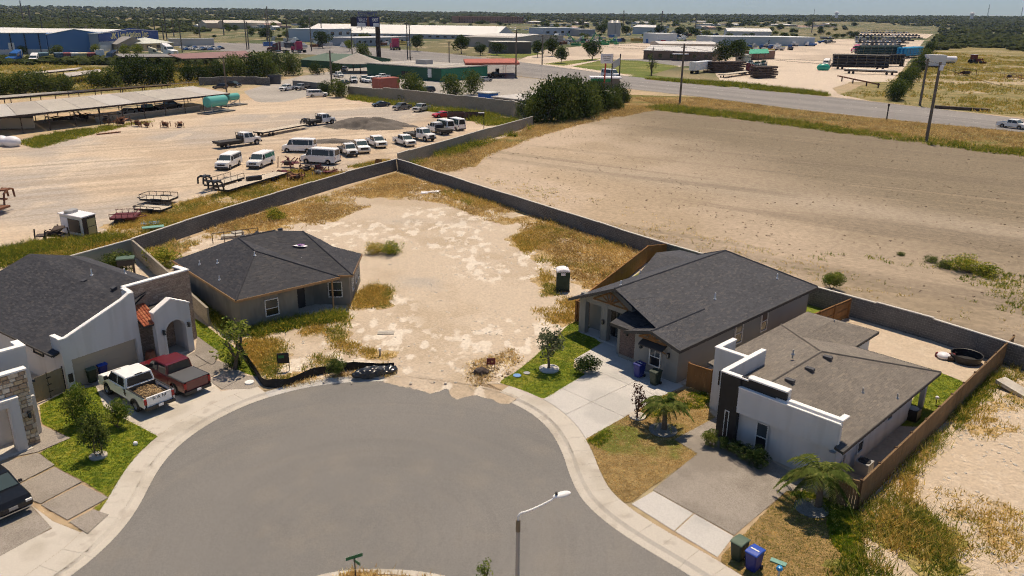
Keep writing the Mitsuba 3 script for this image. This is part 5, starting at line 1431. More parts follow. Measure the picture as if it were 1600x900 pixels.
def flatbed(L=7.2, w=1.02, cabL=2.35, rack=True, med=True):
    """Cab-forward work truck with an open deck and a headache rack."""
    r = Rec(); R = .45; zb = .55; xf, xr = L / 2, -L / 2; wf, wr = xf - .85, xr + 1.5
    hb, rz = zb + .82, zb + 1.65; xc0 = xf - cabL - .9; xc1 = xf - 1.2
    lower = [(xc0, zb), (xf - .1, zb), (xf, zb + .15), (xf - .02, zb + .6), (xf - .2, zb + .78), (xc1 + .1, hb + .04), (xc0, hb)]
    tp = tap(hb, .14)
    r.p('body', bevel_prism(clip_arches(lower, [wf], R + .06), w - .02, .06), 'PAINT', 28)
    cab = [(xc0, hb - .04), (xc1 + .1, hb - .04), (xc1 - .45, rz - .06), (xc1 - .7, rz), (xc0 + .2, rz), (xc0, rz - .06)]
    r.p('cab', bevel_prism(cab, w - .04, .05, tp), 'PAINT', 28)
    r.p('windscreen', glass_across((xc1 + .05, hb + .05), (xc1 - .40, rz - .1), w - .15, (w - .15) * tp(rz)), 'm_windscreen')
    i = 0
    for sg_ in (1, -1):
        xm = (xc0 + xc1) / 2
        for q in ([(xm + .05, hb + .03), (xc1 - .05, hb + .03), (xc1 - .4, rz - .14), (xm + .05, rz - .14)], [(xc0 + .2, hb + .03), (xm - .05, hb + .03), (xm - .05, rz - .14), (xc0 + .2, rz - .14)]):
            r.p('side_window' + (f'_{i:03d}' if i else ''), plate(q, w - .04, .008, tp, sg_), 'm_glass_dark'); i += 1
    for i, sg_ in enumerate((1, -1)): r.p('mirror' + (f'_{i:03d}' if i else ''), B().box((xc1 - .1, sg_ * (w + .16), hb + .25), (.1, .2, .36)), 'm_frame_black'); r.p('headlight' + (f'_{i:03d}' if i else ''), B().box((xf - .06, sg_ * (w - .22), zb + .5), (.12, .3, .18)), 'm_head_light')
    r.p('grille', B().box((xf, 0, zb + .42), (.05, 1.1, .4)), 'm_frame_black'); r.p('front_bumper', B().box((xf + .05, 0, zb + .05), (.18, 2 * w, .26)), 'm_frame_black')
    r.p('deck', B().box(((xr + xc0 - .15) / 2, 0, zb + .52), (xc0 - .15 - xr, 2 * w + .3, .14)), 'm_deck')
    r.p('deck_skirt', B().box(((xr + xc0 - .15) / 2, 0, zb + .33), (xc0 - .25 - xr, 2 * w + .1, .26)), 'm_frame_black')
    if rack:
        b = B(); x = xc0 - .2
        for y in (-w, -w / 3, w / 3, w): b.box((x, y, zb + 1.1), (.07, .07, 1.1))
        for z in (zb + 1.62, zb + 1.15): b.box((x, 0, z), (.07, 2 * w + .1, .07))
        b.box((x, 0, zb + .85), (.04, 2 * w, .5))
        r.p('headache_rack', b, 'm_frame_black')
    r.p('chassis', B().box((0, 0, zb - .02), (L - .6, .9, .26)), 'm_frame_black')
    for sg_ in (1, -1):
        r.wheel(wf, sg_ * (w - .14), R, .28); r.wheel(wr, sg_ * (w - .16), R, .42)
    return r


def semi():
    r = Rec(); R = .52
    body = [(-1.0, .7), (3.6, .7), (3.75, 1.0), (3.7, 1.75), (3.3, 1.95), (2.0, 2.1), (1.6, 2.95), (.9, 3.25), (-.9, 3.85), (-1.0, 3.8)]
    r.p('body', bevel_prism(clip_arches(body, [2.6], .6), 1.2, .1, tap(2.2, .05)), 'PAINT', 30)
    r.p('windscreen', glass_across((1.95, 2.2), (1.62, 2.9), 1.05, 1.0), 'm_windscreen')
    for i, sg_ in enumerate((1, -1)):
        sx = f'_{i:03d}' if i else ''
        r.p('side_window' + sx, plate([(.6, 2.1), (1.8, 2.1), (1.5, 2.8), (.6, 2.8)], 1.2, .01, tap(2.2, .05), sg_), 'm_glass_dark')
        r.p('exhaust' + sx, B().tube((-.2, sg_ * 1.3, .8), (-.2, sg_ * 1.3, 4.0), .09), 'm_chrome'); r.p('fuel_tank' + sx, B().tube((-.8, sg_ * .95, .75), (.9, sg_ * .95, .75), .32, n=12), 'm_chrome')
    r.p('grille', B().box((3.74, 0, 1.3), (.06, 1.1, .8)), 'm_chrome'); r.p('front_bumper', B().box((3.75, 0, .6), (.2, 2.4, .35)), 'm_chrome')
    r.p('frame', B().box((-1.6, 0, .85), (4.6, .9, .3)), 'm_frame_black'); r.p('fifth_wheel', B().lathe([(.5, 1.0), (.5, 1.12), (.001, 1.12)], c=(-2.6, 0, 0), n=12), 'm_frame_black')
    for x in (2.6, -2.0, -3.2):
        for sg_ in (1, -1): r.wheel(x, sg_ * 1.0, R, .35)
    return r


def box_trailer(L=14.0, H=4.0, w=1.27):
    r = Rec()
    r.p('box', bevel_prism([(-L / 2, 1.15), (L / 2, 1.15), (L / 2, H), (-L / 2, H)], w, .05), 'PAINT')
    b = B()
    for i in range(int(L / 1.2)): 
        for sg_ in (1, -1): b.box((-L / 2 + .6 + i * 1.2, sg_ * (w + .01), (1.15 + H) / 2), (.06, .02, H - 1.3))
    r.p('ribs', b, 'PAINT')
    r.p('doors', B().box((-L / 2 - .02, -w / 2, (1.15 + H) / 2), (.04, w - .1, H - 1.3)).box((-L / 2 - .02, w / 2, (1.15 + H) / 2), (.04, w - .1, H - 1.3)), 'PAINT')
    r.p('chassis', B().box((-L / 2 + 2.4, 0, .9), (4.0, 1.0, .35)), 'm_frame_black')
    for i, sg_ in enumerate((1, -1)): r.p('landing_leg' + (f'_{i:03d}' if i else ''), B().box((L / 2 - 2.6, sg_ * .7, .55), (.15, .15, 1.1)), 'm_frame_black')
    for x in (-L / 2 + 1.5, -L / 2 + 2.8):
        for sg_ in (1, -1): r.wheel(x, sg_ * .98, .5, .45)
    return r


def container(L=6.1):
    r = Rec()
    r.p('box', bevel_prism([(-L / 2, .05), (L / 2, .05), (L / 2, 2.6), (-L / 2, 2.6)], 1.22, .04), 'PAINT')
    b = B()
    for i in range(int(L / .45)):
        for sg_ in (1, -1): b.box((-L / 2 + .25 + i * .45, sg_ * 1.23, 1.33), (.2, .03, 2.3))
    r.p('corrugation', b, 'PAINT')
    for i, (y) in enumerate((-.6, .6)): r.p('door' + (f'_{i:03d}' if i else ''), B().box((L / 2 + .02, y, 1.33), (.04, 1.1, 2.4)), 'PAINT')
    b = B()
    for y in (-.85, -.35, .35, .85): b.tube((L / 2 + .06, y, .15), (L / 2 + .06, y, 2.5), .025, n=6)
    r.p('lock_rods', b, 'm_metal_grey')
    return r


def at(px, py, heading_px, sc=1.0, z=0.0):
    """A frame on the ground under a pixel, heading towards another pixel."""
    a, b = G(px, py, z), G(*heading_px, z)
    return FR(a[0], a[1], math.degrees(math.atan2(b[1] - a[1], b[0] - a[0])), z, sc)


PK, pk_ = pickup(5.8, .98)
PKN, pn = pickup(6.15, 1.03, lift=.14, near=True, bl=2.3)
PKM, pm = pickup(5.75, 1.0, lift=.04, near=True)
VAN_A = van(5.7, 1.0, 2.1, 1.35, .86)            # long-nosed passenger van
VAN_B = van(5.7, 1.0, 2.1, 1.25, .84, tint='m_glass_green')
VAN_C = van(5.95, 1.03, 2.5, .95, .98)            # tall van
VAN_D = van(5.98, 1.03, 2.75, .95, .98)
mat('m_glass_green', (.05, .17, .13), .1, spec=.6)
SEDAN, SUV, COUPE = car(4.8, .92, 1.45), car(4.9, .97, 1.78, True), car(4.75, .95, 1.33)
FLAT, FLATS = flatbed(7.8, 1.05), flatbed(6.6, 1.0)
SEMI, TRAILER, BOX = semi(), box_trailer(), container()

# ---- the two pickups on the left driveway
rr_, fr_ = G(253, 645), G(165, 594)
hd_ = math.degrees(math.atan2(fr_[1] - rr_[1], fr_[0] - rr_[0]))
c_ = np.array(rr_[:2]) + np.array([math.cos(math.radians(hd_)), math.sin(math.radians(hd_))]) * (pn['xf'] + .05)
MP = FR(c_[0], c_[1], hd_, .03)
t = PKN.place('pickup_truck', 'white pickup truck with dried brush in its open bed', 'pickup', MP, 'm_car_white')
part(t, 'hood_decal', B().slab([(1.75, -.42, pn['hb'] + .035), (2.6, -.36, pn['zb'] + .80), (2.6, .36, pn['zb'] + .80), (1.75, .42, pn['hb'] + .035)], .03), 'm_trim_dark', M=MP)
tx = meshkit.text_mesh('R A M', .2, .012)
v = np.array(tx.vertices); v = np.c_[np.full(len(v), pn['xr'] - .012) - v[:, 2], -(v[:, 0] - v[:, 0].max() / 2) * 1.25, v[:, 1] + pn['zb'] + .50]
part(t, 'tailgate_lettering', (v, np.array(tx.faces)), 'm_frame_black', M=MP)
part(t, 'brake_light', B().box((pn['xc0'] + .1, 0, pn['zb'] + 1.5), (.06, .5, .05)), 'm_frame_black', M=MP)
for i in range(2):
    for s_ in (1, -1): part(t, 'door_handle', B().box((.55 - i * 1.0, s_ * (pn['w'] + .01), pn['zb'] + .66), (.2, .03, .04)), 'm_chrome', M=MP)
for s_ in (1, -1):
    part(t, 'arch_flare', B().raw(*bevel_prism([(pn['wr'] + (pn['R'] + q) * math.cos(a), pn['R'] * .86 + (pn['R'] + q) * math.sin(a)) for q, aa in ((.17, np.linspace(.1, 3.0, 14)), (.06, np.linspace(3.0, .1, 14))) for a in aa], .05, .01)), 'm_frame_black', M=MP @ FR(0, s_ * pn['w']))
    part(t, 'side_decal', plate([(pn['xc0'] + .05, pn['zb'] + .25), (pn['xc0'] + .28, pn['zb'] + .25), (pn['xc0'] + .28, pn['hb'] - .05), (pn['xc0'] + .05, pn['hb'] - .05)], pn['w'], .008, None, s_), 'm_trim_dark', M=MP)
br = B(); rb = np.random.default_rng(11)
for i in range(900):
    x, y = rb.uniform(pn['xr'] + .15, pn['xc0'] - .15), rb.uniform(-.82, .82)
    zc = pn['zb'] + .40 + .30 * (1 - (y / .95) ** 2) * rb.uniform(.2, 1)
    a, e, L = rb.uniform(0, 6.28), rb.uniform(-.4, .7), rb.uniform(.12, .45)
    q = np.array([math.cos(a) * math.cos(e), math.sin(a) * math.cos(e), math.sin(e)]) * L / 2; s_ = np.cross(q, rb.normal(size=3)); s_ = s_ / np.linalg.norm(s_) * .016
    br.raw([np.array([x, y, zc]) - q - s_, np.array([x, y, zc]) - q + s_, np.array([x, y, zc]) + q], [[0, 1, 2]])
def straw_fn(p, n, uv): return mix((.62, .46, .25), (.34, .23, .12), cell_rand(p.x * 14, p.y * 14, p.z * 14))
pmat('m_straw', straw_fn)
single('dried_brush', 'heap of dried brush filling the bed of the white pickup', 'brush', br, 'm_straw', M=MP, kind='stuff')
rr_, fr_ = G(311, 618), G(240, 583)
hd2 = hd_ + 2
c_ = np.array(rr_[:2]) + np.array([math.cos(math.radians(hd2)), math.sin(math.radians(hd2))]) * (pm['xf'] + .0)
MR = FR(c_[0], c_[1], hd2, .03)
t = PKM.place('pickup_truck', 'dark red pickup truck with a flat grey bed cover', 'pickup', MR, 'm_car_maroon')
mat('m_bed_cover', (.075, .078, .085), .6)
part(t, 'bed_cover', bevel_prism([(pm['xr'] + .03, pm['hb'] + .01), (pm['xc0'] - .03, pm['hb'] + .01), (pm['xc0'] - .03, pm['hb'] + .06), (pm['xr'] + .03, pm['hb'] + .05)], pm['w'] - .08, .02), 'm_bed_cover', M=MR)
# black car at the left edge: its nose shows
pa, pb_ = G(25, 812), G(-40, 778)
hd3 = math.degrees(math.atan2(pa[1] - pb_[1], pa[0] - pb_[0])) - 8
cc = np.array(pa[:2]) - np.array([math.cos(math.radians(hd3)), math.sin(math.radians(hd3))]) * 2.45
MB_ = FR(cc[0], cc[1], hd3, .03)
t = SUV.place('parked_car', 'glossy black car on the brown driveway at the left edge', 'car', MB_, 'm_car_black')
part(t, 'number_plate', B().box((2.47, 0, .66), (.03, .42, .16)), 'm_metal_grey', M=MB_)
part(t, 'chrome_trim', B().box((2.46, 0, .42), (.05, 1.6, .05)).box((2.36, -.75, .44), (.2, .3, .04)).box((2.36, .75, .44), (.2, .3, .04)), 'm_chrome', M=MB_)
# ---------------------------------------------------------------- vehicles of the equipment yard
def mid(a, b): return ((a[0] + b[0]) / 2, (a[1] + b[1]) / 2)


def put(rec, name, label, cat, rear, front, paint, sc=1.0, group=None, swap=None, level=2):
    a, b = G(*rear), G(*front)
    c = (a + b) / 2
    return rec.place(name, label, cat, FR(c[0], c[1], math.degrees(math.atan2(b[1] - a[1], b[0] - a[0])), .012, sc), paint, group, swap, level)


Wh = 'm_car_white'
put(VAN_A, 'parked_van', 'white passenger van with black side windows, leftmost of the parked vans', 'van', (377, 253), (338, 271), Wh, 1.12)
put(VAN_B, 'parked_van', 'white passenger van with green tinted side windows', 'van', (428, 252), (388, 268), Wh, 1.12)
put(VAN_C, 'parked_van', 'white tall van seen from the side behind the green windowed van', 'van', (491, 238), (446, 237), Wh, 1.02)
put(VAN_C, 'parked_van', 'white tall van with black rear windows next to the scrap heap', 'van', (526, 257), (477, 254), Wh, 1.1)
put(VAN_D, 'parked_van', 'white high-roofed van at the wall end, nearer of the last two', 'van', (713, 210), (676, 201), Wh, 1.0)
put(VAN_D, 'parked_van', 'white high-roofed van at the far end of the row by the tan wall', 'van', (731, 207), (694, 198), Wh, .98)
put(VAN_A, 'parked_van', 'old white van parked alone by the far grey wall', 'van', (480, 152), (512, 151), Wh, 1.1)
put(FLATS, 'work_truck', 'white crew work truck with black racks beside the scrap heap', 'truck', (531, 234), (558, 250), Wh, 1.02)
put(PK, 'pickup_truck', 'white pickup truck with dark grille second from the work truck', 'pickup', (550, 229), (577, 245), Wh, 1.15)
put(PK, 'pickup_truck', 'white pickup truck with a black front in the middle of the yard row', 'pickup', (572, 222), (606, 236), Wh, 1.12)
put(PK, 'pickup_truck', 'white pickup truck nearest to the end of the tan wall', 'pickup', (613, 221), (652, 233), Wh, 1.1)
put(FLATS, 'flatbed_truck', 'white crew cab truck with dark deck facing the tan wall', 'truck', (630, 214), (683, 223), Wh, 1.15)
put(FLATS, 'flatbed_truck', 'white crew cab truck with flat deck turned away from the tan wall', 'truck', (711, 214), (663, 204), Wh, 1.1)
put(SEDAN, 'parked_car', 'dark navy sedan by the weedy wall across the yard', 'car', (607, 166), (584, 167), 'm_car_navy', 1.05)
put(PK, 'pickup_truck', 'old grey pickup truck with a black front by the weedy wall', 'pickup', (641, 170), (616, 173), 'm_car_grey', 1.0)
put(PK, 'pickup_truck', 'silver pickup truck next to the old grey pickup', 'pickup', (674, 171), (643, 177), 'm_car_silver', 1.1)
put(COUPE, 'sports_car', 'bright red sports car near the open scrap bins', 'car', (706, 182), (677, 184), 'm_car_red', 1.12)
put(PK, 'pickup_truck', 'white pickup truck facing left on the concrete near the block fence', 'pickup', (460, 140), (438, 143), Wh, 1.1)
put(FLATS, 'flatbed_truck', 'silver flatbed truck beside the white pickup near the block fence', 'truck', (490, 138), (455, 143), 'm_car_silver', 1.0)
put(FLAT, 'flatbed_truck', 'white truck with a long black deck in the middle of the sandy yard', 'truck', (336, 233), (406, 224), Wh, 1.16)
put(FLATS, 'flatbed_truck', 'white pickup with black flatbed pulling a long flat trailer', 'truck', (472, 198), (526, 192), Wh, 1.15)
put(SUV, 'parked_car', 'dark car left of the black pickup near the end of the carport', 'car', (354, 139), (335, 139), 'm_car_navy', 1.0)
put(PK, 'pickup_truck', 'black pickup truck near the end of the carport', 'pickup', (351, 135), (378, 137), 'm_car_black', 1.1, None)
put(SEDAN, 'parked_car', 'silver car in the shade of the long carport', 'car', (213, 177), (186, 181), 'm_car_silver', 1.1)
put(PK, 'pickup_truck', 'black pickup in the shade of the carport beside the silver car', 'pickup', (217, 177), (243, 174), 'm_car_black', 1.05)
put(PK, 'pickup_truck', 'navy pickup in the shade near the right end of the carport', 'pickup', (247, 173), (282, 169), 'm_car_navy', 1.15)
put(PK, 'pickup_truck', 'white pickup truck under trees behind the green flat-roofed building', 'pickup', (613, 122), (583, 124), Wh, 1.1)
put(PK, 'pickup_truck', 'white pickup parked beside the round tin roof', 'pickup', (546, 108), (531, 114), Wh, 1.1)
put(FLATS, 'utility_truck', 'white utility truck, left of the pair behind the tan wall', 'truck', (548, 125), (558, 134), Wh, 1.15)
put(FLATS, 'utility_truck', 'white utility truck, right of the pair behind the tan wall', 'truck', (562, 124), (576, 133), Wh, 1.15)
put(PK, 'pickup_truck', 'white pickup truck left of the round tin roof in the concrete yard', 'pickup', (520, 119), (538, 122), Wh, 1.1)
put(VAN_A, 'parked_van', 'white van between the round tin roof and the red container', 'van', (590, 128), (568, 131), Wh, 1.1)
put(SUV, 'parked_car', 'grey car right of the white utility trucks', 'car', (600, 134), (582, 136), 'm_car_grey', 1.1)
put(SEDAN, 'parked_car', 'dark car left of the white utility trucks', 'car', (545, 131), (530, 133), 'm_car_navy', 1.1)
put(PK, 'pickup_truck', 'white pickup truck at the foot of the big round oak by the red canopy', 'pickup', (722, 122), (704, 124), Wh, 1.1)
put(SUV, 'parked_car', 'dark blue car behind the tan wall beneath a tree', 'car', (678, 144), (657, 145), 'm_car_navy', 1.1)
put(SUV, 'parked_car', 'silver car left of the black tow truck near the red canopy', 'car', (748, 128), (769, 127), 'm_car_silver', 1.1)
put(FLATS, 'tow_truck', 'black tow truck parked near the red canopy', 'truck', (790, 121), (763, 122), 'm_car_black', 1.1)
put(VAN_C, 'delivery_van', 'pale blue and white delivery van driving on the highway', 'van', (933, 120), (975, 124), Wh, 1.45)
t = put(PK, 'pickup_truck', 'white pickup truck with an open tailgate driving on the highway at the right edge', 'pickup', (1560, 198), (1602, 203), Wh, 1.12)

# ---- gooseneck and utility trailers
def trailer(name, label, a, b, w, z, deck, rail=None, neck=None, frame='m_frame_black', sc=1.0, wheels=(.3,), open_=False):
    """A flat trailer from ground pixel a (rear) to b (tongue)."""
    p, q = G(*a), G(*b); L = np.linalg.norm((q - p)[:2]); M = FR(p[0], p[1], math.degrees(math.atan2(q[1] - p[1], q[0] - p[0])))
    t = thing(name, label, 'trailer')
    if open_:
        b_ = B()
        for y in (-w / 2, w / 2): b_.box((L / 2, y, z), (L, .14, .2))
        for i in range(int(L / 1.2)): b_.box((.5 + i * 1.2, 0, z), (.1, w, .12))
        part(t, 'frame', b_, frame, M=M)
    else:
        n = 5
        for i in range(n): part(t, 'deck_board', B().box((L / 2, -w / 2 + w * (i + .5) / n, z), (L, w / n - .03, .1)), deck, M=M)
        part(t, 'frame', B().box((L / 2, -w / 2 - .04, z - .08), (L, .08, .26)).box((L / 2, w / 2 + .04, z - .08), (L, .08, .26)).box((.02, 0, z - .08), (.1, w, .26)).box((L, 0, z - .08), (.1, w, .26)), frame, M=M)
    if rail:
        b_ = B()
        for y in (-w / 2 - .05, w / 2 + .05):
            b_.tube((0, y, z + rail), (L, y, z + rail), .045, n=5)
            for i in range(5): b_.tube((L * i / 4, y, z), (L * i / 4, y, z + rail), .04, n=5)
        b_.tube((L, -w / 2, z + rail), (L, w / 2, z + rail), .045, n=5)
        part(t, 'side_rail', b_, frame, M=M)
    if neck:
        b_ = B()
        for y in (-.45, .45): b_.path([(L, y, z), (L + .3, y, z + neck * .75), (L + 1.3, y, z + neck), (L + 2.0, y, z + neck * .9), (L + 2.1, y, z + neck * .35)], .13, 6)
        b_.box((L + 1.0, 0, z + neck * .95), (1.2, 1.0, .18)).box((L + .25, 0, z + neck * .4), (.2, 1.6, .2))
        part(t, 'gooseneck', b_, frame, M=M)
    else: part(t, 'tongue', B().tube((L, -w / 3, z - .05), (L + 1.1, 0, z - .1), .05).tube((L, w / 3, z - .05), (L + 1.1, 0, z - .1), .05), frame, M=M)
    for f_ in wheels:
        for y in (-w / 2 - .16, w / 2 + .16):
            part(t, 'wheel', B().tube((L * f_, y - .1, .36), (L * f_, y + .1, .36), .36, n=14), 'm_tyre', 35, M=M)
            part(t, 'fender', B().box((L * f_, y, .8), (.95, .26, .05)), frame, M=M)
    return t


mat('m_maroon', (.11, .018, .022), .6); mat('m_rust', (.17, .075, .04), .8); mat('m_teal_tank', (.09, .36, .33), .45); mat('m_ply', (.47, .41, .32), .8)
trailer('gooseneck_trailer', 'long flat gooseneck trailer with pale wooden deck behind the white flatbed', (404, 214), (473, 201), 2.6, 1.0, 'm_ply', None, 1.1, wheels=(.12, .2))
trailer('gooseneck_trailer', 'black gooseneck trailer with pale deck in dry grass, nearer the wall', (440, 277), (347, 305), 2.3, .8, 'm_ply', None, 1.5, wheels=(.2, .28))
trailer('gooseneck_trailer', 'short black gooseneck trailer with side rail in dry grass', (372, 284), (330, 297), 2.3, .75, 'm_ply', .7, 1.6, wheels=(.2,))
trailer('utility_trailer', 'small black railed utility trailer with pale deck, farther of the pair', (272, 318), (227, 316), 2.3, .7, 'm_ply', .6, None, wheels=(.35, .5))
trailer('utility_trailer', 'small black utility trailer with pale deck next to the maroon trailer', (261, 334), (220, 331), 2.3, .7, 'm_ply', .35, None, wheels=(.4,))
trailer('car_hauler', 'maroon flat trailer with upturned wheels in yellow weeds by the wall', (178, 347), (216, 346), 2.6, .8, 'm_maroon', .5, None, 'm_maroon', wheels=(.3, .5))
trailer('gooseneck_trailer', 'rusty brown gooseneck trailer cut by the left edge of the picture', (-60, 352), (4, 331), 2.4, .9, 'm_rust', None, 1.9, 'm_rust', wheels=(.4,))
single('tool_box', 'black tool box lying on the pale trailer deck', 'box', B().box((0, 0, 1.15), (2.2, .7, .6)), 'm_frame_black', M=FR(*G(398, 290)[:2], 144 if False else 40))
rs = np.random.default_rng(21)
scrap = [(452, 262, 3.6, 2.0, 1.9, 'm_maroon', 'maroon steel frame on top of the scrap heap'), (441, 275, 2.6, 1.6, .9, 'm_maroon', 'low maroon frame at the left of the scrap heap'), (463, 282, 2.4, 1.8, 1.5, 'm_rust', 'rusty legged frame at the front of the scrap heap'),
         (484, 270, 3.2, 1.6, 1.4, 'm_rust_dark', 'dark machine part in the middle of the scrap heap'), (500, 267, 3.0, 1.6, 1.2, 'm_maroon', 'maroon frame in the middle of the scrap heap'), (516, 272, 3.4, 2.0, .8, 'm_maroon', 'maroon flat frame at the right of the scrap heap'), (497, 275, 1.4, 1.0, 1.0, 'm_metal_grey', 'small grey box in the scrap heap')]
def scrap_pile(x, y, l, w, h, m, lab, cat='scrap'):
    p = G(x, y); M = FR(p[0], p[1], rs.uniform(0, 180))
    t = thing('scrap_heap', lab, cat)
    b = B()
    for a in (-l / 2, l / 2):
        for c in (-w / 2, w / 2): b.tube((a, c, 0), (a * rs.uniform(.8, 1), c, h * rs.uniform(.7, 1)), .08, n=5)
    for i in range(7): b.tube((rs.uniform(-l / 2, l / 2), rs.uniform(-w / 2, w / 2), rs.uniform(.1, h)), (rs.uniform(-l / 2, l / 2), rs.uniform(-w / 2, w / 2), rs.uniform(.1, h)), rs.uniform(.05, .11), n=5)
    part(t, 'frame', b, m, M=M)
    for i in range(3): part(t, 'plate', B().box((rs.uniform(-l / 3, l / 3), rs.uniform(-w / 4, w / 4), h * rs.uniform(.3, .9)), (l * .45, w * .6, .1), rz=rs.uniform(0, 3), ry=rs.uniform(-.3, .3)), m, M=M)
    part(t, 'drum', B().tube((rs.uniform(-l / 4, l / 4), -w / 3, h * .4), (rs.uniform(-l / 4, l / 4), w / 3, h * .45), h * .22, n=10), 'm_rust_dark', M=M)
    return t


for s in scrap: scrap_pile(*s)
for s in [(83, 375, 3.0, 1.8, 1.5, 'm_rust_dark', 'heap of black scrap in the weeds beside the white shed'), (168, 196, 2.2, 2.0, 2.6, 'm_rust_dark', 'rusty machine standing before the carport'), (188, 197, 4.5, 2.4, 2.2, 'm_rust', 'pair of rusty tanks standing before the carport'), (217, 198, 2.8, 1.6, 1.7, 'm_rust', 'rusty cart frame before the carport'),
          (230, 199, 1.8, 1.4, 1.2, 'm_rust', 'small rusty heap before the carport'), (259, 199, 2.6, 1.6, 1.5, 'm_rust', 'rusty frame alone on the sand before the carport'), (281, 199, 2.4, 1.4, 1.3, 'm_rust', 'rusty frame nearest the teal tanks'), (100, 190, 8, 2, 1.6, 'm_rust_dark', 'row of dark machines under the left part of the carport'), (130, 188, 8, 2, 2.0, 'm_rust_dark', 'row of dark machines under the middle of the carport')]: scrap_pile(*s)
single('scrap_board', 'brown board lying on the sand before the carport', 'board', B().box(G(170, 209) + [0, 0, .15], (5, .5, .2), rz=.9), 'm_rust')
for (x, y, l) in ((712, 186, 'smaller open dark scrap bin next to the red sports car'), (741, 187, 'larger open dark scrap bin near the tan wall')):
    p = G(x, y); M = FR(p[0], p[1], 8); t = thing('scrap_bin', l, 'bin'); s_ = 1.0 if x < 720 else 1.2
    for nm, c, d in (('side', (0, -1.1, .9), (4 * s_, .12, 1.8)), ('side', (0, 1.1, .9), (4 * s_, .12, 1.8)), ('end', (-2 * s_, 0, .9), (.12, 2.2, 1.8)), ('end', (2 * s_, 0, .9), (.12, 2.2, 1.8)), ('floor', (0, 0, .15), (4 * s_, 2.2, .1))): part(t, nm, B().box(c, d), 'm_rust_dark', M=M)
    for i in range(5): part(t, 'rib', B().box((-1.7 * s_ + i * .85 * s_, -1.2, .9), (.12, .1, 1.8)), 'm_maroon', M=M)
single('blue_sheet', 'pale blue sheet lying in the weeds by the black utility trailer', 'sheet', B().box(G(235, 350) + [0, 0, .12], (2.0, 1.3, .12), rz=.3), 'm_blue_lid')
single('blue_sheet', 'pale grey-blue sheet lying against the top of the block wall', 'sheet', B().box(G(240, 361) + [0, 0, .5], (2.4, 1.0, .1), rz=.5), 'm_lid_teal')
# white shed with fans
mat('m_yellow_panel', (.46, .40, .20), .6)
t = thing('generator_shed', 'white metal shed with roof fans, dark opening and yellow side panel', 'shed')
a, b, c = G(98, 366), G(133, 373.5), G(153, 367)
d1, d2 = b - a, c - b
top = GZ(133, 341, b[0], b[1])
q = [a, b, c, a + d2]
mat('m_shed_white', (.55, .55, .52), .55)
part(t, 'box', B().prism([p[:2] for p in q], .25, top), 'm_shed_white')
part(t, 'roof', B().prism(sg.Polygon([p[:2] for p in q]).buffer(.12, join_style=2), top, top + .12), 'm_plastic_white')
M = FR(a[0], a[1], math.degrees(math.atan2(d1[1], d1[0]))); L1 = np.linalg.norm(d1[:2])
part(t, 'opening', B().box((L1 * .62, -.03, top * .55), (L1 * .5, .06, top * .62)), 'm_frame_black', M=M); part(t, 'door', B().box((L1 * .2, -.03, top * .5), (L1 * .3, .05, top * .75)), 'm_plastic_white', M=M)
M = FR(b[0], b[1], math.degrees(math.atan2(d2[1], d2[0]))); L2 = np.linalg.norm(d2[:2])
part(t, 'end_wall', B().box((L2 / 2, -.02, top / 2 + .1), (L2, .05, top - .25)), 'm_rust_dark', M=M)
for z in (.32, .70): part(t, 'yellow_panel', B().box((L2 * .62, -.06, top * z), (L2 * .6, .05, top * .35)), 'm_yellow_panel', M=M)
for f_ in (.25, .6): p = a * (1 - f_) + (a + d2) * f_ + d1 * .3; part(t, 'roof_fan', B().lathe([(.5, top), (.5, top + .45), (.3, top + .5), (.001, top + .5)], c=(p[0], p[1], 0)), 'm_metal_grey', 40)
for p in (a, b, c): part(t, 'skid', B().box((p[0] * .98 + (a + c)[0] * .01, p[1] * .98 + (a + c)[1] * .01, .13), (.5, .5, .26)), 'm_frame_black')

# ---- carports
def canopy(name, label, fr, bk, zf, zb, m, posts=8, th=.12, pm='m_rust_dark', cat='carport', fas='m_rust_dark'):
    """Roof between front-edge and back-edge pixels at heights zf and zb, posts below."""
    A, Bq = G(*fr[0], zf), G(*fr[1], zf); C_, D = G(*bk[1], zb), G(*bk[0], zb)
    t = thing(name, label, cat)
    n = max(3, int(np.linalg.norm((Bq - A)[:2]) / 7))
    for i in range(n):
        f0, f1 = i / n, (i + 1) / n - .0015
        part(t, 'roof_sheet', B().slab([A + (Bq - A) * f0, A + (Bq - A) * f1, D + (C_ - D) * f1, D + (C_ - D) * f0], th), m if isinstance(m, str) else m[i % len(m)])
    part(t, 'fascia', B().slab([A - [0, .1, .02], Bq - [0, .1, .02], Bq + [0, .05, -.02], A + [0, .05, -.02]], .4), fas)
    for i in range(posts):
        f_ = (i + .5) / posts
        for P0, P1, z in ((A, Bq, zf), (D, C_, zb)):
            q = P0 + (P1 - P0) * f_ + (D - A) * (.04 if P0 is A else -.04)
            part(t, 'post', B().tube((q[0], q[1], 0), (q[0], q[1], z - .1), .1, n=6), pm)
    return t


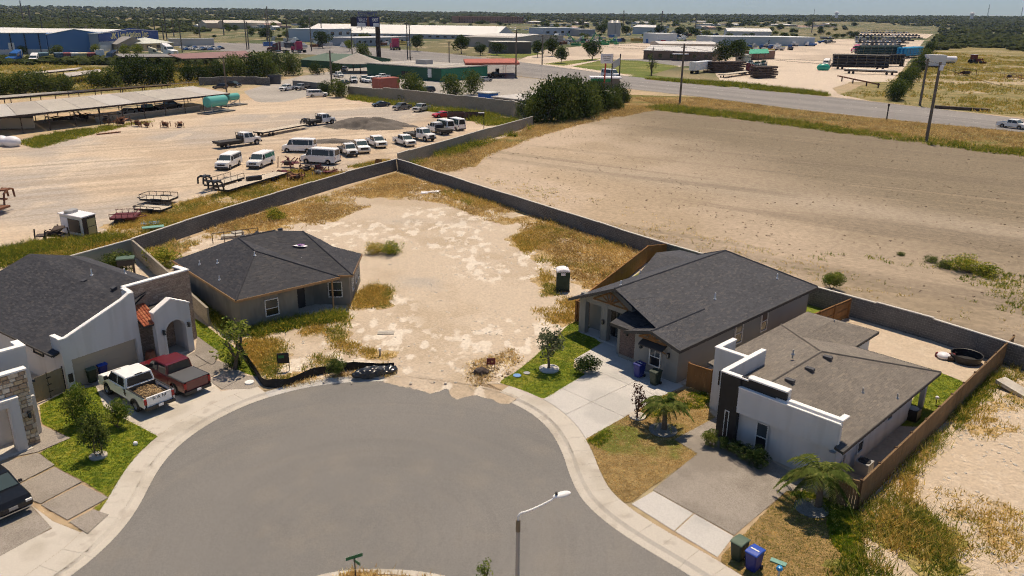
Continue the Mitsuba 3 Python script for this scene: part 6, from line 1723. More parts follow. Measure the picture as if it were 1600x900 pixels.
CZ = [pmat(f'm_tin_{i}', grain(c, .12, .3, 3)) for i, c in enumerate([(.36, .335, .295), (.40, .38, .35), (.33, .305, .27), (.37, .345, .30)])]
zc = GZ(97, 172.5, *G(97, 201)[:2])
canopy('carport', 'long grey tin carport roof over parked cars at the left', [(-90, 192), (359, 145.5)], [(-90, 171), (302, 134.5)], zc, zc + .5, CZ, 12)
canopy('carport', 'narrow tin roof with dark underside behind the long carport', [(-60, 158), (267, 131.5)], [(-60, 153.5), (311, 127.5)], zc + .9, zc + 1.3, CZ[0], 9)
part(t := thing('storage_shed', 'dark block building under the left end of the carport', 'shed'), 'wall', B().prism([G(-60, 205)[:2], G(55, 200)[:2], G(52, 187)[:2], G(-60, 190)[:2]], 0, zc - .6), 'm_stucco_dark')
part(t, 'opening', B().box(G(20, 203) + [0, 0, 1.4], (9, .5, 2.2), rz=.15), 'm_ply')
t = thing('low_wall', 'low pale wall under the carport beside the parked cars', 'wall')
wall_run(t, [G(150, 192)[:2], G(290, 176)[:2], G(312, 173)[:2]], [1.2, 1.2], 'm_block_tan', pil=False)
for i, (x, y) in enumerate(((3, 228), (20, 229))):
    single('water_tank', ('white water tank cut by the left edge near the carport', 'white rounded water tank on the grass near the carport')[i], 'tank', (np.array(hd.vertices) * [1.6, 1.3, 1.1] + [0, 0, .9], hd.faces), 'm_plastic_white', True, M=FR(*G(x, y)[:2], 0))
for (x0, y0, x1, y1, zz, r_, l) in ((325, 178, 352, 174, 2.9, 1.35, 'large teal horizontal fuel tank on a steel stand'), (357, 166, 372, 164, 2.4, .95, 'small teal horizontal fuel tank on a steel stand')):
    a, b = G(x0, y0), G(x1, y1); t = thing('fuel_tank', l, 'tank')
    a2, b2 = a + [0, 0, zz], b + [0, 0, zz]; b2 = a2 + (b2 - a2) * 1.0
    u = (b2 - a2) / np.linalg.norm(b2 - a2)
    part(t, 'shell', B().tube(a2, b2, r_, n=20), 'm_teal_tank', 40)
    for s_, e in ((a2, -1), (b2, 1)): part(t, 'end_cap', B().tube(s_, s_ + u * e * .2, r_, r_ * .8, 20), 'm_teal_tank')
    b_ = B()
    for q in (a, b):
        for s_ in (-1, 1):
            n_ = np.array([-u[1], u[0], 0]) * s_ * r_ * .8
            b_.tube(q * .9 + (a + b) / 2 * .1 + n_ * 1.3, q * .9 + (a + b) / 2 * .1 + n_ + [0, 0, zz - r_ * .5], .09, n=5)
    b_.tube(a + [0, 0, .2], b + [0, 0, zz - r_], .07, n=5).tube(b + [0, 0, .2], a + [0, 0, zz - r_], .07, n=5)
    part(t, 'stand', b_, 'm_metal_grey')
    part(t, 'base', B().prism(sg.LineString([a[:2], b[:2]]).buffer(1.8, cap_style=3), 0, .35), 'm_stucco_dark')
t = thing('floodlight_post', 'thin dark post with a pale lamp beside the tan wall', 'lamp post')
p = G(756, 203); zt = GZ(752, 176, p[0], p[1]); part(t, 'post', B().tube(p, p + [0, 0, zt], .08, n=6), 'm_frame_black'); part(t, 'lamp', B().box(p + [-.6, 0, zt], (1.4, .4, .2)), 'm_plastic_white')
# walls behind the yard
t = thing('block_wall', 'long weathered tan wall with weeds behind the far parked cars', 'wall')
pE = [G(x, y)[:2] for x, y in ((545, 151), (600, 156), (660, 163), (720, 171), (800, 182), (822, 190))]
wall_run(t, pE, [GZ(545, 135, *pE[0]), 3.6, 3.6, 3.8, 4.0], 'm_block_tan', .3)
t = thing('block_wall', 'pale grey wall behind the carport and the black pickup', 'wall')
pE = [G(x, y)[:2] for x, y in ((312, 134), (345, 132), (400, 132), (422, 134))]
wall_run(t, pE, [2.6] * 3, 'm_block', .3)
t = thing('metal_fence', 'low blue-grey metal fence between the concrete yard and the sand', 'fence')
pE = [G(x, y)[:2] for x, y in ((458, 136), (480, 138), (505, 141), (512, 143))]
wall_run(t, pE, [2.2] * 3, 'm_stucco_dark', .2, capm='m_metal_grey', pil=False)
t = thing('dark_bin', 'dark blue steel skip at the end of the grey wall', 'skip'); p = G(430, 131); part(t, 'body', bevel_prism([(-2, 0), (2, 0), (2.3, 3), (-2.3, 3)], 1.2, .1), 'm_car_navy', M=FR(p[0], p[1], 10)); part(t, 'rim', B().box((0, 0, 3.05), (4.8, 2.6, .15)), 'm_frame_black', M=FR(p[0], p[1], 10))
for i, (x, y, rx, ry, hh) in enumerate(((575, 197, 9, 6, 1.5), (520, 222, 5, 2.5, .5))):
    X_, Y_ = np.meshgrid(np.linspace(-1.3, 1.3, 50), np.linspace(-1.3, 1.3, 40), indexing='ij'); n_ = meshkit.fbm(np.stack([X_ * 2.6, Y_ * 2.6, 0 * X_ + i], -1), 4, i)
    Z_ = hh * np.clip(1.1 - np.hypot(X_, Y_) - .9 * (n_ - .5), 0, .5) * (.5 + 1.6 * n_) * 1.6 - .04
    v, fq = grid_(np.c_[(X_ * rx).ravel(), (Y_ * ry).ravel(), Z_.ravel()], 50, 40)
    single('gravel_heap', ('large dark grey gravel heap in the middle of the yard', 'low dark gravel heap beside the tall white vans')[i], 'gravel heap', (v, fq), 'm_ash', True, M=FR(*G(x, y)[:2], 0), kind='stuff')
pmat('m_ash', grain((.13, .115, .10), .3, .8, 9))
# ---------------------------------------------------------------- highway, verges and lots beyond the field
def flat(name, px, z, m, lab, amp=.6, step=4):
    poly = ragged(plan(px), amp, step, len(scene)) if amp else sg.Polygon(plan(px)).buffer(0)
    struct(name, B().prism(poly, z, z), m, label=lab)
    return poly


flat('verge', [(700, 256), (640, 262), (830, 200), (880, 175), (985, 148), (1100, 152), (1300, 177), (1600, 206), (1900, 236), (1900, 285), (1600, 243), (1300, 205), (1150, 183), (1040, 169), (985, 171), (900, 192), (830, 215), (770, 238), (735, 262)], .02, 'm_verge', 'dry orange grass between the field and the highway', 1.0, 3)
HW = smooth_line([(300, 66), (480, 70), (620, 76), (740, 88), (860, 103), (1000, 122), (1150, 136), (1300, 151.5), (1600, 186), (1900, 222)], 1).tolist()
HN = smooth_line([(300, 78), (480, 84), (620, 95), (740, 110), (880, 128), (1000, 141), (1100, 152), (1300, 178), (1600, 207), (1900, 238)], 1).tolist()
flat('highway', HW + HN[::-1], .05, 'm_highway', 'grey multi-lane highway', 0)
k = numbered('lane_marking'); labels[k] = {'kind': 'structure', 'label': 'worn pale lane dashes on the highway'}
for f_ in (.36, .62):
    for i in range(22):
        x = 800 + i * 40
        a0 = np.interp(x, [q[0] for q in HW], [q[1] for q in HW]); b0_ = np.interp(x, [q[0] for q in HN], [q[1] for q in HN])
        a1 = np.interp(x + 13, [q[0] for q in HW], [q[1] for q in HW]); b1_ = np.interp(x + 13, [q[0] for q in HN], [q[1] for q in HN])
        p, q = G(x, a0 + (b0_ - a0) * f_), G(x + 13, a1 + (b1_ - a1) * f_); d = (q - p)[:2]; L = np.linalg.norm(d); n_ = np.array([-d[1], d[0]]) / L * .09
        part(k, 'dash', B().prism([p[:2] + n_, q[:2] + n_, q[:2] - n_, p[:2] - n_], .056, .056), 'm_cap')
flat('concrete_yard', [(380, 143), (430, 128), (470, 119), (540, 108), (640, 96), (740, 111), (890, 130), (960, 138), (900, 150), (860, 160), (800, 178), (700, 160), (545, 149), (515, 143), (440, 160), (400, 160)], .03, 'm_old_concrete', 'grey concrete yards around the green flat-roofed building', .5)
flat('gravel_lot', [(1120, 118), (1105, 100), (1180, 80), (1300, 62), (1340, 46), (1470, 46), (1445, 62), (1410, 110), (1390, 128), (1330, 128), (1300, 138), (1310, 147), (1360, 158), (1290, 150), (1230, 143), (1130, 131)], .03, 'm_gravel', 'pale gravel truck lot beyond the highway', .8)
flat('concrete_yard', [(800, 98), (850, 78), (930, 70), (1130, 62), (1130, 98), (1062, 104), (985, 119), (975, 124), (925, 116), (870, 105)], .03, 'm_gravel', 'pale concrete yards across the highway', .5)
flat('car_park', [(955, 93), (1010, 92), (1130, 97), (1115, 104), (1062, 103)], .045, 'm_highway', 'grey car park before the brick office', .3)
flat('lawn', [(893, 104), (945, 93), (1000, 95), (1062, 103.5), (1010, 119), (975, 116)], .05, 'm_far_lawn', 'green lawn across the highway', .5)
flat('lawn', [(848, 100), (885, 95), (940, 91), (932, 94), (880, 103)], .05, 'm_far_lawn', 'narrow green lawn strip with trees across the highway', .4)
flat('verge', [(958, 122), (1000, 116), (1060, 122), (1150, 131), (1285, 146), (1296, 150), (1150, 137), (1000, 123)], .045, 'm_far_lawn', 'green weedy verge before the truck lot', .6)
flat('lawn', [(760, 85), (800, 80), (850, 84), (800, 92)], .05, 'm_far_lawn', 'yellow green grass beside the red canopy', .4)
flat('meadow', [(1300, 150), (1390, 120), (1455, 78), (1520, 72), (1700, 85), (2000, 130), (2000, 232), (1600, 184), (1440, 167), (1370, 159)], .025, 'm_meadow', 'dry olive and ochre meadow right of the truck lot', 1.5)
flat('meadow', [(-200, 128), (0, 92), (60, 90), (160, 104), (330, 96), (420, 100), (440, 122), (300, 138), (100, 150), (-200, 170)], .02, 'm_meadow', 'dry yellow ground among the trees behind the carport', 1.5)
pmat('m_far_lawn', lambda p, n, uv: mix((.10, .125, .022), (.17, .165, .045), smoothstep(.4, .7, fbm(p.x * .12, p.y * .12, 1.0, 3))) * (.8 + .4 * noise(p.x * 2, p.y * 2)))

# ---------------------------------------------------------------- buildings beyond
COL = {}


def col(rgb, rough=.65):
    k = 'm_paint_' + '_'.join(f'{int(c * 100):02d}' for c in rgb)
    if k not in scene: mat(k, rgb, rough)
    return k


def bld(name, label, cat, a, b, depth, top, wc, rc, kind='flat', apex=None, wins=0, wz=(.35, .75), ww=.5, door=None, over=.4, group=None, band=None):
    p, q = G(*a), G(*b); d = (q - p)[:2]; L = np.linalg.norm(d); M = FR(p[0], p[1], math.degrees(math.atan2(d[1], d[0])))
    h = GZ(a[0], top, p[0], p[1])
    t = thing(name, label, cat, group)
    W_ = col(wc); R_ = col(rc)
    if kind == 'front':   # gable end faces the viewer
        ha = GZ((a[0] + b[0]) / 2, apex, *((p + q) / 2)[:2])
        part(t, 'wall', B().side([(0, 0), (L, 0), (L, h), (L / 2, ha), (0, h)], 0, depth), W_, M=M)
        part(t, 'roof', B().slab([(-over, -over, h - .1), (L / 2, -over, ha + .15), (L / 2, depth + over, ha + .15), (-over, depth + over, h - .1)], .25).slab([(L / 2, -over, ha + .15), (L + over, -over, h - .1), (L + over, depth + over, h - .1), (L / 2, depth + over, ha + .15)], .25), R_, M=M)
    else:
        part(t, 'wall', B().box((L / 2, depth / 2, h / 2), (L, depth, h)), W_, M=M)
        if kind == 'gable':
            rz = h + depth * .09 if apex is None else GZ(a[0], apex, p[0], p[1] + depth / 2)
            part(t, 'roof', B().slab([(-over, -over, h), (L + over, -over, h), (L + over, depth / 2, rz), (-over, depth / 2, rz)], .3).slab([(-over, depth / 2, rz), (L + over, depth / 2, rz), (L + over, depth + over, h), (-over, depth + over, h)], .3), R_, M=M)
            for x_ in (0, L): part(t, 'gable_end', B().raw([(x_, 0, h), (x_, depth, h), (x_, depth / 2, rz - .2)], [[0, 1, 2]]), W_, M=M)
        elif kind == 'hip':
            rz = GZ((a[0] + b[0]) / 2, apex, *((p + q) / 2)[:2]); i_ = min(L, depth) / 2; o = over
            c = [(-o, -o, h), (L + o, -o, h), (L + o, depth + o, h), (-o, depth + o, h)]
            r1, r2 = ((i_, depth / 2, rz), (L - i_ + .01, depth / 2, rz)) if L >= depth else ((L / 2, i_, rz), (L / 2, depth - i_, rz))
            part(t, 'roof', B().slab([c[0], c[1], r2, r1], .2).slab([c[2], c[3], r1, r2], .2).slab([c[1], c[2], r2], .2).slab([c[3], c[0], r1], .2), R_, M=M)
        else:
            part(t, 'roof', B().box((L / 2, depth / 2, h + .15), (L + 2 * over, depth + 2 * over, .3)), R_, M=M)
    if band: part(t, 'sign_band', B().box((L / 2, -.08, h * (band[0] + band[1]) / 2), (L, .14, h * (band[1] - band[0]))), col(band[2]), M=M)
    for i in range(wins):
        part(t, 'window', B().box((L * (i + .5) / wins, -.05, h * sum(wz) / 2), (L / wins * ww, .1, h * (wz[1] - wz[0]))), 'm_glass_dark', M=M)
    if door: part(t, 'door', B().box((L * door[0], -.06, h * door[2] / 2), (L * door[1], .12, h * door[2])), col(door[3]), M=M)
    return t, M, L, h


blue, dblue, white, pale = (.07, .17, .36), (.012, .04, .17), (.62, .62, .6), (.45, .42, .37)
bld('warehouse', 'large blue metal warehouse with a low white gable roof', 'warehouse', (78, 84), (160, 80), 150, 53, blue, white, 'front', 45.5, 0, door=(.8, .06, .35, (.6, .6, .58)))
tb, Mb, Lb, hb_ = bld('warehouse', 'dark blue warehouse front with yellow sign lettering', 'warehouse', (157, 81), (249, 72), 60, 52, (.30, .36, .42), white, 'front', 46, band=None)
p = sg.Polygon([(0, hb_ * .55), (Lb, hb_ * .45), (Lb, hb_), (Lb / 2, hb_ * 1.22), (0, hb_)])
part(tb, 'sign_band', B().side(list(p.exterior.coords)[:-1], -.3, -.02), col(dblue), M=Mb)
tx = meshkit.text_mesh('JK Liquidation Inc', hb_ * .32, .05, True); v = np.array(tx.vertices); sc_ = Lb * .64 / v[:, 0].max()
part(tb, 'lettering', (np.c_[v[:, 0] * sc_ + Lb * .17, -.32 - v[:, 2], v[:, 1] + hb_ * .66], np.array(tx.faces)), col((.50, .47, .22)), M=Mb)
t, M, L, h_ = bld('warehouse', 'long blue side hall with tall white doors at the left edge', 'warehouse', (-60, 86), (76, 84.5), 60, 52, blue, white, 'flat', door=(.58, .07, .55, (.6, .6, .58)))
for i in range(6): part(t, 'downpipe', B().box((L * (i + .5) / 6, -.2, h_ / 2), (.5, .3, h_)), 'm_frame_black', M=M)
part(t, 'plinth', B().box((L / 2, -.15, h_ * .12), (L, .2, h_ * .24)), col((.5, .5, .5)), M=M)
bld('cottage', 'small grey house with a gabled roof before the blue sign wall', 'house', (185, 80), (232, 79), 16, 69, (.30, .27, .22), (.30, .29, .28), 'front', 58, 2)
bld('cottage', 'small brown roofed house beside the blue sign wall', 'house', (168, 78), (192, 78), 14, 69, (.15, .12, .10), (.25, .22, .19), 'gable', 60)
bld('cottage', 'small yellow house with a pale hipped roof', 'house', (226, 80), (272, 78), 24, 68, (.44, .37, .22), (.50, .52, .46), 'hip', 59, 3)
bld('shed', 'long white fence-like shed behind the yellow house', 'shed', (268, 72), (335, 71), 6, 61, (.46, .45, .42), (.5, .5, .48))
for i, (x0, x1, y, tp, l) in enumerate(((322, 366, 44, 36, 'pale tan warehouse farther left, nearer the red canopy'), (352, 402, 45, 35.5, 'long tan warehouse on the left skyline'), (398, 440, 43, 36, 'low tan building right of the long tan warehouse'))): bld('warehouse', l, 'warehouse', (x0, y), (x1, y), 40, tp, (.40, .34, .26), (.5, .46, .4), 'gable', None, 0)
bld('warehouse', 'grey hall with a row of small windows left of the billboard posts', 'warehouse', (558, 73), (640, 70), 30, 60, (.27, .30, .34), (.45, .45, .45), 'flat', None, 10, (.4, .7), .35)
bld('warehouse', 'very long white-roofed hall behind the billboard', 'warehouse', (470, 57), (775, 62.5), 90, 50, (.34, .37, .41), (.66, .65, .62), 'gable', None, 26, (.3, .65), .4)
bld('warehouse', 'pale blue two-storey hall left of the billboard', 'warehouse', (514, 66), (550, 64), 40, 46, (.40, .45, .52), (.6, .6, .6), 'flat', None, 3, (.55, .8), .4)
bld('office', 'white flat office on the long hall beneath the hotel', 'office', (664, 53), (729, 53), 30, 43, (.50, .52, .54), (.6, .6, .6), 'flat', None, 8, (.4, .75), .4)
t, M, L, h_ = bld('hotel', 'long brick hotel with rows of windows on the skyline', 'hotel', (716, 39), (818, 39.5), 40, 25.5, (.27, .14, .095), (.33, .20, .15), 'flat', None, 26, (.12, .3), .35)
for zz in (.42, .64, .84):
    for i in range(26): part(t, 'window', B().box((L * (i + .5) / 26, -.05, h_ * zz), (L / 26 * .35, .1, h_ * .13)), 'm_glass_dark', M=M)
bld('warehouse', 'beige gabled hall across the highway near the oak trees', 'warehouse', (800, 75), (880, 70), 45, 59, (.35, .32, .28), (.55, .53, .49), 'front', 53.5)
bld('carport', 'long tan carport building beside the beige hall', 'carport', (772, 84), (830, 84), 18, 66, (.10, .09, .08), (.5, .48, .43), 'flat')
t, M, L, h_ = bld('brick_office', 'low brown brick office with a white entrance canopy', 'office', (1005, 93), (1112, 96.5), 38, 78, (.155, .10, .068), (.52, .51, .49), 'gable', 70, 6, (.25, .65), .28)
part(t, 'entrance_canopy', B().box((L * .56, -2.5, h_ * .72), (L * .22, 5, .4)), 'm_plastic_white', M=M); part(t, 'entrance', B().box((L * .56, -.1, h_ * .33), (L * .12, .2, h_ * .66)), 'm_glass_dark', M=M)
bld('warehouse', 'low tan hall behind the brick office', 'warehouse', (1030, 79), (1122, 80), 40, 68, (.40, .36, .30), (.52, .50, .47), 'gable', 64)
bld('warehouse', 'white cube building with a red mark behind the tan hall', 'warehouse', (1027, 69), (1057, 69), 30, 53, (.45, .51, .56), (.6, .62, .63), 'flat', None, 0, door=(.3, .25, .4, (.35, .06, .06)))
bld('warehouse', 'long pale blue metal hall behind the dark oaks', 'warehouse', (1112, 71), (1272, 72), 40, 57.5, (.37, .43, .48), (.55, .58, .6), 'flat', None, 0, door=(.55, .01, .7, (.1, .1, .1)))
bld('warehouse', 'white roofed hall behind the long pale blue hall', 'warehouse', (1136, 57), (1205, 58), 40, 48.5, (.5, .5, .5), (.6, .6, .58), 'gable')
bld('warehouse', 'grey two-level hall left of the green lifts', 'warehouse', (905, 57), (930, 57), 25, 46, (.25, .27, .3), (.5, .5, .5), 'flat')
bld('warehouse', 'blue and white hall in the truck yards across the highway', 'warehouse', (850, 56), (906, 55), 25, 44, (.38, .44, .54), (.55, .58, .6), 'flat', None, 5, (.3, .6), .4)
bld('warehouse', 'light hall with a pale roof among dark oaks', 'warehouse', (988, 53), (1028, 54), 30, 42, (.45, .47, .5), (.6, .6, .6), 'gable')
t = thing('silo', 'pair of pale grey silos beside the truck yards', 'silo')
for x in (955, 963): p = G(x, 57); part(t, 'tank', B().lathe([(5, 0), (5, 16), (2, 19), (.001, 19.5)], c=p, n=16), 'm_metal_grey', 40)
# green flat-roofed building and neighbours
t, M, L, h_ = bld('shop_building', 'green walled building with a flat grey roof behind the tan wall', 'building', (574, 118), (690, 128), 26, 99, (.02, .085, .05), (.40, .38, .34), 'flat', None, 0)
part(t, 'side_wall', B().box((L + .1, 13, h_ / 2), (.3, 26.2, h_ * .96)), col((.02, .15, .085)), M=M); part(t, 'roof_unit', B().box((L * .5, 12, h_ + 1), (6, 4, 2)), 'm_metal_grey', M=M); part(t, 'door', B().box((L * .55, -.2, h_ * .3), (L * .12, .3, h_ * .6)), 'm_frame_black', M=M)
for i in range(8): part(t, 'roof_sheet', B().box((L * (i + .5) / 8, 13, h_ + .33), (L / 8 - .25, 26, .06)), CZ[i % 4], M=M)
bld('shed', 'green shed with a green roof left of the round tin roof', 'shed', (470, 104), (533, 108), 34, 93, (.025, .08, .045), (.075, .12, .085), 'gable', 82)
t = thing('round_roof', 'round rusty tin roof on posts', 'shelter'); p = G(560, 113); part(t, 'roof', B().lathe([(11, 4.0), (11, 4.2), (.001, 8.2)], c=p, n=20), 'm_tin_2')
for a in range(6): part(t, 'post', B().tube(p + [9 * math.cos(a), 9 * math.sin(a), 0], p + [9 * math.cos(a), 9 * math.sin(a), 4.2], .2, n=6), 'm_rust_dark')
canopy('canopy', 'dull red metal canopy roof among trees', [(285, 91.5), (396, 89)], [(262, 84.5), (384, 79)], 6, 6.4, col((.22, .12, .11)), 5, .3, cat='canopy')
canopy('canopy', 'dark canopy roof left of the red canopy', [(188, 89), (282, 88.5)], [(180, 84), (262, 84)], 5, 5.2, col((.20, .19, .18)), 4, .3, cat='canopy')
canopy('canopy', 'pale low canopy between the tree rows', [(32, 117), (118, 108.5)], [(45, 113), (128, 105)], 3, 3.2, col((.42, .38, .33)), 4, .3, cat='canopy')
canopy('canopy', 'pale rusty canopy behind the left tree row', [(104, 120), (160, 112)], [(100, 114), (156, 108)], 3, 3.2, col((.40, .36, .32)), 4, .3, cat='canopy')
t = canopy('fuel_canopy', 'orange-red filling station canopy', [(727, 98), (812, 98)], [(724, 92), (806, 91)], 6.2, 6.2, col((.36, .10, .065)), 2, .8, col((.36, .10, .065)), 'canopy', col((.36, .10, .065)))
for x in (757, 777): p = G(x, 116); t2 = thing('fuel_pump', f'{"left" if x < 760 else "right"} dark fuel pump under the red canopy', 'fuel pump'); part(t2, 'body', B().box(p + [0, 0, 1.2], (1.6, 1.2, 2.4)), 'm_frame_black'); part(t2, 'island', B().box(p + [0, 0, .1], (5, 1.8, .2)), 'm_cap')
# workshop and blue door by the wall end
bld('workshop', 'low grey roofed workshop at the end of the weathered tan wall', 'workshop', (770, 168), (832, 176), 40, 152, (.12, .12, .13), (.46, .44, .41), 'flat', None, 2, (.6, .8), .3)
bld('shed', 'small shed with a bright blue side behind the tan wall', 'shed', (747, 158), (763, 160), 4, 145, (.02, .12, .42), (.5, .5, .47), 'flat')

# billboard
t = thing('billboard', 'tall billboard with blue and white lettering on two dark posts', 'billboard')
p = G(591, 92); hT, hB, hX = GZ(591, 26, p[0], p[1]), GZ(591, 42, p[0], p[1]), GZ(591, 19.5, p[0], p[1])
s_ = np.linalg.norm((G(595, 92) - G(562, 92))[:2]) / 33
MBB = FR(p[0], p[1], -3)
x0, x1 = -31 * s_, 4 * s_
part(t, 'board', B().box(((x0 + x1) / 2, 0, (hT + hB) / 2), (x1 - x0, 1.0, hT - hB)), col((.02, .03, .13)), M=MBB)
for x in (-1.5 * s_, 1.8 * s_): part(t, 'post', B().tube((x, 1.5, 0), (x, 1.5, hT * .98), .75, n=10), 'm_rust_dark', M=MBB)
part(t, 'back_face', B().box((x0 - 7.5 * s_, 6, (hT + hB) / 2 - .3), (14 * s_, .8, (hT - hB) * .92), rz=-.2), 'm_frame_black', M=MBB)
for z0_, z1_ in ((.02, .38), ): part(t, 'white_panel', B().box((x0 + 7 * s_, -.56, hB + (hT - hB) * .2), (13 * s_, .1, (hT - hB) * .36)).box((x1 - 5 * s_, -.56, hB + (hT - hB) * .2), (9 * s_, .1, (hT - hB) * .36)), 'm_plastic_white', M=MBB)
def letters(txt, x, z, w, hgt, m, y=-.6):
    tx = meshkit.text_mesh(txt, hgt, .08, True); v = np.array(tx.vertices); v[:, 0] *= w / v[:, 0].max()
    part(t, 'lettering', (np.c_[v[:, 0] + x, y - v[:, 2], v[:, 1] + z], np.array(tx.faces)), m, M=MBB)
letters('ACCIDENTE?', x0 + .5, hT + .6, 31 * s_, (hX - hT) * .85, col((.03, .04, .22)), -.2)
letters('WALLY', x0 + 1, hB + (hT - hB) * .52, 14 * s_, (hT - hB) * .34, 'm_plastic_white')
letters('HART', x1 - 11 * s_, hB + (hT - hB) * .52, 10 * s_, (hT - hB) * .34, 'm_plastic_white')
part(t, 'figure_print', B().side([(-2.4 * s_, 0), (2.4 * s_, 0), (1.6 * s_, (hT - hB) * .7), (.8 * s_, (hT - hB) * .95), (-.8 * s_, (hT - hB) * .95), (-1.6 * s_, (hT - hB) * .7)], -.1, 0), col((.16, .07, .05)), M=MBB @ FR(x0 + 18 * s_, -.55, 0, hB + .1))
part(t, 'catwalk', B().box(((x0 + x1) / 2, -1.2, hB - .6), (x1 - x0, 1.8, .25)), 'm_rust', M=MBB)
t = thing('road_sign', 'white road sign board on a red post with two grey posts', 'sign')
p = G(943, 143); hT, hB = GZ(945, 84, p[0], p[1]), GZ(945, 99, p[0], p[1]); w_ = np.linalg.norm((G(956, 143) - G(938, 143))[:2])
part(t, 'board', B().box((p[0] + .6, p[1], (hT + hB) / 2), (w_, .5, hT - hB)), 'm_plastic_white'); part(t, 'post', B().tube(p, p + [.3, 0, hB], .25, n=8), col((.45, .06, .04)))
for i in range(3): part(t, 'print', B().box((p[0] + .6, p[1] - .28, hB + (hT - hB) * (.3 + .22 * i)), (w_ * (.5 + .1 * i), .06, (hT - hB) * .08)), 'm_metal_grey')
for x, y in ((954.5, 143), (967, 132)): q = G(x, y); part(t, 'grey_post', B().tube(q, q + [0, 0, GZ(x + 1.5, 84, q[0], q[1])], .22, n=6), 'm_rust_dark')
q0, q1 = G(954.5, 143), G(967, 132); z1 = GZ(960, 112, q0[0], q0[1]); part(t, 'lower_board', B().slab([(*q0[:2], z1 + 3.2), (*q1[:2], z1 + 3.2), (q1[0], q1[1] + .3, z1 + 3.2), (q0[0], q0[1] + .3, z1 + 3.2)], 2.6), 'm_metal_grey')
t = thing('kiosk', 'small green and white kiosk roof among the thicket by the road sign', 'kiosk'); p = G(945, 140); part(t, 'wall', B().box(p + [0, 0, 2], (9, 5, 4)), 'm_stucco_dark'); part(t, 'roof', B().box(p + [0, 0, 4.2], (11, 6, .5)), 'm_plastic_white'); part(t, 'fascia', B().box(p + [-2, -3.1, 3.4], (7, .3, 1.0)), col((.02, .2, .08)))

# ---------------------------------------------------------------- trailers, containers and trucks beyond
put(TRAILER, 'box_trailer', 'long white box trailer beside the brick office', 'trailer', (1068, 117), (1118, 111), Wh, 1.3)
put(TRAILER, 'box_trailer', 'white box trailer beside the green side wall', 'trailer', (688, 131), (652, 118), Wh, 1.15)
put(BOX, 'shipping_container', 'faded red container behind the tan wall', 'container', (584, 141), (622, 138), col((.34, .10, .07)), 1.5)
for i, (x, c, l) in enumerate(((72, (.10, .17, .20), 'teal grey container, leftmost of the container row'), (97, (.08, .12, .15), 'dark blue-grey container next to the teal grey one'), (110, (.22, .06, .06), 'dark red container in the middle of the container row'), (122, (.48, .47, .44), 'white container in the container row'), (134, (.44, .38, .24), 'beige container in the container row'), (147, (.2, .05, .05), 'dark red container at the right end of the container row'))):
    put(BOX, 'shipping_container', l, 'container', (x - 6, 94), (x + 2, 101), col(c), 1.75, 'containers in the row')
put(SEMI, 'semi_truck', 'blue semi truck with a sloped back at the far left', 'truck', (40, 99), (18, 101), 'm_car_blue', 1.7)
put(SEMI, 'semi_truck', 'wrecked white truck cab beside the blue semi truck', 'truck', (64, 98), (48, 101), Wh, 1.3)
put(SEMI, 'semi_truck', 'white semi truck at the right end of the container row', 'truck', (166, 100), (150, 96), Wh, 1.6)
put(SEMI, 'semi_truck', 'dark blue truck beside the white semi truck', 'truck', (186, 98), (172, 99), 'm_car_navy', 1.6)
put(SEMI, 'semi_truck', 'white semi truck with a tall roof near the yellow house', 'truck', (252, 88), (271, 89), Wh, 1.9)
put(SEMI, 'semi_truck', 'cream box truck left of the tall-roofed semi truck', 'truck', (233, 90), (244, 90), col((.5, .48, .36)), 1.5)
put(SEMI, 'semi_truck', 'bright pink-red semi truck cab beside the long grey hall', 'truck', (626, 80), (610, 76), col((.5, .06, .12)), 2.1)
put(SEMI, 'semi_truck', 'dark red semi truck parked behind the green shed, left one', 'truck', (446, 83), (424, 83), 'm_car_maroon', 1.8)
put(SEMI, 'semi_truck', 'pink-red semi truck parked behind the green shed, right one', 'truck', (478, 83), (456, 81), col((.42, .04, .10)), 1.8)
put(SEMI, 'semi_truck', 'dark red truck pulling an empty flat trailer across the highway', 'truck', (1160, 116), (1181, 116), 'm_maroon', 1.3)
put(SEMI, 'semi_truck', 'white truck with teal hood before the black pipe load', 'truck', (1300, 104), (1281, 108), Wh, 1.25)
single('truck_hood', 'bright teal truck hood opened before the black pipe load', 'truck hood', (np.array(hd.vertices) * [3.2, 2.4, 2.0] + [0, 0, 1.4], hd.faces), 'm_car_teal', True, M=FR(*G(1286, 110)[:2], 0))
put(SEMI, 'semi_truck', 'pink truck cab behind the black pipe load', 'truck', (1345, 82), (1330, 83), 'm_car_pink', 1.6)
trailer('flat_trailer', 'empty pale flat trailer behind the dark red truck', (1128, 122), (1170, 116), 3.4, 1.5, 'm_ply', wheels=(.1, .2))
for x, y, l, lab in ((1133, 113, 22, 'stack of dark rusty frames behind the empty trailer'), (1192, 122, 12, 'stack of dark rusty frames right of the dark red truck')):
    p = G(x, y); t = thing('crate_stack', lab, 'stack'); 
    for i in range(5): part(t, 'frame', B().box((0, 0, .6 + i * 1.0), (l * rs.uniform(.8, 1), 5, .75)), 'm_rust_dark', M=FR(p[0], p[1], 25))
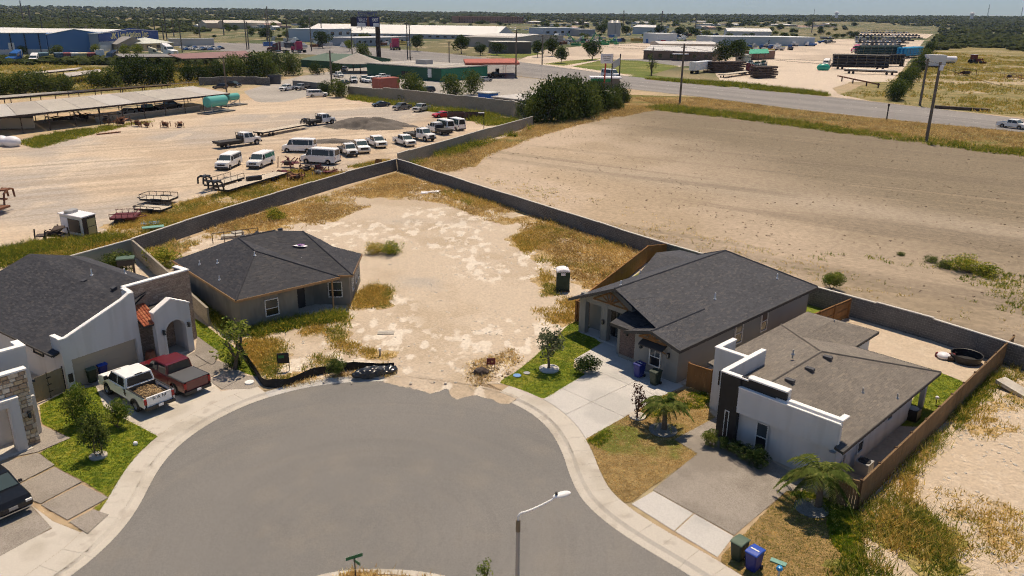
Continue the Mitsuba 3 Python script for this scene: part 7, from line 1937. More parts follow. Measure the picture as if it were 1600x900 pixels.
def pipes(label, a, b, h, w, m, n=4):
    p, q = G(*a), G(*b); t = thing('pipe_load', label, 'pipe load'); d = (q - p)[:2]; L = np.linalg.norm(d); M = FR(p[0], p[1], math.degrees(math.atan2(d[1], d[0])))
    part(t, 'trailer_bed', B().box((L / 2, w / 2, 1.3), (L, w, .35)), 'm_rust_dark', M=M)
    r = (h - 1.5) / (2 * n)
    for i in range(n):
        for j in range(3): part(t, 'pipe', B().tube((rs.uniform(0, .6), r + j * (w - 2 * r) / 2, 1.5 + r + 2 * r * i), (L - rs.uniform(0, .6), r + j * (w - 2 * r) / 2, 1.5 + r + 2 * r * i), r * .97, n=10), m, 40, M=M)
    for i in range(6): part(t, 'strap', B().box((L * (i + .5) / 6, -.05, (h + 1.5) / 2), (.12, .12, h - 1.4)), col((.25, .22, .15)), M=M)
    for i in (.1, .18, .8, .9): part(t, 'wheel', B().tube((L * i, -.2, .6), (L * i, .3, .6), .6, n=12), 'm_tyre', M=M)
pipes('long load of black pipes with pale straps on a trailer', (1300, 108), (1388, 110), 7.5, 5, 'm_frame_black')
pipes('shorter load of black pipes right of the long one', (1380, 104), (1413, 104), 6.5, 5, 'm_frame_black')
pipes('load of black pipes behind the long one', (1342, 92), (1408, 91), 8.0, 5, col((.02, .05, .05)))
pipes('load of bright blue pipes by the hedge', (1414, 92), (1441, 89), 7.0, 6, col((.03, .28, .52)))
pipes('low row of grey pipes on the gravel before the black loads', (1318, 115), (1402, 118), 2.4, 3, 'm_metal_grey', 1)
t = thing('ramp', 'long brown ramp bench in dry grass by the lot entrance', 'ramp'); p, q = G(1313, 127), G(1374, 138)
part(t, 'deck', B().slab([p + [0, 0, 2.2], q + [0, 0, 1.6], q + [0, 4, 1.6], p + [0, 4, 2.2]], .5), 'm_rust')
for f_ in (.05, .35, .7, .98): c = p * (1 - f_) + q * f_; part(t, 'leg', B().box(c + [0, .5, .9], (.4, .4, 1.8)), 'm_rust_dark')
# rows of parked trucks far across the gravel lot
CABS = ['m_car_silver', Wh, 'm_car_grey', 'm_car_navy', 'm_deck', 'm_metal_grey']
for y, xa, xb, n in ((49.5, 1352, 1400, 12), (53, 1345, 1420, 16), (57, 1338, 1435, 18), (61, 1336, 1440, 18), (65, 1335, 1425, 15), (69, 1336, 1415, 13), (74, 1338, 1410, 10), (62, 1280, 1300, 4), (68, 1285, 1302, 4)):
    for i in range(n):
        x = xa + (xb - xa) * (i + .5) / n + rs.uniform(-.6, .6); p = G(x, y + rs.uniform(-.3, .3)); s_ = 1.05
        t = thing('parked_truck', 'dark truck parked in the rows at the far end of the gravel lot', 'truck', 'trucks in rows at the far end of the gravel lot')
        M = FR(p[0], p[1], 90 + rs.uniform(-8, 8), 0, s_); c = CABS[rs.integers(6)]
        part(t, 'bed', B().box((-3, 0, 1.5), (7.5, 2.4, 1.1)), 'm_frame_black', M=M); part(t, 'cab', bevel_prism([(1, .8), (3.6, .8), (3.6, 2.0), (2.8, 2.3), (2.4, 3.3), (1, 3.3)], 1.2, .1), c, M=M)
# smaller vehicles and machines across the highway
for i in range(22):
    x, y = rs.uniform(1160, 1290), 0; y = 78 - (x - 1160) * .08 + rs.uniform(-5, 14) * (1290 - x) / 130
    c = ['m_car_blue', Wh, 'm_car_navy', 'm_car_silver', col((.45, .33, .08)), 'm_rust_dark'][i % 6]; p = G(x, y)
    t = thing('parked_truck', 'small work truck among the machines at the left of the gravel lot', 'truck', 'work trucks at the left of the gravel lot')
    M = FR(p[0], p[1], rs.uniform(0, 180), 0, 1.3)
    part(t, 'bed', B().box((-2, 0, 1.4), (5, 2.3, 1.2)), c, M=M); part(t, 'cab', bevel_prism([(.8, .8), (3.2, .8), (3.2, 1.9), (2.5, 2.1), (2.1, 2.9), (.8, 2.9)], 1.15, .1), [Wh, 'm_car_silver', 'm_car_blue'][i % 3], M=M)
    for a in (-3, 2.4): part(t, 'wheel', B().tube((a, -1.15, .5), (a, 1.15, .5), .5, n=10), 'm_tyre', M=M)
for i, (x, y, c, l) in enumerate(((1172, 101, Wh, 'white pickup at the left of the gravel lot, nearer the oak'), (1183, 103, Wh, 'white pickup at the left of the gravel lot, second from the oak'), (1193, 101, 'm_car_silver', 'silver pickup at the left of the gravel lot'), (817, 83, Wh, 'white pickup by the small trees at the beige hall'))): put(PK, 'pickup_truck', l, 'pickup', (x + 6, y - 1), (x - 6, y + 1), c, 1.2)
for i in range(26):
    x, y = [(285 + i * 3.2, 75 + (i % 3) * 1.6)] [0] if i < 20 else (1120 + (i - 20) * 7, 60)
    if i < 20: put(SEDAN, 'parked_car', 'car in the distant car park behind the red canopy', 'car', (x + 5, y), (x - 5, y + .4), [Wh, 'm_car_silver', 'm_car_blue', 'm_car_navy'][i % 4], 1.0, 'cars in the distant car park', level=1)
for i in range(40):
    x, y = 735 + (i % 20) * 6.3 + rs.uniform(-1, 1), 48 if i < 20 else 45
    p = G(x, y + rs.uniform(-.5, .5)); t = thing('parked_car', 'tiny car in the crowded lot below the brick hotel', 'car', 'cars in the lot below the brick hotel'); M = FR(p[0], p[1], rs.uniform(0, 180), 0, 1.6)
    part(t, 'body', bevel_prism([(-2.4, .3), (2.4, .3), (2.4, .9), (1.2, 1.0), (.6, 1.5), (-1.2, 1.5), (-2.4, 1.0)], .95, .1), ['m_car_silver', Wh, 'm_car_navy', 'm_car_grey', 'm_car_blue'][i % 5], M=M)
for i in range(90):
    x, y = (rs.uniform(840, 1130), rs.uniform(52, 71)) if i < 60 else (rs.uniform(420, 640), rs.uniform(64, 76))
    p = G(x, y); c = ['m_car_silver', Wh, 'm_car_navy', 'm_rust', 'm_car_blue', 'm_metal_grey', col((.42, .33, .10))][i % 7]
    t = thing('parked_truck', 'small truck among the clutter of the yards ' + ('across the highway' if i < 60 else 'behind the green shed'), 'truck', 'small trucks in the yards ' + ('across the highway' if i < 60 else 'behind the green shed')); M = FR(p[0], p[1], rs.uniform(0, 180), 0, rs.uniform(1.1, 1.7))
    part(t, 'bed', B().box((-2, 0, 1.4), (5, 2.3, rs.uniform(.8, 2.4))), c, M=M); part(t, 'cab', bevel_prism([(.8, .5), (3.2, .5), (3.2, 1.9), (2.5, 2.1), (2.1, 2.9), (.8, 2.9)], 1.15, .1), [Wh, 'm_car_silver', 'm_car_navy'][i % 3], M=M)
# green boom lifts
for i in range(9):
    x, y = 892 + i * 9 + rs.uniform(-2, 2), 72 + rs.uniform(-6, 4); p = G(x, y); t = thing('boom_lift', 'green boom lift standing in the hire yard across the highway', 'boom lift', 'green boom lifts in the hire yard'); M = FR(p[0], p[1], rs.uniform(0, 180), 0, 1.3); g_ = col((.03, .20, .08))
    part(t, 'chassis', B().box((0, 0, 1.2), (6, 2.8, 1.4)), g_, M=M); part(t, 'boom', B().tube((0, 0, 2), (4, 0, rs.uniform(4, 9)), .35, n=6).tube((0, 0, 2), (-3, 0, 3), .4, n=6), g_, M=M); part(t, 'basket', B().box((4.5, 0, 5), (1.4, 1.8, 1.1)), 'm_metal_grey', M=M)
single('yellow_trailer', 'long yellow trailer in the hire yard', 'trailer', B().box(G(852 + 160, 66) + [0, 0, 2], (34, 4, 3)), col((.42, .27, .05)))
canopy('canopy', 'bright green tent roof behind the oaks at the truck lot', [(1170, 84), (1202, 83)], [(1172, 77), (1200, 76)], 7, 7.5, col((.03, .30, .18)), 3, .4, cat='canopy')
bld('shed', 'small pale cabin beside the dark oak across the highway', 'shed', (1150, 97), (1163, 98), 5, 85, (.5, .52, .52), (.6, .6, .6), 'flat', None, 1, (.4, .7), .5, door=(.7, .2, .7, (.3, .3, .3)))
bld('shed', 'rusty brown shed in the truck lot beside the small pickups', 'shed', (1182, 94), (1210, 92), 8, 81, (.16, .09, .06), (.4, .36, .32), 'flat')
# distant pale sheds of the town
for i in range(75):
    x = rs.uniform(300, 1330); y = rs.uniform(37.5, 47); w_ = rs.uniform(8, 26); c = [(.45, .44, .42), (.40, .36, .30), (.36, .40, .45), (.5, .5, .5), (.30, .22, .17)][i % 5]
    if 640 < x < 840 and y > 39: continue
    bld('distant_shed', 'small pale shed among trees in the distant town', 'shed', (x, y), (x + w_, y), rs.uniform(15, 30), y - rs.uniform(2.5, 5), c, [(.6, .6, .58), (.5, .48, .45), (.45, .3, .25)][i % 3], 'gable' if i % 2 else 'flat', None, 3 if i % 3 == 0 else 0, group='pale sheds of the distant town')
# machines in the meadow
def digger(x, y, lab, m, sc):
    p = G(x, y); t = thing('digger', lab, 'digger'); M = FR(p[0], p[1], 15, 0, sc)
    part(t, 'cab', B().box((0, 0, 2.6), (1.8, 1.8, 1.8)), m, M=M); part(t, 'engine', bevel_prism([(.6, .9), (3.2, .9), (3.2, 1.9), (.6, 2.1)], .8, .1), m, M=M); part(t, 'cab_roof', B().box((0, 0, 3.55), (2.2, 2.2, .15)), 'm_plastic_white', M=M)
    part(t, 'arm', B().path([(3.0, 0, 1.4), (4.2, 0, 2.0), (5.0, 0, .5)], .22, 6), m, M=M); part(t, 'bucket', B().box((5.1, 0, .5), (.8, 2.2, .8)), 'm_rust', M=M)
    for a, r in ((-.6, .95), (2.6, .6)):
        for s_ in (-1, 1): part(t, 'wheel', B().tube((a, s_ * .8, r), (a, s_ * 1.2, r), r, n=14), 'm_tyre', M=M)
digger(1520, 100, 'dark red tractor digger in the dry meadow', 'm_maroon', 1.5)
for s in [(1508, 118, 9, 4, 3.2, 'm_rust', 'rusty orange machine in the dry meadow'), (1582, 124, 10, 3, 3, 'm_rust', 'rusty machine at the right edge of the meadow')]: scrap_pile(*s, 'machine')
t = thing('white_trailer', 'white box body on blocks in the meadow behind the poles', 'trailer'); p = G(1459, 106); part(t, 'box', B().box(p + [0, 0, 4], (9, 6, 5.5)), 'm_plastic_white'); part(t, 'chassis', B().box(p + [0, 0, .9], (8, 3, .8)), 'm_frame_black')
t = thing('tank_trailer', 'white tank trailer beside the white box body', 'trailer'); p = G(1473, 100); part(t, 'tank', B().tube(p + [-3, 0, 2.6], p + [7, 0, 2.6], 1.9, n=16), 'm_plastic_white', 40); part(t, 'chassis', B().box(p + [2, 0, .6], (9, 2, .6)), 'm_frame_black')
single('culvert', 'dark culvert edge in the roadside ditch', 'culvert', B().box(G(1502, 172) + [0, 0, .4], (14, 1.5, .9), rz=-.6), 'm_rust_dark')

# ---------------------------------------------------------------- poles, wires and masts
TOPS = {}
def pole(x, y, xt, yt, lab, r=.16, arm=True, lamp=False):
    p = G(x, y); z = GZ((x + xt) / 2, yt, p[0], p[1]); t = thing('utility_pole', lab, 'utility pole', None)
    part(t, 'shaft', B().tube(p, p + [0, 0, z], r * 1.25, r, 8), 'm_pole')
    if arm: part(t, 'cross_arm', B().box(p + [0, 0, z * .94], (2.6, .2, .22), rz=.7), 'm_pole')
    if lamp: part(t, 'transformer', B().tube(p + [.1, -.6, z * .90], p + [.1, -.6, z * .96], .38, n=10), 'm_plastic_white')
    TOPS[(x, y)] = p + [0, 0, z * .95]
mat('m_pole', (.15, .125, .10), .85)
pole(1447, 221, 1467, 97, 'tall wooden pole with a white box at the field edge', .28, False, True)
pole(1437, 165, 1450, 92, 'wooden pole behind the tall one, across the highway', .30)
pole(1062, 162, 1070, 68, 'tall wooden pole between the field and the brick office', .26)
pole(806, 122, 808, 46, 'grey pole right of the red canopy', .26)
pole(847, 102, 847, 54, 'grey pole beside the oaks across the highway', .26)
pole(519, 141, 516, 79, 'wooden pole with a bush at its foot near the flat-roofed green building', .26)
pole(355, 152, 355, 92, 'pale pole at the right end of the carport', .2, False)
for x, y, yt, lab in ((642, 112, 88, 'pole standing on the green flat-roofed building side'), (702, 100, 64, 'dark pole left of the red filling station canopy'), (637, 93, 34, 'tall pole right of the billboard, left of a close pair'), (641, 93, 36, 'tall pole right of the billboard, right of a close pair'),
                      (551, 97, 45, 'thin pole just left of the billboard'), (422, 74, 10, 'very tall pole behind the green shed, right of a close pair'), (419, 72, 17, 'tall pole behind the green shed, left of a close pair'), (487, 80, 27, 'tall pole behind the round tin roof'),
                      (37, 35, 1, ''), (49, 40, 9, ''), (139, 75, 40, 'pole before the blue warehouse gable'), (261, 62, 11, ''), (256, 62, 34, ''), (285, 82, 33, 'tall pole right of the yellow house'), (386, 78, 30, 'tall pole above the red canopy, left of a close pair'), (389, 77, 34, 'tall pole above the red canopy, right of a close pair'),
                      (242, 50, 30, ''), (313, 62, 36, ''), (272, 58, 30, ''), (216, 45, 34, ''), (1018, 118, 74, 'short pole at the corner of the green lawn before the brick office'), (1268, 52, 30, ''), (112, 62, 22, ''), (503, 60, 28, ''), (450, 70, 26, ''), (910, 55, 24, ''), (973, 52, 16, ''), (1033, 50, 17, ''), (67, 50, 25, ''), (350, 55, 28, ''), (566, 58, 30, ''), (1086, 52, 24, '')):
    p = G(x, y)
    pole(x, y, x, yt, lab or 'thin utility pole on the distant town skyline', max(.15, .00055 * np.linalg.norm(p)), bool(lab))
    if not lab: labels[[k for k in labels if k.startswith('utility_pole')][-1]]['group'] = 'thin poles on the distant skyline'
def wire(lab, keys, r=.035, sag=1.6, off=0.):
    b = B()
    for a, c in zip(keys[:-1], keys[1:]):
        p, q = a + np.array([0, 0, off]), c + np.array([0, 0, off]); pts = [p + (q - p) * f_ - np.array([0, 0, sag * 4 * f_ * (1 - f_)]) for f_ in np.linspace(0, 1, 9)]; b.path(pts, r, 4)
    single('power_line', lab, 'wire', b, 'm_frame_black')
e1 = G(1700, 240) + [0, 0, 11]; e2 = G(1750, 190) + [0, 0, 11]
wire('sagging wire along the near side of the highway', [TOPS[(806, 122)], TOPS[(1062, 162)], TOPS[(1447, 221)], e1], .04)
wire('sagging wire along the far side of the highway', [TOPS[(847, 102)], TOPS[(1018, 118)], TOPS[(1437, 165)], e2], .05)
t = thing('marker_post', 'thin dark post at the highway edge', 'post'); p = G(1385, 188); part(t, 'shaft', B().tube(p, p + [0, 0, GZ(1386, 164, p[0], p[1])], .16, n=6), 'm_frame_black'); part(t, 'cap', B().box(p + [0, 0, GZ(1386, 164, p[0], p[1])], (.5, .1, .6)), 'm_frame_black')
for i, (x, yt, rr2, l) in enumerate(((1536, -6, 1.7, 'tall lattice radio mast on the right skyline'), (1588, -3, 1.5, 'tall radio mast at the far right edge of the skyline'), (1267, 3, 1.0, 'faint thin radio mast right of centre on the skyline'))):
    d = G(x, 60); d = d[:2] / np.linalg.norm(d[:2]) * 5600; zb_ = float(hill(np.array([d[0]]), np.array([d[1]]))[0])
    t = thing('radio_mast', l, 'mast'); z = GZ(x, yt if yt > 0 else 0, d[0], d[1]) - (yt if yt < 0 else 0) * 4.6
    for a in (0, 2.1, 4.2): part(t, 'leg', B().tube((d[0] + 2 * math.cos(a), d[1] + 2 * math.sin(a), zb_ - 2), (d[0] + .8 * math.cos(a), d[1] + .8 * math.sin(a), z), rr2 * .4, n=4), 'm_metal_grey')
    b = B()
    for q in range(14): z0_ = zb_ + (z - zb_) * q / 14; b.tube((d[0] - 2, d[1], z0_), (d[0] + 2, d[1], z0_ + (z - zb_) / 14), .5, n=4)
    part(t, 'bracing', b, 'm_metal_grey')
for i, (x, y0, yt, l) in enumerate(((1302, 37, 28, 'tiny white tower on the far right plain'), (1512, 37, 27, 'tiny pale twin tower on the far right hill'))):
    d = G(x, 60); d = d[:2] / np.linalg.norm(d[:2]) * 4000; zb_ = float(hill(np.array([d[0]]), np.array([d[1]]))[0]); t = thing('water_tower', l, 'tower')
    part(t, 'shaft', B().box((d[0], d[1], zb_ + 12), (9, 9, 30)), 'm_plastic_white'); part(t, 'tank', B().lathe([(8, 26), (9, 30), (6, 35), (.001, 37)], c=(d[0], d[1], zb_), n=12), 'm_plastic_white')
# ---------------------------------------------------------------- vegetation
def leafmat(key, c0, c1, c2=None, s=.9, tr=.35):
    def fn(p, n, uv):
        a = fbm(p.x * s, p.y * s, p.z * s, 2); r = cell_rand(p.x * 6, p.y * 6, p.z * 6)
        c = mix(c0, c1, smoothstep(.35, .65, a))
        if c2 is not None: c = mix(c, c2, smoothstep(.72, .9, r))
        return c * (.7 + .6 * r)
    scene[key] = {'type': 'principledthin', 'base_color': mikit.proc(fn), 'roughness': .6, 'diff_trans': tr * 2, 'spec_trans': 0.0}
    return key


leafmat('m_leaf_mesquite', (0.062, 0.100, 0.025), (0.119, 0.156, 0.037), (0.175, 0.188, 0.056))
leafmat('m_leaf_dark', (0.027, 0.053, 0.018), (0.056, 0.088, 0.025), (0.094, 0.112, 0.037))
leafmat('m_leaf_bright', (0.112, 0.173, 0.027), (0.210, 0.247, 0.045), (0.300, 0.300, 0.075))
leafmat('m_leaf_grey', (0.090, 0.117, 0.063), (0.150, 0.173, 0.093), (0.225, 0.225, 0.135))
leafmat('m_leaf_red', (.10, .05, .04), (.14, .09, .06))
leafmat('m_grass_dry', (0.679, 0.493, 0.196), (0.499, 0.341, 0.131), (0.760, 0.658, 0.340), .35, .25)
leafmat('m_grass_mixed', (0.539, 0.408, 0.098), (0.292, 0.301, 0.055), (0.674, 0.494, 0.176), .3, .25)
leafmat('m_grass_green', (0.254, 0.285, 0.035), (0.152, 0.205, 0.028), (0.483, 0.387, 0.070), .4, .3)
leafmat('m_grass_lawn', (0.240, 0.320, 0.027), (0.173, 0.243, 0.020), (0.459, 0.420, 0.051), 1.2, .3)
leafmat('m_scrub_far', (.036, .056, .020), (.068, .082, .030), (.10, .10, .045), .02, .2)
pmat('m_bark', grain((.13, .10, .075), .25, 3, 20))


def leaf_cloud(r, pts, size, flat_=.5):
    """Leaf-sized faces at points, randomly turned."""
    n = len(pts); a = r.normal(size=(n, 3)); a[:, 2] *= flat_; a /= np.linalg.norm(a, axis=1)[:, None]
    b = np.cross(a, r.normal(size=(n, 3))); b /= np.linalg.norm(b, axis=1)[:, None]
    s = size * r.uniform(.6, 1.4, (n, 1))
    q = np.stack([pts - a * s, pts + b * s * .55, pts + a * s, pts - b * s * .55], 1).reshape(-1, 3)
    k = np.arange(n)[:, None] * 4
    return q, np.vstack([k + [0, 1, 2], k + [0, 2, 3]])


def crown_pts(r, n, k, rx, rz, tight=.36, lo=-.9):
    """Points in k uneven clumps that fill a flattened ball, more of them near its outside."""
    c = r.normal(size=(k, 3)); c /= np.linalg.norm(c, axis=1)[:, None]; c *= r.uniform(.25, .88, (k, 1)); c[:, 2] = np.maximum(c[:, 2], lo)
    w = r.uniform(.5, 1.6, k); i = r.choice(k, n, p=w / w.sum())
    d = r.normal(size=(n, 3)); d /= np.linalg.norm(d, axis=1)[:, None]; d *= tight * (.55 + .55 * r.random((n, 1)) ** .5) * w[i][:, None] ** .5
    return (c[i] + d) * [rx, rx, rz] * 1.12


def tree_kind(seed, h=1.0, rx=.5, rz=.4, trunk=.22, n=900, k=14, leaf=.035, stems=1, tight=.36):
    """Trunk and crown of a tree one unit tall."""
    r = np.random.default_rng(seed); cz = h - rz * .98
    b = B()
    for s in range(stems):
        a = r.uniform(0, 6.28); lean = .04 if stems == 1 else .16
        p0 = np.array([r.uniform(-.03, .03) * (stems > 1), r.uniform(-.03, .03) * (stems > 1), -.02]); p1 = np.array([lean * math.cos(a), lean * math.sin(a), max(trunk, .06)])
        th = .030 / stems ** .5; b.path([p0, (p0 + p1) / 2 + r.normal(size=3) * .008, p1], [th, th * .85, th * .7], 6)
        for j in range(5):
            e = r.uniform(0, 6.28); L = rx * r.uniform(.5, .85); p2 = p1 + [L * .5 * math.cos(e), L * .5 * math.sin(e), (cz - trunk) * .55]; p3 = np.array([L * math.cos(e), L * math.sin(e), cz + rz * r.uniform(-.2, .5)])
            b.path([p1, p2, p3], [th * .6, th * .4, th * .12], 5)
    pts = crown_pts(r, n, k, rx, rz, tight) + [0, 0, cz]
    pts = pts[pts[:, 2] > .03]
    V, F = leaf_cloud(r, pts, leaf, .9)
    return mikit.ply(b.out(), None), mikit.ply((V, F), None)


KIND = {
    'oak': [tree_kind(s, 1, .48, .40, .22, 2400, 24, .038, 1, .36) for s in (1, 2, 3)],
    'mesq': [tree_kind(s, 1, .60, .52, .08, 2600, 28, .040, 4, .40) for s in (4, 5, 6)],
    'bush': [tree_kind(s, 1, .72, .55, .03, 1800, 24, .050, 4, .42) for s in (7, 8, 9)],
    'young': [tree_kind(s, 1, .29, .36, .32, 1000, 24, .028, 1, .30) for s in (10, 11)],
    'thin': [tree_kind(s, 1, .22, .40, .20, 420, 16, .028, 1, .32) for s in (12, 13)],
    'near': [tree_kind(s, 1, .46, .44, .14, 3600, 34, .030, 2, .30) for s in (14, 15, 16)],
}
TN = [0]


def plant(kind, px, py, top, m, name, label, cat='tree', group=None, widen=1.0, hgt=None, pos=None):
    p = G(px, py) if pos is None else np.array(pos, float)
    h = GZ(px, top, p[0], p[1]) if hgt is None else hgt
    TN[0] += 1
    tr, cr = KIND[kind][TN[0] % len(KIND[kind])]
    Mx = mi.ScalarTransform4f((FR(p[0], p[1], (TN[0] * 77) % 360, 0.0, 1) @ np.diag([h * widen, h * widen, h, 1])).tolist())
    t = thing(name, label, cat, group)
    scene[f'{t}__trunk'] = {**tr, 'bsdf': {'type': 'ref', 'id': 'm_bark'}, 'to_world': Mx}
    scene[f'{t}__crown'] = {**cr, 'bsdf': {'type': 'ref', 'id': m}, 'to_world': Mx}
    return t


Mq, Dk, Br, Gy = 'm_leaf_mesquite', 'm_leaf_dark', 'm_leaf_bright', 'm_leaf_grey'
# trees and shrubs of the front gardens
plant('young', 858, 578, 511, Gy, 'young_tree', 'young oak in a round pale ring on the green lawn', widen=1.15)
single('tree_ring', 'round ring of pale stones at the foot of the young oak', 'stones', B().lathe([(.75, 0), (.75, .12), (.6, .16), (.001, .14)], c=(*G(858, 578)[:2], .03)), 'm_cap')
plant('near', 154, 714, 646, Mq, 'garden_tree', 'small bushy tree in the middle of the left front lawn', widen=.62)
plant('near', 128, 664, 604, Br, 'garden_shrub', 'leafy yellow-green shrub on the left front lawn, nearest the plank gate', 'shrub', widen=.72)
plant('near', 186, 668, 626, Br, 'garden_shrub', 'leafy yellow-green shrub beside the white pickup', 'shrub', widen=.85)
single('tree_ring', 'small grey stone ring at the foot of the bushy lawn tree', 'stones', B().lathe([(.5, 0), (.5, .1), (.001, .12)], c=(*G(154, 714)[:2], .03)), 'm_concrete')
plant('thin', 367, 577, 497, Br, 'young_tree', 'slender young tree beside the top of the silt fence', widen=1.5)
plant('thin', 997, 656, 597, 'm_leaf_red', 'young_tree', 'thin reddish young tree at the edge of the pale driveway', widen=.9)
single('tree_ring', 'white stone ring at the foot of the thin reddish tree', 'stones', B().lathe([(.55, 0), (.55, .1), (.001, .14)], c=(*G(996, 652)[:2], .03)), 'm_concrete')
plant('near', 916, 582, 557, Dk, 'garden_shrub', 'dark spiky shrub in the curved bed beside the pale driveway', 'shrub', widen=1.7)
plant('bush', 364, 572, 558, Dk, 'garden_shrub', 'low dark flowering shrub under the slender young tree', 'shrub', widen=1.3)
plant('near', 1108, 697, 672, Br, 'garden_shrub', 'bright green shrub left of the black entrance panel', 'shrub', widen=1.0)
for i, (x, y, tp, m, l) in enumerate(((1133, 705, 683, Dk, 'dark low shrub under the black entrance panel'), (1152, 714, 690, Dk, 'dark low shrub before the white recess wall'), (1184, 730, 700, Dk, 'dark reddish shrub under the tall window'), (1166, 722, 697, Dk, 'dark shrub left of the tall window'))): plant('near', x, y, tp, m, 'garden_shrub', l, 'shrub', widen=1.1)
plant('near', 190, 432, 396, Mq, 'garden_tree', 'bushy green tree around the raised tank behind the archway house', widen=1.3)
plant('bush', 176, 420, 392, Mq, 'garden_shrub', 'green bush against the pale green wall behind the archway house', 'shrub')
plant('near', 1300, 452, 424, Br, 'young_tree', 'leafy young tree behind the block wall at the edge of the field', widen=1.25)
plant('near', 527, 587, 560, Mq, 'weed_bush', 'green leafy weed growing through the silt fence', 'shrub', widen=1.2)
plant('thin', 757, 912, 872, Br, 'weed_bush', 'upright green sprigs at the bottom edge beside the street lamp', 'shrub', widen=1.2)
plant('bush', 610, 396, 376, 'm_grass_green', 'lot_bush', 'round clump of dry and green weed alone on the sandy lot', 'shrub', widen=1.3)
plant('bush', 588, 396, 379, 'm_grass_mixed', 'lot_bush', 'dry yellow half of the weed clump on the sandy lot', 'shrub', widen=1.2)
plant('bush', 255, 418, 388, 'm_grass_green', 'weed_bush', 'tall yellow-green weeds behind the unfinished house', 'shrub', widen=1.2)
plant('bush', 432, 343, 325, 'm_grass_green', 'weed_bush', 'green weed bush below the left block wall', 'shrub', widen=1.2)
for x, y, tp, l in ((1510, 425, 402, 'largest olive weed bush at the right of the field'), (1537, 430, 412, 'olive weed bush right of the largest one in the field'), (1475, 418, 406, 'small dark weed left of the largest bush in the field'), (1453, 409, 400, 'small dark weed in the field, second from the largest bush'), (1408, 399, 393, 'small round weed alone in the field')):
    plant('bush', x, y, tp, 'm_grass_green' if x > 1480 else Mq, 'field_weed', l, 'weed', widen=1.5)


# palms
def palm(px, py, crown_y, spread, n, seed, label):
    r = np.random.default_rng(seed); p = G(px, py); h = GZ(px, crown_y, p[0], p[1]); t = thing('palm_tree', label, 'palm')
    b = B(); pts = [(p[0] + .03 * math.sin(i), p[1], h * i / 6) for i in range(7)]
    b.path(pts, [.2, .18, .17, .15, .15, .14, .11], 9)
    part(t, 'trunk', b, 'm_bark', 40)
    for i in range(n):
        az = i * 2.4 + r.uniform(-.3, .3); el = r.uniform(.15, 1.25); L = spread * r.uniform(.8, 1.1); V, F = [], []; k = 26; prev = None
        f = B()
        for j in range(k):
            s = (j + 1) / k; d = el - 1.9 * s * s
            x = L * s * math.cos(el * .6) * (1 - .12 * s); z = L * (math.sin(el) * s - .85 * s * s)
            c = np.array([p[0] + math.cos(az) * x, p[1] + math.sin(az) * x, h + z])
            if prev is not None: f.tube(prev, c, .028 * (1 - s * .8), None, 4)
            prev = c
            if j > 2:
                ll = L * .26 * math.sin(math.pi * min(1, s * .85 + .12)) + .08
                side = np.array([-math.sin(az), math.cos(az), 0]); fw = np.array([math.cos(az), math.sin(az), 0])
                for sg_ in (-1, 1):
                    e = c + side * sg_ * ll * .75 + fw * ll * .5 + [0, 0, -ll * r.uniform(.25, .6)]
                    w = fw * .055 + np.array([0, 0, .01]); f.raw([c - w, c + w, e], [[0, 1, 2]])
        part(t, 'frond', f, 'm_leaf_palm')
    return t


leafmat('m_leaf_palm', (.075, .115, .025), (.13, .165, .04), (.19, .20, .06))
palm(1037, 672, 632, 2.0, 20, 3, 'smaller palm on the burnt brown lawn')
palm(1277, 793, 740, 2.5, 26, 5, 'larger palm by the corner of the white parapet wall')
single('tree_ring', 'grey gravel ring at the foot of the smaller palm', 'stones', B().lathe([(.9, 0), (.9, .06), (.001, .08)], c=(*G(1036, 673)[:2], .03)), 'm_gravel_ring')
single('tree_ring', 'grey gravel ring at the foot of the larger palm', 'stones', B().lathe([(.9, 0), (.9, .06), (.001, .08)], c=(*G(1268, 795)[:2], .03)), 'm_gravel_ring')
pmat('m_gravel_ring', grain((.22, .215, .205), .4, 6, 40))

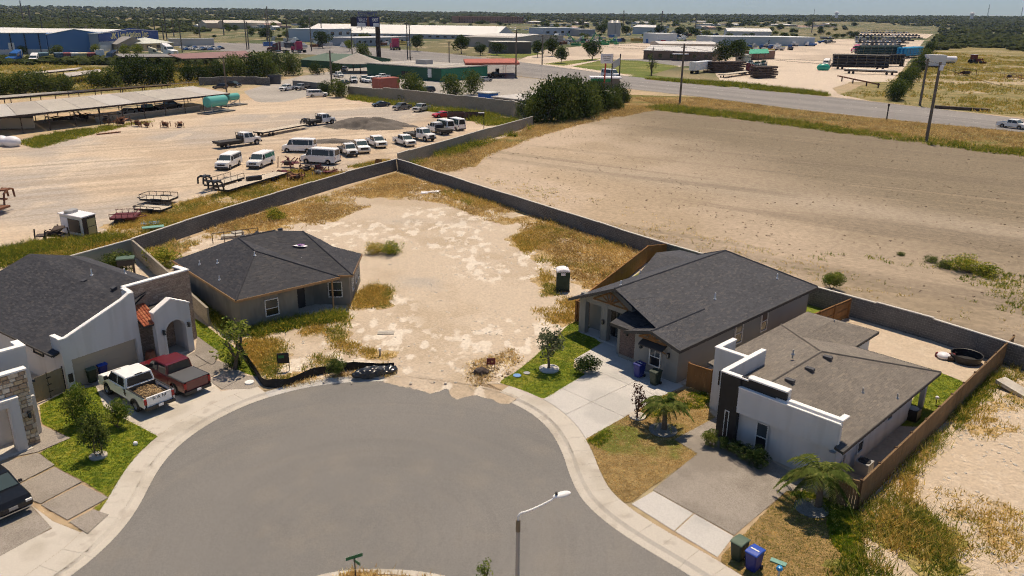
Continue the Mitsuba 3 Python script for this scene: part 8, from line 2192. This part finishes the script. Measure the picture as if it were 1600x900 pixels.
# trees of the middle distance: (x, base, top, material, kind, widen, label)
for x, y, tp, m, kd, wd, l in (
    (8, 148, 113, Mq, 'mesq', 1.0, 'bushy tree at the left end of the row behind the carport'), (34, 147, 111, Mq, 'mesq', 1.0, 'bushy tree second in the row behind the carport'), (58, 147, 112, Mq, 'mesq', 1.0, 'bushy tree in the middle of the row behind the carport'), (82, 147, 114, Mq, 'mesq', 1.0, 'bushy tree fourth in the row behind the carport'), (103, 146, 116, Mq, 'mesq', .9, 'bushy tree at the right end of the row behind the carport'),
    (150, 138, 112, Mq, 'mesq', 1.0, 'pale green tree left of the dark grove'), (172, 137, 103, Mq, 'mesq', .9, 'green tree at the left of the dark grove'), (196, 135, 92, Dk, 'mesq', .75, 'tall dark tree at the left of the dark grove'), (218, 134, 90, Dk, 'mesq', .75, 'tall dark tree in the middle of the dark grove'), (243, 134, 97, Dk, 'mesq', .85, 'dark tree right of the middle of the dark grove'), (262, 132, 93, Dk, 'mesq', .7, 'tallest dark tree at the right of the dark grove'),
    (297, 130, 101, Dk, 'mesq', .9, 'dark tree below the red canopy, leftmost'), (320, 129, 98, Dk, 'mesq', .9, 'dark tree below the red canopy, second'), (343, 128, 96, Dk, 'mesq', .9, 'dark tree below the red canopy, third'), (368, 126, 88, Mq, 'mesq', .85, 'tall green tree right of the red canopy'), (392, 125, 80, Dk, 'mesq', .8, 'tall dark tree left of the green shed'), (417, 124, 80, Mq, 'mesq', .8, 'tall green tree before the green shed, left'), (430, 122, 84, Dk, 'mesq', .7, 'tall dark tree before the green shed, middle'), (456, 118, 79, Mq, 'mesq', .75, 'green tree before the green shed, right'),
    (495, 117, 97, Dk, 'bush', .8, 'dark bush before the round tin roof, left'), (522, 116, 97, Dk, 'bush', .8, 'dark bush before the round tin roof, right'), (510, 149, 126, Dk, 'mesq', .9, 'dark bush at the end of the blue-grey fence'), (529, 152, 123, Mq, 'mesq', 1.0, 'green tree by the pole at the wall end'),
    (567, 93, 69, Mq, 'mesq', .9, 'bushy tree left of the billboard posts'), (505, 76, 48, Dk, 'oak', .9, 'dark tree above the green shed'), (417, 63, 43, Dk, 'oak', 1.1, 'dark tree on the left town edge'), (450, 62, 46, Mq, 'oak', 1.1, 'green tree right of the dark town tree'), (477, 60, 37, Dk, 'oak', 1.0, 'tall tree on the town edge left of the pale blue hall'), (546, 80, 62, Br, 'oak', .9, 'pale green tree under the billboard'), (572, 66, 52, Mq, 'oak', 1.0, 'small tree under the billboard board'),
    (652, 80, 54, Dk, 'oak', .9, 'round dark tree right of the pink truck'), (721, 84, 55, Dk, 'oak', 1.0, 'large round oak above the red canopy, leftmost'), (751, 87, 67, Dk, 'oak', 1.0, 'round oak above the red canopy, middle'), (777, 87, 66, Dk, 'oak', 1.1, 'round oak above the red canopy, right'),
    (840, 90, 63, Dk, 'oak', .85, 'round oak across the highway, leftmost of four'), (862, 88, 57, Dk, 'oak', .9, 'larger oak across the highway, second of four'), (876, 99, 74, Dk, 'oak', 1.0, 'low round oak across the highway, third of four'), (925, 94, 63, Dk, 'oak', 1.05, 'dark round oak across the highway, fourth of four'),
    (1130, 97, 66, Dk, 'mesq', .85, 'big dark tree behind the white trailer, left'), (1150, 98, 61, Dk, 'oak', .85, 'big dark tree behind the white trailer, right'), (1160, 92, 66, Mq, 'mesq', .9, 'green tree behind the pale cabin'), (940, 54, 37, Dk, 'oak', 1.2, 'dark tree at the silos, left'), (978, 56, 40, Dk, 'oak', 1.1, 'dark tree at the silos, right'), (1030, 56, 38, Dk, 'oak', 1.1, 'dark tree beside the white cube building, left'), (1062, 58, 40, Dk, 'oak', 1.1, 'dark tree beside the white cube building, middle'), (1085, 58, 44, Dk, 'oak', 1.1, 'dark tree beside the white cube building, right'), (1103, 60, 47, Mq, 'oak', 1.2, 'green tree left of the long pale blue hall'),
    (643, 158, 117, Mq, 'mesq', .75, 'bushy tree on the weathered tan wall, left'), (652, 156, 122, Mq, 'mesq', .7, 'smaller tree on the weathered tan wall, left'), (706, 152, 115, Mq, 'mesq', .8, 'tree on the weathered tan wall, middle'), (738, 148, 114, Mq, 'mesq', .75, 'tree on the weathered tan wall, right'), (36, 85, 71, Mq, 'mesq', 1.0, 'bush at the foot of the long blue hall'), (90, 86, 70, Mq, 'mesq', 1.1, 'bush before the blue warehouse gable'), (150, 82, 70, Br, 'mesq', 1.0, 'bush between the blue warehouses'), (195, 84, 69, Br, 'bush', .9, 'pale green bush before the small grey house, left'), (214, 84, 69, Br, 'bush', .9, 'pale green bush before the small grey house, right'), (193, 34, 22, Dk, 'oak', 1.0, 'lone dark tree on the plain behind the blue warehouse'),
    (572, 100, 86, Dk, 'bush', .8, 'dark bush at the foot of the billboard'), (1018, 118, 84, Mq, 'thin', 1.1, 'thin leaning tree before the brick office')):
    plant(kd, x, y, tp, m, {'bush': 'bush'}.get(kd, 'tree'), l, 'bush' if kd == 'bush' else 'tree', widen=wd)
# the dark thicket at the end of the tan wall
rv = np.random.default_rng(31)
for i, (x, y, tp) in enumerate(((826, 188, 150), (838, 192, 146), (848, 190, 132), (860, 192, 128), (872, 190, 122), (884, 188, 121), (897, 186, 124), (910, 184, 126), (922, 180, 128), (934, 176, 130), (946, 172, 138), (958, 168, 136), (968, 164, 132), (978, 160, 140), (855, 182, 136), (890, 178, 126), (918, 172, 127), (816, 186, 158), (948, 176, 150), (965, 172, 148))):
    plant('mesq', x, y, tp, Mq if i % 3 else Dk, 'thicket_tree', 'bushy dark green tree in the thicket at the end of the tan wall', 'tree', 'trees of the dark green thicket', widen=.72)
# hedge by the truck lot and the meadow
for i in range(17):
    f_ = i / 16; x, y = 1396 + 58 * f_ + rv.uniform(-5, 5), 160 - 74 * f_ + rv.uniform(-2, 2)
    plant('mesq', x, y, y - 28 + 10 * f_ + rv.uniform(-3, 3), Mq if i % 2 else Dk, 'hedge_tree', 'bushy tree in the hedge between the truck lot and the meadow', 'tree', 'trees of the hedge beside the meadow', widen=.8)
# trees scattered through the distant town
for i in range(280):
    x = rv.uniform(290, 1340); y = rv.uniform(40, 62) if i % 3 else rv.uniform(36, 46)
    if 590 < x < 830 and y > 47: continue
    plant('oak', x, y, y - rv.uniform(4, 10), Dk if i % 2 else Mq, 'distant_tree', 'dark tree among the sheds of the distant town', 'tree', 'trees of the distant town', widen=1.35)


# ---------------------------------------------------------------- grass, weeds and brush
def sample(px, n, thr=0.0, s=.15, seed=0, poly=None):
    g = sg.Polygon(plan(px)).buffer(0) if poly is None else poly
    x0, y0, x1, y1 = g.bounds; r = np.random.default_rng(seed); q = np.c_[r.uniform(x0, x1, n * 5), r.uniform(y0, y1, n * 5)]
    q = q[shapely.contains_xy(g, q[:, 0], q[:, 1])]
    v = meshkit.fbm(np.c_[q * s, np.full(len(q), seed)], 3, seed)
    q = q[v + r.uniform(-.12, .12, len(v)) > thr]
    return q[:n]


def tufts(q, h, w, blades, seed, spread=.22, lean=.5):
    r = np.random.default_rng(seed); n = len(q); N = n * blades
    c = np.repeat(q, blades, 0) + r.normal(0, spread, (N, 2)); hh = np.repeat(h * r.uniform(.45, 1.25, n), blades) * r.uniform(.6, 1.2, N); a = r.uniform(0, 6.28, N); l = r.uniform(.1, lean, N) * hh
    b = r.uniform(0, 3.14, N); ww = w * r.uniform(.6, 1.4, N)
    p0 = np.c_[c[:, 0] - np.cos(b) * ww, c[:, 1] - np.sin(b) * ww, np.zeros(N)]; p1 = np.c_[c[:, 0] + np.cos(b) * ww, c[:, 1] + np.sin(b) * ww, np.zeros(N)]
    p2 = np.c_[c[:, 0] + np.cos(a) * l, c[:, 1] + np.sin(a) * l, hh]
    return np.stack([p0, p1, p2], 1).reshape(-1, 3), np.arange(3 * N).reshape(-1, 3)


def grass(name, label, qs, h, w, blades, m, seed, z=0.01, spread=.22, lean=1.1):
    V, F = tufts(qs, h, w, blades, seed, spread, lean); V[:, 2] += z
    single(name, label, 'grass', (V, F), m, kind='stuff')


def patches(name, label, qs, rmin, rmax, z, m, seed, cut=None):
    r = np.random.default_rng(seed); shp = []
    for x, y in qs:
        a = np.linspace(0, 6.28, 15)[:-1]; rad = r.uniform(rmin, rmax) * r.uniform(.6, 1.25, 14)
        shp.append(sg.Polygon(np.c_[x + rad * np.cos(a) * 1.15, y + rad * np.sin(a)]).buffer(0))
    u = unary_union(shp).difference(hole)
    if cut is not None: u = u.difference(cut)
    b = B()
    for g in getattr(u, 'geoms', [u]): b.prism(g, z, z)
    struct(name, b, m, label=label)


pmat('m_drygrass', lambda p, n, uv: mix(mix((.45, .33, .17), (.36, .255, .12), smoothstep(.4, .65, fbm(p.x * 1.2, p.y * 1.2, 2.0, 3))), (.42, .34, .235), smoothstep(.55, .7, fbm(p.x * .5, p.y * .5, 8.0, 3)) * .8) * (.7 + .6 * noise(p.x * 9, p.y * 9)), bump=bmp(6), bscale=.2)
pmat('m_greenweed', lambda p, n, uv: mix((.21, .195, .05), (.33, .265, .10), smoothstep(.4, .65, fbm(p.x * .9, p.y * .9, 2.0, 3))) * (.65 + .7 * noise(p.x * 8, p.y * 8)), bump=bmp(6), bscale=.2)
lotband = [(216, 394), (420, 330), (619, 272), (690, 292), (800, 326), (1000, 392), (990, 420), (925, 452), (900, 440), (850, 395), (800, 360), (735, 335), (690, 316), (620, 312), (560, 328), (520, 348), (470, 357), (330, 372), (290, 392), (262, 412)]
q = sample(lotband, 420, .45, .16, 1); patches('dry_grass_patch', 'dry ochre grass thatch along the block walls of the lot', q, .5, 1.3, .020, 'm_drygrass', 1)
grass('dry_grass', 'dry ochre grass along the block walls of the sandy lot', sample(lotband, 6500, .44, .16, 1), .42, .045, 8, 'm_grass_dry', 2)
edge = [(216, 394), (619, 270), (700, 293), (820, 330), (1000, 390), (960, 396), (800, 345), (690, 305), (620, 288), (560, 300), (430, 345), (250, 402)]
grass('green_weeds', 'yellow-green weeds at the foot of the lot walls', sample(edge, 2600, .5, .12, 9), .6, .05, 8, 'm_grass_mixed', 3)
right = [(800, 372), (850, 352), (1000, 396), (985, 425), (925, 465), (898, 478), (894, 505), (845, 508), (826, 480), (852, 455), (842, 420), (815, 392)]
q = sample(right, 130, .46, .15, 4); patches('dry_grass_patch', 'dry grass thatch at the right of the sandy lot', q, .5, 1.3, .020, 'm_drygrass', 2)
grass('dry_grass', 'dry grass at the right of the sandy lot', sample(right, 2600, .45, .15, 4), .38, .04, 8, 'm_grass_mixed', 5)
front = [(372, 538), (440, 512), (545, 492), (560, 460), (590, 436), (612, 452), (606, 480), (548, 505), (535, 530), (580, 548), (612, 556), (606, 574), (545, 572), (495, 578), (445, 598), (418, 600), (398, 572)]
q = sample(front, 95, .53, .25, 6); patches('weed_patch', 'weedy ground before the unfinished house', q, .35, 1.0, .020, 'm_drygrass', 3, walk_zone)
grass('weeds', 'mixed dry and green weeds before the unfinished house', sample(front, 2100, .5, .25, 6), .36, .035, 9, 'm_grass_mixed', 7)
grass('weeds', 'tall green weeds against the wall of the unfinished house', sample([(385, 518), (470, 500), (545, 488), (550, 500), (470, 512), (400, 528)], 380, .3, .3, 8), .7, .04, 10, 'm_grass_green', 8)
grass('dry_grass', 'dry grass tufts behind the kerb and silt fence', sample([(432, 606), (470, 596), (520, 586), (560, 581), (610, 582), (612, 587), (560, 587), (500, 592), (446, 606)], 200, .3, .3, 12), .28, .03, 8, 'm_grass_dry', 9)
heap = [(735, 570), (800, 545), (815, 562), (790, 590), (745, 605), (730, 592)]
grass('dry_grass', 'sparse dry grass on the rubble around the red sign', sample(heap, 220, .45, .4, 14), .25, .03, 7, 'm_grass_dry', 10)
gap = [(300, 470), (330, 500), (378, 545), (362, 520), (330, 478), (306, 448)]
grass('weeds', 'green weeds in the gap between the dividing wall and the unfinished house', sample(gap, 420, .3, .3, 15), .7, .04, 9, 'm_grass_green', 11)
# yard side of the wall
yard_edge = [(-40, 398), (60, 380), (160, 366), (205, 340), (300, 315), (400, 285), (445, 268), (540, 262), (600, 250), (612, 252), (430, 303), (210, 372), (100, 404), (-40, 420)]
q = sample(yard_edge, 420, .38, .1, 16); patches('dry_grass_patch', 'dry yellow grass thatch on the yard side of the block wall', q, .8, 2.0, .022, 'm_drygrass', 4)
grass('dry_grass', 'dry yellow grass on the yard side of the block wall', sample(yard_edge, 6500, .38, .1, 16), .5, .05, 8, 'm_grass_mixed', 12)
grass('weeds', 'green weeds around the white shed', sample([(-40, 400), (60, 382), (170, 372), (200, 372), (100, 406), (-40, 425)], 1300, .4, .15, 18), .8, .05, 9, 'm_grass_green', 13)
strip = [(640, 258), (830, 199), (890, 190), (985, 166), (1040, 169), (900, 196), (830, 217), (770, 240), (722, 265), (700, 270)]
grass('dry_grass', 'orange dry grass between the tan wall and the field', sample(strip, 5200, .32, .08, 20), .7, .07, 7, 'm_grass_dry', 14, .02, .4)
grass('weeds', 'green weeds along the foot of the tan wall', sample([(640, 258), (830, 198), (830, 206), (650, 264)], 700, .5, .1, 21), 1.3, .1, 9, 'm_grass_green', 15, .02, .4)
verge_ = [(985, 152), (1100, 154), (1300, 179), (1600, 208), (1800, 228), (1800, 262), (1600, 241), (1300, 203), (1150, 182), (1040, 168)]
grass('dry_grass', 'orange dry grass on the highway verge', sample(verge_, 6500, .3, .06, 22), .55, .09, 6, 'm_grass_dry', 16, .03, .4)
grass('weeds', 'green weeds along the field side of the highway verge', sample([(1040, 165), (1150, 178), (1300, 199), (1600, 236), (1800, 256), (1800, 268), (1600, 246), (1300, 207), (1150, 186), (1000, 170)], 2600, .34, .06, 23), 1.0, .11, 8, 'm_grass_green', 17, .02, .5)
grass('weeds', 'green weeds on the far verge of the highway', sample([(955, 121), (1150, 131), (1290, 147), (1296, 151), (1150, 138), (1000, 123)], 1300, .34, .06, 24), 1.3, .16, 7, 'm_grass_green', 18, .04, .6)
grass('weeds', 'dry and green weeds over the meadow', sample([(1310, 152), (1400, 122), (1460, 82), (1700, 95), (1900, 222), (1600, 182), (1420, 164)], 5500, .45, .04, 25), 1.0, .16, 7, 'm_grass_mixed', 19, .03, .6)
grass('weeds', 'green weeds between the carport and the sand', sample([(20, 224), (90, 208), (160, 198), (240, 190), (160, 206), (60, 232)], 900, .42, .1, 26), .6, .07, 8, 'm_grass_green', 20, .02, .4)
grass('weeds', 'yellow-green weeds at the foot of the weathered tan wall', sample([(545, 152), (660, 166), (720, 174), (800, 185), (812, 196), (760, 197), (720, 184), (640, 168), (545, 156)], 1300, .42, .1, 27), 1.3, .1, 9, 'm_grass_green', 21, .02, .5)
grass('weeds', 'dry yellow grass among the trees behind the carport', sample([(-60, 140), (0, 96), (160, 108), (330, 98), (440, 120), (300, 136), (100, 150)], 2600, .4, .03, 28), 1.2, .2, 6, 'm_grass_mixed', 22, .03, .8)
# field weeds
grass('weeds', 'scattered green weeds near the right end of the field', sample([(1190, 380), (1330, 398), (1590, 428), (1700, 450), (1700, 520), (1500, 470), (1300, 420)], 420, .55, .08, 30), .35, .05, 9, 'm_grass_green', 23, .01, .3)
grass('weeds', 'sparse low weeds over the field by the wall', sample([(740, 275), (900, 300), (1200, 390), (1600, 500), (1600, 535), (1290, 445), (1000, 372), (800, 305)], 700, .5, .1, 31), .22, .04, 6, 'm_grass_mixed', 24, .01, .3)
# right-hand lot along the wooden fence
rlot = [(1348, 800), (1400, 745), (1470, 668), (1530, 606), (1585, 558), (1640, 575), (1640, 590), (1560, 600), (1510, 655), (1460, 705), (1430, 745), (1440, 790), (1490, 850), (1500, 920), (1330, 960), (1300, 900), (1330, 850)]
q = sample(rlot, 190, .42, .16, 32); patches('weed_patch', 'weedy green and straw thatch beside the wooden fence', q, .4, .9, .035, 'm_greenweed', 5)
grass('weeds', 'thick yellow-green weeds along the outside of the wooden fence', sample(rlot, 3600, .42, .16, 32), .5, .032, 10, 'm_grass_green', 25, .03)
grass('dry_grass', 'straw-coloured grass mixed into the weeds by the wooden fence', sample(rlot, 2600, .45, .2, 33), .55, .03, 9, 'm_grass_mixed', 26, .03)
rl2 = [(1500, 655), (1600, 600), (1640, 660), (1600, 740), (1500, 700), (1540, 780), (1600, 800), (1600, 900), (1500, 870), (1460, 780)]
grass('dry_grass', 'scattered straw grass on the sand of the right lot', sample(rl2, 700, .55, .2, 34), .35, .03, 8, 'm_grass_mixed', 27)
q = sample(rl2, 40, .55, .2, 34); patches('dry_grass_patch', 'straw thatch on the sand of the right lot', q, .3, .8, .02, 'm_drygrass', 6)
grass('dry_grass', 'dry grass on the near corner by the street sign', sample([(505, 925), (545, 900), (600, 897), (660, 902), (700, 925)], 500, .4, .4, 35), .3, .03, 8, 'm_grass_dry', 28, .03)
# lawns: short blades
for i, (pl, m, n, l) in enumerate(((LAWN_A, 'm_grass_lawn', 16000, 'lawn blades left of the white pickup'), (LAWN_B, 'm_grass_lawn', 5000, 'lawn blades beside the archway house'), (LAWN_C, 'm_grass_lawn', 12000, 'lawn blades around the young oak'), (LAWN_D, 'm_grass_dry', 9000, 'burnt lawn blades around the smaller palm'), (LAWN_E, 'm_grass_mixed', 9000, 'mixed lawn blades around the larger palm'), (LAWN_F, 'm_grass_lawn', 4000, 'blades of the green back lawn'))):
    q = sample(None, n, 0, .5, 40 + i, pl); grass('lawn_grass', l, q, .05, .018, 3, m, 50 + i, .03, .06, .9)
grass('lawn_grass', 'green blades at the edges of the burnt lawn', sample([(914, 690), (1032, 620), (1105, 612), (1108, 640), (1060, 640), (1000, 660), (935, 700)], 3000, .45, .6, 60), .11, .025, 4, 'm_grass_lawn', 61, .03, .07, .8)
grass('lawn_grass', 'green blades in the lawn by the wooden fence', sample([(1229, 770), (1262, 770), (1345, 802), (1350, 900), (1300, 850), (1290, 800)], 3000, .4, .6, 62), .13, .025, 4, 'm_grass_lawn', 63, .03, .07, .8)

# far brush: one mass of low shrubs out to the hills
rb = np.random.default_rng(77)
town = sg.Polygon(plan([(300, 42), (700, 37), (1330, 39), (1470, 46), (1450, 80), (1400, 150), (1000, 140), (640, 110), (440, 130), (330, 100), (-50, 96), (-150, 60), (330, 50)])).buffer(0)
open_ = sg.Polygon(plan([(1300, 150), (1455, 80), (1520, 74), (1720, 90), (2000, 240), (1600, 200)])).buffer(0)
pts = []
for i in range(60000):
    x = rb.uniform(-260, 1900); y = 17 + 85 * rb.random() ** 1.9
    hz_ = 22.3 + (x - 800) * .01145
    if y < hz_ + 1.0: 
        d = G(x, 60)[:2]; d = d / np.linalg.norm(d) * rb.uniform(3000, 6500); p = np.array([*d, 0])
    else: p = G(x, y)
    r_ = math.hypot(p[0], p[1])
    if r_ > 6800 or r_ < 300 or p[1] < 250: continue
    pts.append(p[:2])
pts = np.array(pts)
ok = ~shapely.contains_xy(town, pts[:, 0], pts[:, 1]) & ~shapely.contains_xy(open_, pts[:, 0], pts[:, 1])
dens = meshkit.fbm(np.c_[pts * .006, 0 * pts[:, 0]], 3, 8); az = np.arctan2(pts[:, 0], pts[:, 1])
ok &= (dens + rb.uniform(-.15, .15, len(dens)) > np.where(az > .33, .28, .42))
pts = pts[ok][:20000]
rad = np.hypot(pts[:, 0], pts[:, 1])
ico = trimesh.creation.icosphere(1); iv = np.array(ico.vertices); fi = np.array(ico.faces)
keep = iv[:, 2] > -.6
N = len(pts); sc_ = (1.6 + .0010 * rad) * rb.uniform(.7, 1.7, N)
zz = np.where(pts[:, 1] > 990, hill(pts[:, 0], pts[:, 1]) * np.clip((pts[:, 1] - 990) / 300, 0, 1), 0)
jit = rb.uniform(.62, 1.3, (N, len(iv), 1))
V = iv[None] * jit * np.stack([sc_ * 1.25, sc_ * 1.25, sc_ * .8], 1)[:, None] + np.c_[pts, zz + sc_ * .3][:, None]
F = (fi[None] + (np.arange(N) * len(iv))[:, None, None]).reshape(-1, 3)
single('far_brush', 'dark green brush covering the plain out to the hills', 'brush', (V.reshape(-1, 3), F), 'm_scrub_far', kind='stuff')
# stones and clods strewn on the lot and field
def clods(label, px, n, size, m, seed, thr=.4):
    q = sample(px, n, thr, .1, seed); r = np.random.default_rng(seed); o = trimesh.creation.icosphere(0); ov, of = np.array(o.vertices), np.array(o.faces); k = len(q)
    V = ov[None] * r.uniform(.6, 1.4, (k, len(ov), 1)) * (size * r.uniform(.4, 1.6, (k, 1, 1))) * [1, 1, .6] + np.c_[q, np.full(k, size * .2)][:, None]
    single('clods', label, 'stones', (V.reshape(-1, 3), (of[None] + (np.arange(k) * len(ov))[:, None, None]).reshape(-1, 3)), m, kind='stuff')
clods('small stones and clods on the sandy lot', [(420, 600), (500, 500), (560, 340), (700, 320), (860, 400), (900, 500), (780, 600)], 900, .07, 'm_concrete', 71)
clods('dark clods on the tan field', [(700, 262), (985, 175), (1600, 245), (1700, 560), (1590, 545), (1290, 455), (1000, 378)], 1500, .10, 'm_mortar_dark', 72, .45)
clods('rubble stones around the red sign', heap, 160, .09, 'm_mortar_dark', 73, .2)
clods('stones on the sand of the right lot', rl2, 300, .07, 'm_concrete', 74, .3)
pmat('m_mortar_dark', grain((.20, .15, .10), .3, 2, 10))
# ---------------------------------------------------------------- haze
scene['air'] = {'type': 'homogeneous', 'albedo': {'type': 'rgb', 'value': [.95, .96, .97]}, 'sigma_t': {'type': 'rgb', 'value': [1.7e-5, 2.2e-5, 3.4e-5]}}
scene['no_surface'] = {'type': 'null'}
scene['haze'] = {'type': 'cube', 'to_world': T().translate([0, 5000, 162]).scale([12000, 6500, 168]), 'bsdf': {'type': 'ref', 'id': 'no_surface'}, 'interior': {'type': 'ref', 'id': 'air'}}
labels['haze'] = {'label': 'thin bluish haze of the hot air', 'category': 'haze', 'kind': 'stuff'}
scene['camera']['medium'] = {'type': 'ref', 'id': 'air'}
for _k in list(scene):
    pass
